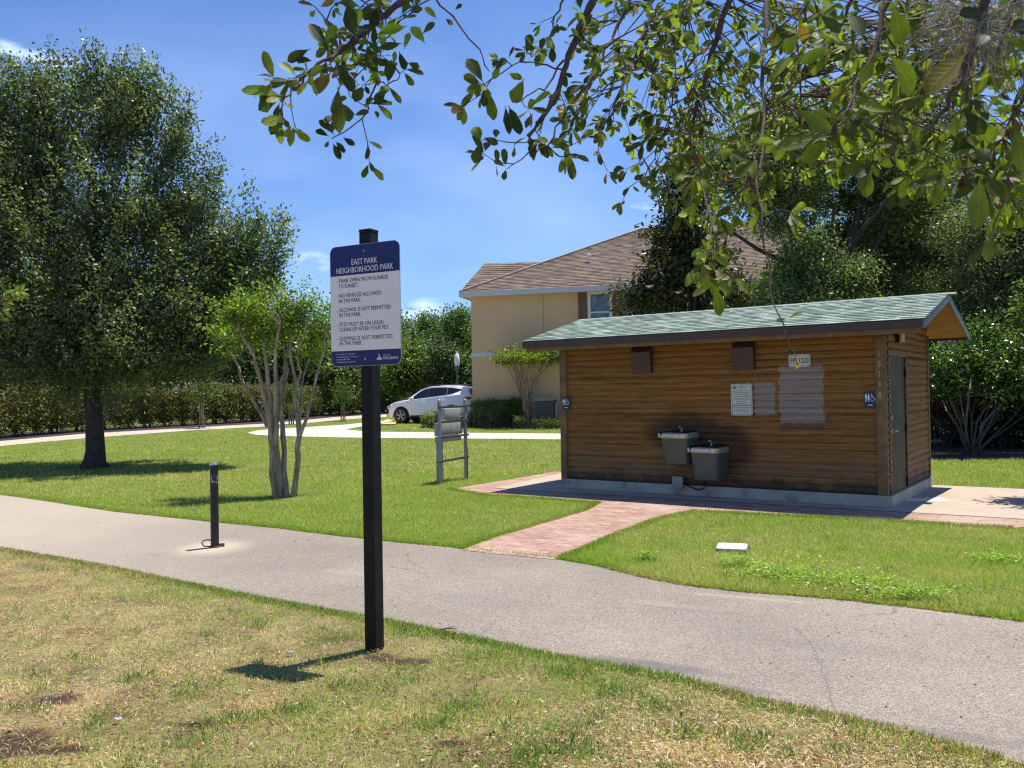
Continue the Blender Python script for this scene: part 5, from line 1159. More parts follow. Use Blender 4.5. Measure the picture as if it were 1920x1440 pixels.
bg_tree("elm_tree", "paler olive tree with fine leaves at the right edge behind the shed", 1870, 22,
        [(1840, 440, 80, 60), (1900, 470, 70, 80), (1860, 530, 95, 60), (1930, 390, 60, 70), (1800, 560, 55, 50), (1930, 560, 80, 80), (1870, 600, 80, 40), (1960, 480, 80, 100)],
        420, 110, 0.22, 0.095, 0.045, (0.17, 0.195, 0.09), M_LEAF, 2, 0.2, 14, 300, group=GR)
bg_tree("oak_tree", "round mid-green young oak peeping over the shed roof right of the magnolia", 1425, 31,
        [(1410, 580, 40, 26), (1455, 560, 42, 40), (1385, 590, 30, 20)], 110, 90, 0.22, 0.12, 0.06, (0.09, 0.16, 0.045), M_LEAF, 1.6, 0.15, 8, 60, group=GR)
# white magnolia blooms
q1 = bpy.data.objects["magnolia_tree"]
b = MB()
for (x, y) in ((1212, 466), (1334, 447), (1322, 410), (1272, 551), (1337, 572), (1218, 540)):
    c_ = Vector(at(x, y, 27.2))-q1.location
    for k in range(7):
        a = k*0.9; d_ = Vector((math.cos(a), math.sin(a), 0.5)).normalized(); s_ = d_.cross(Vector((0, 0, 1))).normalized()
        b.add([c_, c_+d_*0.07+s_*0.045, c_+d_*0.14+Vector((0, 0, .03)), c_+d_*0.07-s_*0.045], [(0, 1, 2, 3)])
b.build("blossoms", simple("white petals", (0.8, 0.76, 0.66), 0.5, 0.05, 10), q1, fix=False)

# ---- big glossy shrub right of the shed and the dark planting behind it
def shrub(name, label, Y, blobs, ncl, per, sig, L, W, col, mat, cat="shrub", yellow=0.05, tone=0.25, stems_px=None, group=None, dscale=0.9, alt=None, base=None, bark=None):
    global OFF
    bx = base or (blobs[0][0], None); q = at(bx[0], 760, Y); q[2] = HT(Y); t = empty(name, tuple(q), 0, label, cat, group); OFF = Matrix.Translation(-Vector(t.location))
    Cc, Dd, mid = clusters(blobs, Y, ncl, 2.2, dscale); Cc[:, 2] = np.maximum(Cc[:, 2], HT(Y)+0.06); b = MB()
    if stems_px:
        for pl, ra in stems_px:
            pts = [at(x, y, Y-0.5+0.3*rng.normal()) if i else q+np.array([rng.normal(0, .08), rng.normal(0, .08), 0]) for i, (x, y) in enumerate(pl)]; b.tube(pts, [ra*(1-0.7*i/(len(pts)-1)) for i in range(len(pts))], 7)
    for c_ in Cc[rng.choice(len(Cc), min(16, len(Cc)), replace=False)]: b.tube(limb_pts(q+rng.normal(0, 0.05, 3)*np.array([1, 1, 0]), c_, 0.0, 4), [0.016, 0.013, 0.01, 0.007, 0.004], 4, cap=False)
    reparent(b.build("stems", bark or M_BARK, t, fix=False)); reparent(crown_leaves("foliage", Cc, Dd, per, sig, L, W, col, 0.28, mat, t, yellow, tone, alt=alt))
    return t
M_STEMG = simple("pale grey stems", (0.12, 0.10, 0.085), 0.9, 0.3, 12)
shrub("privet_bush", "big bright glossy bush with many bare grey stems right of the shed", 19.8,
      [(1830, 655, 75, 42), (1790, 690, 45, 42), (1870, 690, 70, 50), (1830, 710, 85, 40), (1895, 650, 45, 40), (1900, 720, 55, 45), (1770, 720, 28, 35), (1850, 625, 40, 20), (1940, 690, 60, 60)],
      260, 50, 0.14, 0.095, 0.05, (0.13, 0.22, 0.032), M_LEAFG, base=(1818, None), bark=M_STEMG, tone=0.5, alt=(0.3, (0.03, 0.055, 0.018)),  # dark leaf share stands in for the shade inside the bush
      stems_px=[([(1818, 838), (1800, 790), (1782, 750), (1770, 720)], 0.024), ([(1818, 838), (1806, 780), (1800, 740), (1795, 700)], 0.024), ([(1818, 838), (1812, 780), (1818, 730), (1822, 700)], 0.03), ([(1820, 838), (1832, 790), (1850, 762), (1878, 735), (1890, 710)], 0.024), ([(1820, 838), (1838, 800), (1860, 775), (1880, 755), (1885, 730)], 0.03), ([(1816, 838), (1795, 800), (1775, 770), (1765, 745)], 0.028)])
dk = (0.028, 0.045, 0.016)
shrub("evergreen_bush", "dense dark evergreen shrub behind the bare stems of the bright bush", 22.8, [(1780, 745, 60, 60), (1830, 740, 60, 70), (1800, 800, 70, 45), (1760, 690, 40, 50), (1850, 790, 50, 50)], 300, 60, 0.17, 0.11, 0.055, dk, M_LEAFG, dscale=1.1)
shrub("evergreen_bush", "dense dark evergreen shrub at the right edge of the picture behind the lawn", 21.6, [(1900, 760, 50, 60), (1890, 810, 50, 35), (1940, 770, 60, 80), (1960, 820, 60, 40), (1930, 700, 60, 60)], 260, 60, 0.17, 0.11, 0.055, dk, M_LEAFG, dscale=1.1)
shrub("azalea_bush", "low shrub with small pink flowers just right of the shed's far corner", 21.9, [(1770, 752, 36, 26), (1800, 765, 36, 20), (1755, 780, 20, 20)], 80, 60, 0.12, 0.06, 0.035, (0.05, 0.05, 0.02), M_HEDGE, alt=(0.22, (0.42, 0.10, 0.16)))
# right backdrop: wood beyond the planting
def woodland(name, label, blobsY, ncl, per, sig, L, W, col):
    Pc = []; Dc = []
    for Y, bl in blobsY:
        c_, d_, _ = clusters(bl, Y, int(ncl*len(bl)), 2.0, 0.8); Pc.append(c_); Dc.append(d_)
    o = crown_leaves(name, np.concatenate(Pc), np.concatenate(Dc), per, sig, L, W, col, 0.3, M_LEAF, None, 0.05, 0.3)
    return tag(o, label, "woodland", kind="stuff")
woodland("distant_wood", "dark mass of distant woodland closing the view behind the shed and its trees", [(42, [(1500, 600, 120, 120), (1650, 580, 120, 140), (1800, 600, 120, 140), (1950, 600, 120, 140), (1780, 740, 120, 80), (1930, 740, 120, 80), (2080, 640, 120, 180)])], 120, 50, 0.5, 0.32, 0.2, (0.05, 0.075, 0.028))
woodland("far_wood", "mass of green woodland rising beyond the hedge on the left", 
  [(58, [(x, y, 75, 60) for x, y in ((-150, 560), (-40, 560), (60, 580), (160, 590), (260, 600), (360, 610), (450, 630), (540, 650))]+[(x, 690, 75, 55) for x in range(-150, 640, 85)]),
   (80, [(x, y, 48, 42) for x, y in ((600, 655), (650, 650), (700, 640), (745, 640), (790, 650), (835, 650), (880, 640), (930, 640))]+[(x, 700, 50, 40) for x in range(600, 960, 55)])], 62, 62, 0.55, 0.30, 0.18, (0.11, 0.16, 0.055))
GW = "trees beyond the far hedge"
for (lab, x, Y, bl, c_) in (("dark broad tree beyond the hedge, left of the white car's roof", 715, 66, [(705, 690, 45, 40), (735, 700, 45, 35), (690, 660, 40, 40), (725, 655, 35, 35)], (0.09, 0.15, 0.042)),
        ("bright green rounded tree beyond the hedge behind the white car", 775, 62, [(765, 690, 38, 30), (795, 700, 35, 30), (780, 665, 25, 22), (750, 715, 35, 25)], (0.13, 0.20, 0.045)),
        ("tall wispy cypress rising highest against the sky beyond the hedge", 802, 75, [(802, 608, 12, 18), (800, 635, 24, 22), (810, 660, 26, 24), (790, 650, 20, 20)], (0.11, 0.18, 0.055)),
        ("feathery green tree against the sky just left of the house wall", 850, 72, [(850, 610, 24, 18), (858, 635, 28, 22), (840, 655, 28, 26), (866, 600, 14, 12)], (0.11, 0.18, 0.06)),
        ("dark narrow tree behind the street lamp", 840, 60, [(835, 690, 22, 40), (850, 715, 26, 25), (862, 700, 18, 30)], (0.075, 0.12, 0.04)),
        ("deep green tree beyond the hedge between the crape myrtle and the sign post", 640, 60, [(630, 665, 45, 45), (660, 690, 40, 35), (600, 690, 45, 40)], (0.08, 0.13, 0.038))):
    bg_tree("woodland_tree", lab, x, Y, bl, 190, 80, 0.36, 0.21, 0.12, tuple(np.array(c_)*0.97+np.array([0.012, 0.012, 0.01])), M_LEAF, 2.5, 0.2, 6, 30, group=GW, tone=0.26)

# ---- hedge along the far walk: a row of clipped shrubs
hedge_px = [(-120, 850, 0), (0, 826, 0), (160, 812), (300, 804), (367, 800.5), (493, 793), (575, 785.5), (633, 780.5), (725, 775.5), (790, 771)]
line = [gp(p[0], p[1]-2.5) for p in hedge_px]
seg = np.cumsum([0]+[np.linalg.norm(line[i+1]-line[i]) for i in range(len(line)-1)])
def hl(t): return np.array([np.interp(t, seg, [l[k] for l in line]) for k in range(3)])
ns = int(seg[-1]/1.05); protos = []
for k in range(4):
    n_c = 140; c_ = np.stack([rng.uniform(-0.62, 0.62, n_c), rng.uniform(-0.5, 0.5, n_c), rng.uniform(0.22, 1.60, n_c)], 1); c_[:n_c//2, 1] = -0.42+rng.normal(0, 0.06, n_c//2); c_[n_c//2:n_c*3//4, 2] = 1.58+rng.normal(0, 0.05, n_c*3//4-n_c//2)
    d_ = unit(c_*np.array([0.3, 1, 0.6])); me_l = crown_leaves("foliage", c_, d_, 34, 0.13, 0.105, 0.062, (0.135, 0.155, 0.05), 0.3, M_HEDGE, None, 0.06, 0.3, alt=(0.15, (0.20, 0.105, 0.045)))
    b = MB()
    for i in range(5): b.tube([(rng.normal(0, .12), rng.normal(0, .1), -0.05), (rng.normal(0, .2), rng.normal(0, .12), 0.5), (rng.normal(0, .35), rng.normal(0, .15), 1.2)], [0.03, 0.02, 0.008], 5)
    me_s = b.build("stems", M_BARK, None, fix=False); protos.append((me_l.data, me_s.data)); bpy.data.objects.remove(me_l); bpy.data.objects.remove(me_s)
for k in range(ns):
    t = (k+0.5)*seg[-1]/ns; p = hl(t); p2 = hl(t+0.3); ang = math.atan2(p2[1]-p[1], p2[0]-p[0]); nv = np.array([-math.sin(ang), math.cos(ang)])
    e_ = empty("hedge_shrub", (p[0]+nv[0]*0.75, p[1]+nv[1]*0.75, HT(p[1])), ang, "clipped olive-brown shrub in the long hedge beyond the far sidewalk", "hedge", "clipped shrubs of the long far hedge")
    s_ = random.uniform(0.94, 1.08); e_.scale = (s_, s_, s_*random.uniform(0.95, 1.08))
    ml, ms = protos[k % 4] if random.random() < 0.8 else protos[(k+1) % 4]; link("foliage", ml, None, e_); link("stems", ms, None, e_)
# low hedge and shrubs at the house
def boxhedge(label, px0, px1, pyb, pyt, depth, col, name="box_hedge", yellow=0.08, L=0.07, n=None, hl_=None):
    a = gp(px0, pyb); c_ = gp(px1, pyb); Y = a[1]; w = c_[0]-a[0]; h = (pyb-pyt)/FPX*Y; q = (a+c_)/2
    t = empty(name, (q[0], q[1]+depth/2, HT(q[1])), 0, label, "hedge")
    n = n or int(380*w*h); P_ = np.stack([rng.uniform(-w/2, w/2, n), rng.uniform(-depth/2, depth/2, n), rng.uniform(0.05, h, n)], 1)
    f = rng.random(n); P_[f < 0.5, 1] = -depth/2+rng.normal(0, 0.03, (f < 0.5).sum()); P_[f > 0.72, 2] = h+rng.normal(0, 0.03, (f > 0.72).sum()); P_[:, 2] -= 0.10*(np.abs(P_[:, 0])/(w/2))**6
    d_ = unit(P_*np.array([0.3, 1, 0.5])+np.array([0, 0, 0.2])); crown_leaves("foliage", P_, d_, 9, 0.05, L, L*0.55, col, 0.3, M_HEDGE, t, yellow, 0.3, alt=hl_)
    b = MB()
    for x in np.arange(-w/2+0.15, w/2, 0.35): b.tube([(x, 0, -0.05), (x+0.03, 0, h*0.4), (x, 0.05, h*0.8)], [0.02, 0.015, 0.006], 5)
    b.build("stems", M_BARK, t)
boxhedge("clipped dark green box hedge against the tan house wall, left of the myrtle", 884, 962, 802, 756, 1.0, (0.08, 0.13, 0.028), hl_=(0.2, (0.20, 0.27, 0.05)))
boxhedge("lighter green shrub at the right end of the box hedge by the crape myrtle", 955, 986, 801, 752, 0.9, (0.075, 0.13, 0.022), hl_=(0.2, (0.16, 0.22, 0.04)))
boxhedge("green shrub half hidden by the shed, right of the air conditioner", 1030, 1075, 797, 752, 0.9, (0.06, 0.11, 0.02), hl_=(0.1, (0.14, 0.2, 0.04)))
boxhedge("low spreading ground shrub under the myrtle near the house", 1000, 1060, 805, 790, 0.6, (0.07, 0.11, 0.03), "low_shrub")
for lab, x0, x1, yb, yt in (("round variegated pale shrub in the grass in front of the white car", 792, 826, 802, 779), ("small pale variegated shrub right behind the utility rack", 860, 886, 803, 779), ("little grey-green shrub at the myrtle's foot by the house", 966, 984, 804, 786)):
    boxhedge(lab, x0, x1, yb, yt, 0.9, (0.16, 0.18, 0.09), "variegated_shrub", 0.2, 0.09, hl_=(0.25, (0.32, 0.33, 0.2)))
# staked saplings by the far walk
for lab, x, yb, yt, w in (("thin young tree before the far hedge, right of the oak trunk", 378, 803, 715, 26), ("thin young tree in front of the far hedge just left of the sign post", 643, 790, 722, 20), ("slender sapling seen between the crape myrtle trunks before the far hedge", 546, 796, 726, 20)):
    q = gp(x, yb); Y = q[1]; t = empty("sapling", tuple(q), 0, lab, "tree", "young saplings along the far walk"); OFF = Matrix.Translation(-Vector(t.location)); h = (yb-yt)/FPX*Y; b = MB()
    for dx in (-0.10, 0.02, 0.12): b.tube([q+np.array([dx, 0, -0.05]), q+np.array([dx*0.6, 0, h*0.35]), q+np.array([dx*1.5, 0, h*0.8])], [0.035, 0.028, 0.012], 6)
    reparent(b.build("trunk", M_CRAPE, t)); Cc, Dd, _ = clusters([(x, yt+12, w*0.8, 22), (x, yt+25, w, 16)], Y, 34, 2, 1.0)
    reparent(crown_leaves("crown", Cc, Dd, 30, 0.16, 0.12, 0.06, (0.08, 0.125, 0.03), 0.25, M_LEAFB, t))
# a tree just outside the right edge whose shade reaches the apron
q = np.array([8.75, 12.3, 0.]); t = empty("young_tree", tuple(q), 0, "young tree just off the right edge, its shade touching the concrete apron", "tree"); OFF = Matrix.Translation(-Vector(t.location))
Cc = q+np.array([-0.25, -0.1, 3.0])+unit(rng.normal(size=(130, 3)))*rng.random((130, 1))**0.4*np.array([1.15, 0.6, 0.8]); b = MB(); wood(b, [q, q+np.array([0, 0, 1.]), q+np.array([0.05, 0, 2.2]), q+np.array([0, 0, 3.2])], [0.08, 0.06, 0.045, 0.02], Cc, 8, 60, 0.03, 0.008, zlo=1.2)
reparent(b.build("trunk", M_CRAPE, t, fix=False)); reparent(crown_leaves("crown", Cc, unit(Cc-q-np.array([0, 0, 3.])), 90, 0.13, 0.10, 0.06, (0.09, 0.14, 0.03), 0.25, M_LEAF, t))
# ================================================================== THE OAK OVERHEAD: its drooping branches hang into the view
TR0 = np.array([2.7, -1.5, 0.0])
ov = empty("oak_tree", tuple(TR0), 0, "oak standing beside the camera whose leafy branches hang across the top of the view", "tree"); OFF = Matrix.Translation(-Vector(ov.location))
b = MB()
tk = [TR0+np.array([x, y, z]) for x, y, z in ((0, 0, -0.1), (0.02, 0, .5), (0.0, 0.05, 1.6), (-0.1, 0.15, 2.6), (-0.35, 0.6, 3.5))]
b.tube(tk, [0.30, 0.22, 0.19, 0.17, 0.13], 14)
limbs_ = [[tk[-1], (1.9, 0.2, 4.1), (1.2, 1.3, 4.4), (0.3, 2.2, 4.45), (-0.8, 2.8, 4.3)], [tk[-1], (2.3, 0.4, 4.2), (2.2, 1.6, 4.5), (1.9, 2.9, 4.6)]]
for l in limbs_: b.tube(l, [0.12, 0.09, 0.07, 0.05, 0.03][:len(l)], 10)
limb_nodes = np.array([np.array(l[i])+(np.array(l[i+1])-np.array(l[i]))*t for l in limbs_ for i in range(len(l)-1) for t in np.linspace(0, 1, 6)])
reparent(b.build("trunk", M_BARK, ov, 50, fix=False))
# branches traced along their real runs: (pixels, depth at start, depth at end, radius start, radius end, leafiness)
BR = [
 ([(775, -8), (723, 29), (694, 55), (663, 73), (629, 104), (595, 120), (569, 146), (546, 169), (531, 188)], 2.0, 1.75, .011, .0022, .9),
 ([(708, -8), (716, 39), (716, 86), (705, 146), (694, 182), (689, 208), (660, 237), (621, 260)], 2.0, 1.9, .0045, .0016, .25),
 ([(563, -6), (591, 13), (624, 46), (645, 62)], 1.9, 2.0, .0022, .0018, .1),
 ([(613, 105), (632, 146), (655, 180), (689, 194)], 1.9, 1.9, .0022, .0014, .4),
 ([(705, 148), (725, 161), (745, 150), (757, 132)], 1.95, 1.9, .0022, .0014, .2),
 ([(712, 80), (735, 60), (765, 30), (790, -8)], 1.95, 2.0, .0022, .003, .5),
 ([(815, -6), (850, 31), (900, 93), (917, 133)], 2.1, 2.0, .0032, .0018, .05),
 ([(1118, -8), (1086, 52), (1065, 104), (1049, 161), (1026, 208), (990, 256)], 2.1, 2.0, .013, .0065, .35),
 ([(1057, 113), (1027, 160), (1000, 173), (967, 193)], 2.05, 1.95, .0035, .0018, .15),
 ([(1053, 130), (1013, 120), (987, 117), (960, 123), (907, 160)], 2.05, 1.95, .003, .0016, .4),
 ([(1090, 170), (1053, 227), (1027, 273), (990, 287), (950, 317)], 2.05, 1.95, .0045, .0016, .1),
 ([(1010, 278), (1007, 263), (973, 267), (933, 263), (903, 263)], 1.98, 1.95, .0022, .0014, .1),
 ([(1027, 273), (1047, 293), (1067, 287)], 2.0, 2.0, .0022, .0016, .1),
 ([(1184, -8), (1161, 42), (1148, 78), (1115, 125), (1102, 161), (1086, 198), (1070, 242)], 2.2, 2.05, .008, .0035, .7),
 ([(1159, 39), (1135, 39), (1104, 57), (1078, 86)], 2.2, 2.1, .004, .002, .4),
 ([(1228, -8), (1216, 42), (1200, 78), (1182, 125), (1167, 161), (1151, 208), (1120, 245)], 2.3, 2.1, .009, .004, .85),
 ([(1371, -8), (1349, 57), (1331, 112), (1315, 172), (1294, 250), (1289, 365)], 2.3, 2.3, .013, .004, .7),
 ([(1336, 76), (1294, 120), (1271, 156), (1260, 198), (1240, 260)], 2.3, 2.2, .005, .002, .9),
 ([(1289, 128), (1245, 128), (1206, 133)], 2.3, 2.2, .0028, .0016, .6),
 ([(1440, -8), (1432, 78), (1430, 130), (1435, 208), (1430, 286), (1422, 375)], 1.95, 1.62, .009, .0035, .3),
 ([(1422, 375), (1430, 440), (1445, 520), (1460, 590), (1478, 640), (1492, 672)], 1.62, 1.45, .0030, .0010, .0),
 ([(1672, -8), (1641, 86), (1623, 130), (1602, 177), (1581, 213), (1566, 253)], 1.5, 1.4, .007, .0035, .7),
 ([(1600, -8), (1570, 60), (1540, 110), (1480, 170), (1420, 215)], 1.9, 2.1, .006, .002, .8),
 ([(1850, -8), (1830, 80), (1811, 130), (1785, 167), (1759, 216), (1745, 240)], 1.3, 1.3, .012, .003, .6),
 ([(1912, -8), (1889, 47), (1860, 110), (1816, 150), (1813, 250)], 1.5, 1.5, .009, .002, .5),
 ([(1790, 165), (1783, 250), (1700, 290), (1690, 330)], 1.6, 1.7, .003, .0016, .5),
 ([(1940, 150), (1900, 200), (1880, 260), (1850, 310)], 1.5, 1.4, .004, .002, .9),
 ([(1294, 250), (1310, 330), (1330, 400), (1338, 470), (1338, 505)], 2.1, 1.8, .0045, .0012, .42),
 ([(1256, 220), (1230, 280), (1210, 330)], 2.2, 2.2, .003, .0015, 1.0),
 ([(1500, 150), (1500, 230), (1460, 300), (1400, 330)], 2.2, 2.3, .004, .002, .9),
 ([(1060, -8), (1040, 30), (1030, 70)], 2.1, 2.1, .004, .002, 1.0),
 ([(1290, -8), (1270, 50), (1240, 90)], 2.4, 2.3, .005, .002, 1.0),
 ([(1520, -8), (1500, 60), (1490, 120)], 2.0, 2.0, .005, .002, 1.0),
 ([(1740, -8), (1720, 80), (1690, 150), (1650, 240)], 1.7, 1.8, .006, .002, 1.0),
 ([(1930, 250), (1890, 330), (1850, 380)], 1.3, 1.3, .004, .002, .8),
]
b = MB(); nodes = []; LP = []; LD = []; LL = []; LW = []; LC = []; LN = []
def view_n(p): v = _C-np.array(p); return v/np.linalg.norm(v)
def add_leaf(p, d, L, ratio=0.42, col=None, face=0.7):
    d = np.array(d, float); d /= np.linalg.norm(d); LP.append(p); LD.append(d); LL.append(L); LW.append(L*ratio)
    nn = rng.normal(size=3)*(1-face)+np.array([0, 0, 0.5])+view_n(p)*face; LN.append(nn)
    if col is None:
        u = rng.random()
        col = (np.array([0.062, 0.085, 0.027]) if u < 0.52 else np.array([0.11, 0.15, 0.035]) if u < 0.82 else np.array([0.19, 0.25, 0.04]))*rng.uniform(0.7, 1.3)
        if rng.random() < 0.04: col = np.array([0.16, 0.10, 0.04])
    LC.append(col)
def rosette(p, ax, L, n=None, bright=None):
    n = n or int(rng.integers(3, 7)); ax = np.array(ax)/max(np.linalg.norm(ax), 1e-6); s1 = np.cross(ax, [0.3, 0.2, 1]); s1 /= np.linalg.norm(s1); s2 = np.cross(ax, s1); a0 = rng.random()*6.28
    for i in range(n):
        a = a0+6.28*i/n+rng.normal(0, 0.3); sp = rng.uniform(0.5, 1.3)
        d = ax*0.7+(s1*math.cos(a)+s2*math.sin(a))*sp+np.array([0, 0, -0.25])
        add_leaf(np.array(p)+rng.normal(0, 0.003, 3), d, L*rng.uniform(0.6, 1.2), rng.uniform(0.32, 0.46), bright)
def twig(p, d, l, r, L, n=None, bright=None):
    p = np.array(p); d = np.array(d)/np.linalg.norm(d); q = p+d*l+np.array([0, 0, -0.12*l]); m_ = (p+q)/2+rng.normal(0, 0.08*l, 3)
    b.tube([p, m_, q], [r, r*0.8, r*0.55], 5, cap=False); rosette(q, q-m_, L, n, bright)
    if l > 0.07: rosette(m_, rng.normal(size=3)+d*0.5, L*0.8, 2, bright)
for (pl, ya, yb, ra, rb_, lf) in BR:
    k = len(pl); raw = [at(x, y, ya+(yb-ya)*i/(k-1)) for i, (x, y) in enumerate(pl)]; P_ = []
    for i in range(k-1):
        for t in (0, 0.34, 0.67): P_.append(raw[i]+(raw[i+1]-raw[i])*t+(rng.normal(0, 0.0035, 3) if t else 0))
    P_.append(raw[-1]); n_ = len(P_); rd = [0.72*(ra+(rb_-ra)*i/(n_-1))*(1+0.12*rng.normal()) for i in range(n_)]
    b.tube(P_, rd, 7); nodes += P_
    if pl[0][1] < 0:   # carry the branch on above the frame to the limb it grows from
        j = int(np.argmin(np.linalg.norm(limb_nodes-P_[0], axis=1))); tg = limb_nodes[j]; st = P_[0]; dr = st-P_[2]; dr = dr/np.linalg.norm(dr)
        c1 = st+dr*0.5; mid_ = [(1-t)**2*st+2*t*(1-t)*c1+t*t*tg for t in np.linspace(0, 1, 7)]; b.tube(mid_, [ra*(1+0.8*i/6) for i in range(7)], 7, cap=False)
    acc = 0; LB = 0.044
    for i in range(1, n_):
        seg_ = np.array(P_[i])-np.array(P_[i-1]); acc += np.linalg.norm(seg_)*lf
        while acc > 0.028:
            acc -= 0.028; ax = seg_/np.linalg.norm(seg_); d = rng.normal(size=3); d -= ax*d.dot(ax); twig(P_[i], d*0.9+ax*0.9, rng.uniform(0.02, 0.10), 0.0014, LB*rng.uniform(0.75, 1.15))
    if lf > 0.3: rosette(P_[-1], P_[-1]-P_[-2], LB)
nodes = np.array(nodes)
# leafy fill between the branches
def fill(poly, n, Y0, Y1, L=0.040, bright=0.15):  # bright: share of leaves coloured yellow-green to look sunlit
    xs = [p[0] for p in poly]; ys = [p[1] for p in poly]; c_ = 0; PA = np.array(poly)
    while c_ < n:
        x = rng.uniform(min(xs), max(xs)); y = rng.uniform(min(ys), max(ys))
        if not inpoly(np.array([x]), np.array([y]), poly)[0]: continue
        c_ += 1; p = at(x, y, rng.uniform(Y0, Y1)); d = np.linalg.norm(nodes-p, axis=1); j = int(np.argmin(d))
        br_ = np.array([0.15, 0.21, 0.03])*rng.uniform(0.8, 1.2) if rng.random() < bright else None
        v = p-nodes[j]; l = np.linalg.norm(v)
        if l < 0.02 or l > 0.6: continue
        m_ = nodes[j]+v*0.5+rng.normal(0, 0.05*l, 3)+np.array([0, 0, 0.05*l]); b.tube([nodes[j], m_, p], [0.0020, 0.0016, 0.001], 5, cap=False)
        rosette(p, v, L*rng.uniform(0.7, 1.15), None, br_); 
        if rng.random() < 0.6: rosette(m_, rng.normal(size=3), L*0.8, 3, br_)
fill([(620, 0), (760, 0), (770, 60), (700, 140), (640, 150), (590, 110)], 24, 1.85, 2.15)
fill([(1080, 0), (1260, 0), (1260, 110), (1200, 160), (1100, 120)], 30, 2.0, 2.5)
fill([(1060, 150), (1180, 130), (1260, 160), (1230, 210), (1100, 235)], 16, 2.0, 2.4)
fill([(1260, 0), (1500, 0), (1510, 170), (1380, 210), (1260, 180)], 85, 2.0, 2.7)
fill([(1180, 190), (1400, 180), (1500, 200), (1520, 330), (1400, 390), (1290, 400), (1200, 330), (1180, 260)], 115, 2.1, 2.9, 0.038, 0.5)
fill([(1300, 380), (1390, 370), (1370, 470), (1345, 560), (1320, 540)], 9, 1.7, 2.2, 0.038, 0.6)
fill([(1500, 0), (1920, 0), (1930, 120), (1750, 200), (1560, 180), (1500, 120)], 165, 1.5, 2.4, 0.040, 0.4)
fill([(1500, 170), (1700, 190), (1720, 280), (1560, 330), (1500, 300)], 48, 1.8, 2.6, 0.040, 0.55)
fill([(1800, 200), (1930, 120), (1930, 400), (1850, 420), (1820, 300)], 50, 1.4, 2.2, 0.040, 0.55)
fill([(1640, 260), (1780, 240), (1760, 350), (1680, 380)], 8, 1.8, 2.3, 0.05, 0.7)
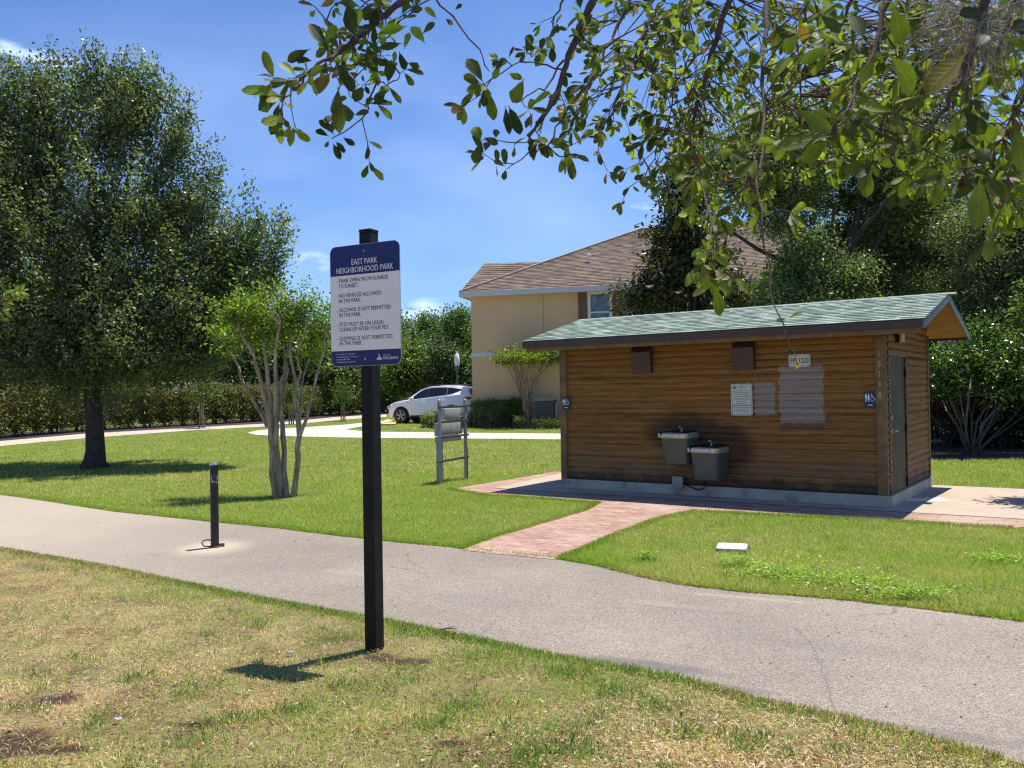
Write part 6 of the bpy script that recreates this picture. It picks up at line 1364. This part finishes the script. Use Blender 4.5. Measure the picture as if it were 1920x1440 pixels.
# leaves placed one by one where they stand out
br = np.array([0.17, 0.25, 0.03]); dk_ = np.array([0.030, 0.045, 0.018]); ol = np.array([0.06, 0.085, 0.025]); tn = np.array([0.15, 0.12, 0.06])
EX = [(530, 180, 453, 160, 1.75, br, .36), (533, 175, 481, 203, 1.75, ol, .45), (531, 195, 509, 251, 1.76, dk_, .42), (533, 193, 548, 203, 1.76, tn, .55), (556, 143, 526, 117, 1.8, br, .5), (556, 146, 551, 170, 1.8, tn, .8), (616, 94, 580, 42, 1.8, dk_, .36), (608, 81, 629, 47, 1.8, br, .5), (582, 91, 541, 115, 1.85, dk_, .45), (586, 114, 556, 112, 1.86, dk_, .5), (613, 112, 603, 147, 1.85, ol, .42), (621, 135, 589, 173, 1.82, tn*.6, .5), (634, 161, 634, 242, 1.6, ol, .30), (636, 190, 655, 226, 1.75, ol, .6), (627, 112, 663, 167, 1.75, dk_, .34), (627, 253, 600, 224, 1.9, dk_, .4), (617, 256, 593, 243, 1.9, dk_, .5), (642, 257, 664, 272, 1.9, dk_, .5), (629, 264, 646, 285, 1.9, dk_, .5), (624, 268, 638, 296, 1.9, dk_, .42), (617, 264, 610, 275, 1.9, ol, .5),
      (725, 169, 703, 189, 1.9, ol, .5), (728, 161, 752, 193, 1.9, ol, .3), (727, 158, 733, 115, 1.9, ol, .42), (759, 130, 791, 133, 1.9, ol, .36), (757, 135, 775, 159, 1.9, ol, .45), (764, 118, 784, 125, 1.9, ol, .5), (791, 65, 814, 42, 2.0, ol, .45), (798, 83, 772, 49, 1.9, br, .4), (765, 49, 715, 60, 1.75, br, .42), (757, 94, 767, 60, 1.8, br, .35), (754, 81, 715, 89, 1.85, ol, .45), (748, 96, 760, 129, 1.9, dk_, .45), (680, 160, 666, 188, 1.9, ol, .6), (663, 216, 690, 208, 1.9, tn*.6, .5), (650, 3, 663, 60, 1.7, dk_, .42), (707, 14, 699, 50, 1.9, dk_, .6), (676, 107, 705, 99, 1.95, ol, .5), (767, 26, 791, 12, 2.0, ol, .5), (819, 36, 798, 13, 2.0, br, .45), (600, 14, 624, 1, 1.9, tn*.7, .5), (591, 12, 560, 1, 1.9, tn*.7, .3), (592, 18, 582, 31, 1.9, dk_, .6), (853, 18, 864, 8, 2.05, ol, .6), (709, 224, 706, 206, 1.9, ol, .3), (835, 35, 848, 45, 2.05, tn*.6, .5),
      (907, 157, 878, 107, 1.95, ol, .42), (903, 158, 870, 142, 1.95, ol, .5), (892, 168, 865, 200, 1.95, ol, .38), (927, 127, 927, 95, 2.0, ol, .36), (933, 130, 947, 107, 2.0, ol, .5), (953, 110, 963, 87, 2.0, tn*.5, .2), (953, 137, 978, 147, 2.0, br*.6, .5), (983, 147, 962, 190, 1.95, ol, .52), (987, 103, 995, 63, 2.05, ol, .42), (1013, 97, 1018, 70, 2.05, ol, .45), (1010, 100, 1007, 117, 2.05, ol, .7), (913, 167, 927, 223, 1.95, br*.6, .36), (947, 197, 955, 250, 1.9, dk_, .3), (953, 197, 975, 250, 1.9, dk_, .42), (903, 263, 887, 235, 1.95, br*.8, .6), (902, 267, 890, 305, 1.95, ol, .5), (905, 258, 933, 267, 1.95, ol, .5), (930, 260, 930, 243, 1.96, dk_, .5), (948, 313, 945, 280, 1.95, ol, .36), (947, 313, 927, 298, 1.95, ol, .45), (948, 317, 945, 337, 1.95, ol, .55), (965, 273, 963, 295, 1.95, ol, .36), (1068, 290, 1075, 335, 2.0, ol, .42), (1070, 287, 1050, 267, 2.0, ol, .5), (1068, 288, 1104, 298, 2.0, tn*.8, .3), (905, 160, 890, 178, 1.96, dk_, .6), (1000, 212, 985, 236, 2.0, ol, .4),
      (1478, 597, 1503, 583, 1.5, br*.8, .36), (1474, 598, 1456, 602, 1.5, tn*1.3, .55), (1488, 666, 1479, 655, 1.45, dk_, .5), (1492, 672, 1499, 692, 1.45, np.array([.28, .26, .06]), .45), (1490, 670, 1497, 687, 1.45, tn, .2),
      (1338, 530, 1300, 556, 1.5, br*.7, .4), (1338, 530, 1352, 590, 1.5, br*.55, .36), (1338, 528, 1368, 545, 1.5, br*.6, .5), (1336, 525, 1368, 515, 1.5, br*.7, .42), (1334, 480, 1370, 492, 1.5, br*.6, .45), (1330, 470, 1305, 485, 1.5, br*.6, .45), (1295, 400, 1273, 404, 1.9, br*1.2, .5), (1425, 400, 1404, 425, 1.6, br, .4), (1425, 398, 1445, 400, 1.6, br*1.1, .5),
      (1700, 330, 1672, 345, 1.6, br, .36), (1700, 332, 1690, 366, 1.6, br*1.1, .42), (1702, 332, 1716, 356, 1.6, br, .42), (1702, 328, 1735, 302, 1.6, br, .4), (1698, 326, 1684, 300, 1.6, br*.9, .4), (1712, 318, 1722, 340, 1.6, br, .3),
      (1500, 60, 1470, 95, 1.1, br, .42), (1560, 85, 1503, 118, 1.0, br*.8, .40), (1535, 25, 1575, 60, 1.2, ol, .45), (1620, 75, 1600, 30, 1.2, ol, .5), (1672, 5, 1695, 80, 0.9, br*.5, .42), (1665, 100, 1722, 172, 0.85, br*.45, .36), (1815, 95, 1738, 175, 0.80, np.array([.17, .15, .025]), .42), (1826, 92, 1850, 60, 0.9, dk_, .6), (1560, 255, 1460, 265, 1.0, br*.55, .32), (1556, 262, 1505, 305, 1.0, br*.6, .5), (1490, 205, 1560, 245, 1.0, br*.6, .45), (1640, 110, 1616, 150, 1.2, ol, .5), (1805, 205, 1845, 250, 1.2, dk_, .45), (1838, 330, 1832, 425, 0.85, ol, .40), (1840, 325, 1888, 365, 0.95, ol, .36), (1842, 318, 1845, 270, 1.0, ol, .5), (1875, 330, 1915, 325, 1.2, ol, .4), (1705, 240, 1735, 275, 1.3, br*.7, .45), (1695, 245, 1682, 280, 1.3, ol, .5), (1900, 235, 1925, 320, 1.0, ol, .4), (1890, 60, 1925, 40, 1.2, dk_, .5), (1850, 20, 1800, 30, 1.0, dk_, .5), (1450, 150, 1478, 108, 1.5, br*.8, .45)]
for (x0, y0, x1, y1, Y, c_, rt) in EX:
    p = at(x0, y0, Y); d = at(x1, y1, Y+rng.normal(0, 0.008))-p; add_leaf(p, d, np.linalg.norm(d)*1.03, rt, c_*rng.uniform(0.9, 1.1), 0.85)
# unseen foliage added on the limbs above the frame, to shade the leaves below
for _ in range(90):
    l = limb_nodes[int(rng.integers(len(limb_nodes)))]; p = l+rng.normal(0, 0.35, 3)*np.array([1, 1, 0.4]); b.tube([l, (l+p)/2+rng.normal(0, .03, 3), p], [0.006, 0.004, 0.002], 4, cap=False)
    for _k in range(4): rosette(p+rng.normal(0, 0.09, 3), rng.normal(size=3), 0.065)
M_TWIG = simple("grey-brown twig bark", (0.10, 0.065, 0.05), 0.85, 0.4, 60, bump=0.5)
reparent(b.build("branch", M_TWIG, ov, 60, fix=False))
M_OVL = veined("overhead oak leaves", 0.45, 0.5, 0.28, (2.0, 2.1, 0.6))
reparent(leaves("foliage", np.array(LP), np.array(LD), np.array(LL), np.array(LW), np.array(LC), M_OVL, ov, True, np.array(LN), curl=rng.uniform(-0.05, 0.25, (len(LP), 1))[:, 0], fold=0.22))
b = MB()   # tangle of Spanish moss at the top right
for k in range(240):
    x = rng.normal(1825, 55); y = rng.uniform(-20, 70); p = at(x, y, rng.uniform(1.25, 1.5)); P_ = [p]; d = rng.normal(size=3)*0.5+np.array([0, 0, -0.6])
    for i in range(6): d = d+rng.normal(0, 0.55, 3)+np.array([0, 0, -0.12]); p = p+d/np.linalg.norm(d)*0.018; P_.append(p)
    b.tube(P_, 0.0008, 3, cap=False)
reparent(b.build("spanish_moss", simple("pale spanish moss", (0.24, 0.22, 0.16), 0.95, 0.2, 30), ov, fix=False))
# leafy twig entering from the left edge
lq = np.array([-3.9, 4.6, 0.]); lt = empty("young_tree", tuple(lq), 0, "tree just off the left edge with one bright leafy twig reaching into the picture", "tree"); OFF = Matrix.Translation(-Vector(lt.location))
b = MB(); LP, LD, LL, LW, LC, LN = [], [], [], [], [], []
e1 = at(6, 566, 4.6); b.tube([lq, lq+np.array([0.05, 0, 1.2]), lq+np.array([0, 0, 2.6])], [0.06, 0.045, 0.02], 8); b.tube([lq+np.array([0.03, 0, 1.7]), (lq+np.array([0.03, 0, 1.7])+e1)/2+np.array([0, 0, .1]), e1, at(34, 556, 4.6)], [0.018, 0.012, 0.006, 0.003], 6)
for (x, y) in ((8, 548), (22, 549), (36, 549), (4, 560), (14, 572), (5, 580), (2, 592), (28, 553), (42, 547)): rosette(at(x, y, 4.6), [1, 0, 0.1], 0.055, 4, np.array([0.15, 0.22, 0.04]))
for k in range(160): p = lq+np.array([rng.normal(-0.35, .28), rng.normal(0, .4), rng.uniform(1.5, 3.0)]); rosette(p, rng.normal(size=3), 0.06, 5); b.tube([lq+np.array([0, 0, min(max(p[2]-0.4, 0.8), 2.5)]), p], [0.006, 0.003], 4, cap=False)
reparent(b.build("branch", M_TWIG, lt, fix=False)); reparent(leaves("foliage", np.array(LP), np.array(LD), np.array(LL), np.array(LW), np.array(LC), M_OVL, lt, True, np.array(LN)))

# ================================================================== GRASS
EXCL = [P_ASPH, P_BRICK, P_SLAB, P_WALK, P_DRIVE, P_MULCH, P_BED2]
ucx, ucy = vc.location.x, vc.location.y
def near_side(x, y): return 0.72*x+y < 6.6
def grass_pts(n, y0, y1, power=1.0):
    """random ground points inside the camera's widened view between two depths"""
    u = rng.random(n); y = y0*(y1/y0)**u if power else y0+(y1-y0)*u
    x = rng.uniform(-0.86, 0.92, n)*y
    return x, y
def keep(x, y, edge=0.0):
    m_ = np.ones(len(x), bool)
    for P_ in EXCL: m_ &= ~inpoly(x, y, P_)
    m_ &= ~((np.abs(x-ucx) < 0.20) & (np.abs(y-ucy) < 0.14))
    for (px_, py_, r_) in ((oq[0], oq[1], 0.9), (cq[0], cq[1]+0.2, 0.55), (sign.location.x, sign.location.y, 0.07)):
        d = np.hypot(x-px_, (y-py_)); m_ &= ~((d < r_) & (rng.random(len(x)) < 0.8))
    return m_
def blade_cols(x, y):
    n1 = fbm(x*0.55+40, y*0.55+11, 3, 4); n2 = fbm(x*2.3, y*2.3, 9, 3); near = near_side(x, y)
    dryN = np.clip(0.66+(n1-0.5)*2.2+(n2-0.5)*1.3+np.clip((-x-0.3)*0.10, -0.1, 0.22), 0.04, 0.95)
    nl = np.array([p[:2] for p in ne]); dm = np.full(len(x), 9.0)
    for i in range(len(nl)-1):
        a_, b_ = nl[i], nl[i+1]; L2 = ((b_-a_)**2).sum()+1e-9; tt = np.clip(((x-a_[0])*(b_[0]-a_[0])+(y-a_[1])*(b_[1]-a_[1]))/L2, 0, 1); dm = np.minimum(dm, np.hypot(x-a_[0]-tt*(b_[0]-a_[0]), y-a_[1]-tt*(b_[1]-a_[1])))
    dryN = np.clip(dryN-0.38*np.exp(-(dm/0.45)**2)-0.05, 0.03, 0.95)
    # far lawn: greener, with tired yellow patches across its middle and along the drive
    band = np.exp(-((y-20.5-x*0.3)/4.0)**2)*0.38+np.exp(-((y-27)/5)**2)*0.15
    dryF = np.clip(0.06+band+(n1-0.5)*0.9+(n2-0.5)*0.35, 0.0, 0.8)
    rt = (x > 1.0) & (~near); dryF = np.where(rt & (y < 11.5), np.clip(0.22+(n1-0.45)*1.5+(n2-0.5)*0.6, 0, 0.75), dryF)
    dry = np.where(near, dryN, dryF); isdry = rng.random(len(x)) < dry
    g = np.array([0.245, 0.395, 0.042])[None]*rng.uniform(0.55, 1.35, (len(x), 1)); yl = rng.random((len(x), 1)); g = g*(1-0.55*yl)+np.array([[0.50, 0.54, 0.11]])*0.55*yl
    gn = np.array([0.33, 0.42, 0.09])[None]*rng.uniform(0.55, 1.35, (len(x), 1)); g = np.where(near[:, None], gn, g)
    s_ = np.array([0.76, 0.59, 0.31])[None]*rng.uniform(0.5, 1.25, (len(x), 1)); rd = rng.random((len(x), 1)) < 0.18; s_ = np.where(rd, s_*np.array([[0.85, 0.62, 0.55]]), s_)
    sf = np.array([0.58, 0.50, 0.20])[None]*rng.uniform(0.7, 1.2, (len(x), 1)); s_ = np.where(near[:, None], s_, sf)
    return np.where(isdry[:, None], s_, g), isdry, near, n1, n2
def bare(x, y):
    """scuffed earth patches in the near lawn"""
    m_ = np.zeros(len(x), bool)
    for (px_, py_, rx, ry) in SPOT_PX:
        q = gp(px_, py_); m_ |= ((x-q[0])/rx)**2+((y-q[1])/ry)**2 < 0.6+0.8*fbm(x*9, y*9, 5, 2)
    return m_
def blades(name, n, y0, y1, h0, h1, w, flat=0.0, two=True):
    x, y = grass_pts(n, y0, y1); m_ = keep(x, y); x, y = x[m_], y[m_]; col, dry, near, n1, n2 = blade_cols(x, y)
    dens = np.where(near, np.clip(0.15+n2*0.9-dry*0.25, 0, 1), 1.0); m_ = (rng.random(len(x)) < dens) & ~(bare(x, y) & (rng.random(len(x)) < 0.88)); x, y, col, dry, near, n1, n2 = [a[m_] for a in (x, y, col, dry, near, n1, n2)]
    N = len(x); sc_ = np.clip(y/8.0, 0.8, 3.2) if y1 > 14 else np.ones(N)
    h = rng.uniform(h0, h1, N)*(0.7+0.6*n2)*np.where(dry & near, 0.75, 1.0); ang = rng.uniform(0, 2*np.pi, N); lean = np.where(dry & near, rng.uniform(0.8, 2.8, N), rng.uniform(0.3, 1.7, N))
    h = np.where(near, h*0.9, h); dx = np.cos(ang); dy = np.sin(ang); wd = w*rng.uniform(0.7, 1.3, N)*sc_; fa = ang+np.pi/2+rng.normal(0, 0.6, N); wx, wy = np.cos(fa)*wd/2, np.sin(fa)*wd/2
    hz = h/np.sqrt(1+lean**2*0.6); z0 = HTn(y)-0.002
    def V(x_, y_, z_): return np.stack([x_, y_, z_], 1)
    v0 = V(x-wx, y-wy, z0); v1 = V(x+wx, y+wy, z0); mx_, my_ = x+dx*lean*h*0.25, y+dy*lean*h*0.25; v2 = V(mx_+wx*0.8, my_+wy*0.8, z0+hz*0.6); v3 = V(mx_-wx*0.8, my_-wy*0.8, z0+hz*0.6)
    tx, ty = x+dx*lean*h*0.75, y+dy*lean*h*0.75; tz_ = z0+hz*np.where(lean > 1.3, 0.55, 1.0)
    v4 = V(tx+wx*0.12, ty+wy*0.12, tz_); v5 = V(tx-wx*0.12, ty-wy*0.12, tz_)
    if two: vv = np.stack([v0, v1, v2, v3, v4, v5], 1); q = np.array([[0, 1, 2, 3], [3, 2, 4, 5]])
    else: vv = np.stack([v0, v1, v4, v5], 1); q = np.array([[0, 1, 2, 3]])
    k = vv.shape[1]; fs = (np.arange(N)[:, None, None]*k+q[None]).reshape(-1, 4)
    o = np_mesh(name, vv.reshape(-1, 3), fs, M_GRASS, None, np.repeat(col, k, 0)); return tag(o, kind="stuff")
GD = 1.0
tag(blades("grass", int(430000*GD), 3.3, 9.0, 0.024, 0.052, 0.0038), "short mixed green and straw-coloured grass near the camera")
tag(blades("grass", int(440000*GD), 7.0, 18.0, 0.03, 0.060, 0.0050, two=False), "bright green mown grass of the middle lawn")
tag(blades("grass", int(300000*GD), 17.0, 75.0, 0.04, 0.075, 0.0060, two=False), "far lawn grass reaching to the hedge and house")
# ragged fringe along the path edges
def fringe(polyline, n, side):
    pl = np.array([p[:2] for p in polyline]); sg = np.cumsum([0]+[np.linalg.norm(pl[i+1]-pl[i]) for i in range(len(pl)-1)]); t = rng.random(n)*sg[-1]
    x = np.interp(t, sg, pl[:, 0]); y = np.interp(t, sg, pl[:, 1]); x2 = np.interp(t+0.05, sg, pl[:, 0]); y2 = np.interp(t+0.05, sg, pl[:, 1]); tx_, ty_ = x2-x, y2-y; l = np.hypot(tx_, ty_)+1e-9; nx, ny = -ty_/l*side, tx_/l*side
    o = np.abs(rng.normal(0, 0.05, n))-0.012; return x+nx*o, y+ny*o, nx, ny
FP = []
for pl, n, sd in ((fe[2:-1], 26000, 1), (ne[2:-1], 22000, -1)):
    x, y, nx, ny = fringe(pl, n, sd); FP.append((x, y, -nx, -ny))
brick_edge_l = [tuple(gp(a, c)[:2]) for a, c in [(845, 918), (900, 928), (1010, 935), (1125, 944), (1100, 958), (1000, 988), (930, 1008), (865, 1030)]]; brick_edge_r = [tuple(gp(a, c)[:2]) for a, c in [(1045, 1050), (1085, 1034), (1150, 1005), (1230, 975), (1300, 960), (1480, 968), (1667, 978), (1900, 992)]]
x, y, nx, ny = fringe(brick_edge_l, 9000, -1); FP.append((x, y, -nx, -ny)); x, y, nx, ny = fringe(brick_edge_r, 12000, -1); FP.append((x, y, -nx, -ny))
x, y, nx, ny = [np.concatenate([f[i] for f in FP]) for i in range(4)]; m_ = keep(x, y) | (rng.random(len(x)) < 0.10); m_ &= (y > 3); x, y, nx, ny = x[m_], y[m_], nx[m_], ny[m_]
col, dry, near, n1, n2 = blade_cols(x, y); N = len(x); D_ = np.stack([nx*0.6+rng.normal(0, .5, N), ny*0.6+rng.normal(0, .5, N), rng.uniform(0.5, 1.3, N)], 1)
tag(leaves("grass", np.stack([x, y, HTn(y)], 1), D_, rng.uniform(0.03, 0.07, N)*np.where(near, 0.8, 1.0), 0.0055, col*0.9, M_GRASS, None, False), "ragged grass fringe creeping over the path edges", kind="stuff")
# taller tufts scattered in the near lawn
tp = []
for (px_, py_, k) in ((440, 1355, 60), (360, 1310, 40), (370, 1395, 50), (640, 1200, 60), (1060, 1265, 90), (1150, 1300, 80), (1010, 1410, 60), (1000, 1425, 60), (800, 1365, 60), (560, 1330, 50), (900, 1230, 50), (1230, 1330, 60), (1090, 1415, 60), (700, 1150, 30), (250, 1280, 30), (530, 1345, 60), (1280, 1380, 60), (760, 1190, 60), (860, 1330, 50), (1400, 1390, 70), (640, 1290, 40)):
    q = gp(px_, py_); r_ = rng.normal(0, 0.045, (k*2, 2)); tp.append(np.stack([q[0]+r_[:, 0]*1.6, q[1]+r_[:, 1], np.zeros(k*2)], 1))
for _ in range(240):
    x_, y_ = grass_pts(1, 3.6, 9); 
    if keep(x_, y_)[0]: r_ = rng.normal(0, 0.03, (26, 2)); tp.append(np.stack([x_[0]+r_[:, 0], y_[0]+r_[:, 1], np.zeros(26)], 1))
tp = np.concatenate(tp); m_ = ~inpoly(tp[:, 0], tp[:, 1], P_ASPH); tp = tp[m_]; N = len(tp); D_ = np.stack([rng.normal(0, .6, N), rng.normal(0, .6, N), rng.uniform(0.6, 1.2, N)], 1)
tag(leaves("grass_tufts", tp, D_, rng.uniform(0.04, 0.085, N), 0.005, jitcol(N, (0.19, 0.29, 0.07), 0.3, 0.1), M_GRASS, None, False), "taller green tufts scattered through the dry near lawn", kind="stuff")
# dead leaves and thatch
x, y = grass_pts(26000, 3.4, 9.0); near = near_side(x, y) & keep(x, y); wgt = np.clip(0.16+0.9*np.clip((fbm(x*0.8+3, y*0.8, 21, 3)-0.45)*3, 0, 1)*np.clip((x+2.2)/2.5, 0.15, 1)*np.clip((6.3-y)/2, 0.1, 1), 0, 1); m_ = near & (rng.random(len(x)) < wgt*0.75); x, y = x[m_], y[m_]; N = len(x)
D_ = np.stack([rng.normal(size=N), rng.normal(size=N), rng.normal(0, 0.25, N)], 1); nr = np.stack([rng.normal(0, .35, N), rng.normal(0, .35, N), np.ones(N)], 1)
cc = np.array([[0.36, 0.18, 0.10], [0.44, 0.31, 0.19], [0.34, 0.12, 0.06], [0.14, 0.085, 0.055], [0.50, 0.39, 0.27]])[rng.integers(0, 5, N)]*rng.uniform(0.7, 1.2, (N, 1))
M_DRY = leafmat("dead leaf litter", 0.12, 0.75, 0.2, (1.2, 1.0, 0.8))
tag(leaves("leaf_litter", np.stack([x, y, rng.uniform(0.008, 0.03, N)], 1), D_, rng.uniform(0.014, 0.040, N), rng.uniform(0.007, 0.018, N), cc, M_DRY, None, False, nr, fold=0.6), "dead brown oak leaves littering the near lawn", kind="stuff")
n_ = 62000; x, y = grass_pts(n_, 3.4, 9.5); m_ = near_side(x, y) & keep(x, y) & (rng.random(n_) < np.clip((fbm(x*0.9+40, y*0.9+11, 3, 4)-0.36)*3.2, 0.05, 1)); x, y = x[m_], y[m_]; N = len(x); D_ = np.stack([rng.normal(size=N), rng.normal(size=N), rng.normal(0, 0.12, N)], 1)
tag(leaves("thatch", np.stack([x, y, rng.uniform(0.006, 0.026, N)], 1), D_, rng.uniform(0.025, 0.065, N), rng.uniform(0.0018, 0.0032, N), jitcol(N, (0.64, 0.49, 0.27), 0.45), M_DRY, None, False, np.tile([[0., 0, 1]], (N, 1))), "bleached straw thatch lying in the near lawn", kind="stuff")
lx, ly = grass_pts(900, 3.8, 14.0); m_ = inpoly(lx, ly, P_ASPH) & (rng.random(900) < 0.5); lx, ly = lx[m_], ly[m_]; N = len(lx)
tag(leaves("path_litter", np.stack([lx, ly, np.full(N, 0.010)], 1), np.stack([rng.normal(size=N), rng.normal(size=N), np.zeros(N)], 1), rng.uniform(0.012, 0.035, N), rng.uniform(0.006, 0.014, N), jitcol(N, (0.20, 0.11, 0.065), 0.4), M_DRY, None, False, np.tile([[0.1, 0, 1]], (N, 1)), fold=0.5), "few dead leaves and bits blown onto the path", kind="stuff")
# broad-leaved weeds along the path below the utility cover
pts = []
for (px_, py_, rx, ry, k) in ((1450, 1078, .35, .32, 600), (1530, 1088, .50, .34, 700), (1610, 1100, .50, .26, 450), (1680, 1112, .6, .2, 300), (1500, 1050, .7, .5, 250), (1380, 1062, .2, .12, 300), (1870, 1055, .25, .2, 300), (1700, 1125, .3, .08, 400), (1210, 1050, .12, .10, 200)):
    q = gp(px_, py_); r_ = rng.normal(0, 0.5, (k, 2)); pts.append(np.stack([q[0]+r_[:, 0]*rx, q[1]+r_[:, 1]*ry, rng.uniform(0.03, 0.09, k)], 1))
pts = np.concatenate(pts); m_ = ~inpoly(pts[:, 0], pts[:, 1], P_ASPH); pts = pts[m_]; N = len(pts); D_ = np.stack([rng.normal(size=N), rng.normal(size=N), rng.uniform(-0.1, 0.5, N)], 1); nr = np.stack([rng.normal(0, .3, N), rng.normal(0, .3, N), np.ones(N)], 1)
tag(leaves("ground_weeds", pts, D_, rng.uniform(0.018, 0.036, N), rng.uniform(0.012, 0.022, N), jitcol(N, (0.20, 0.33, 0.055), 0.35, 0.15), M_LEAFB, None, False, nr), "low broad-leaved weeds at the path edge below the shed", kind="stuff")
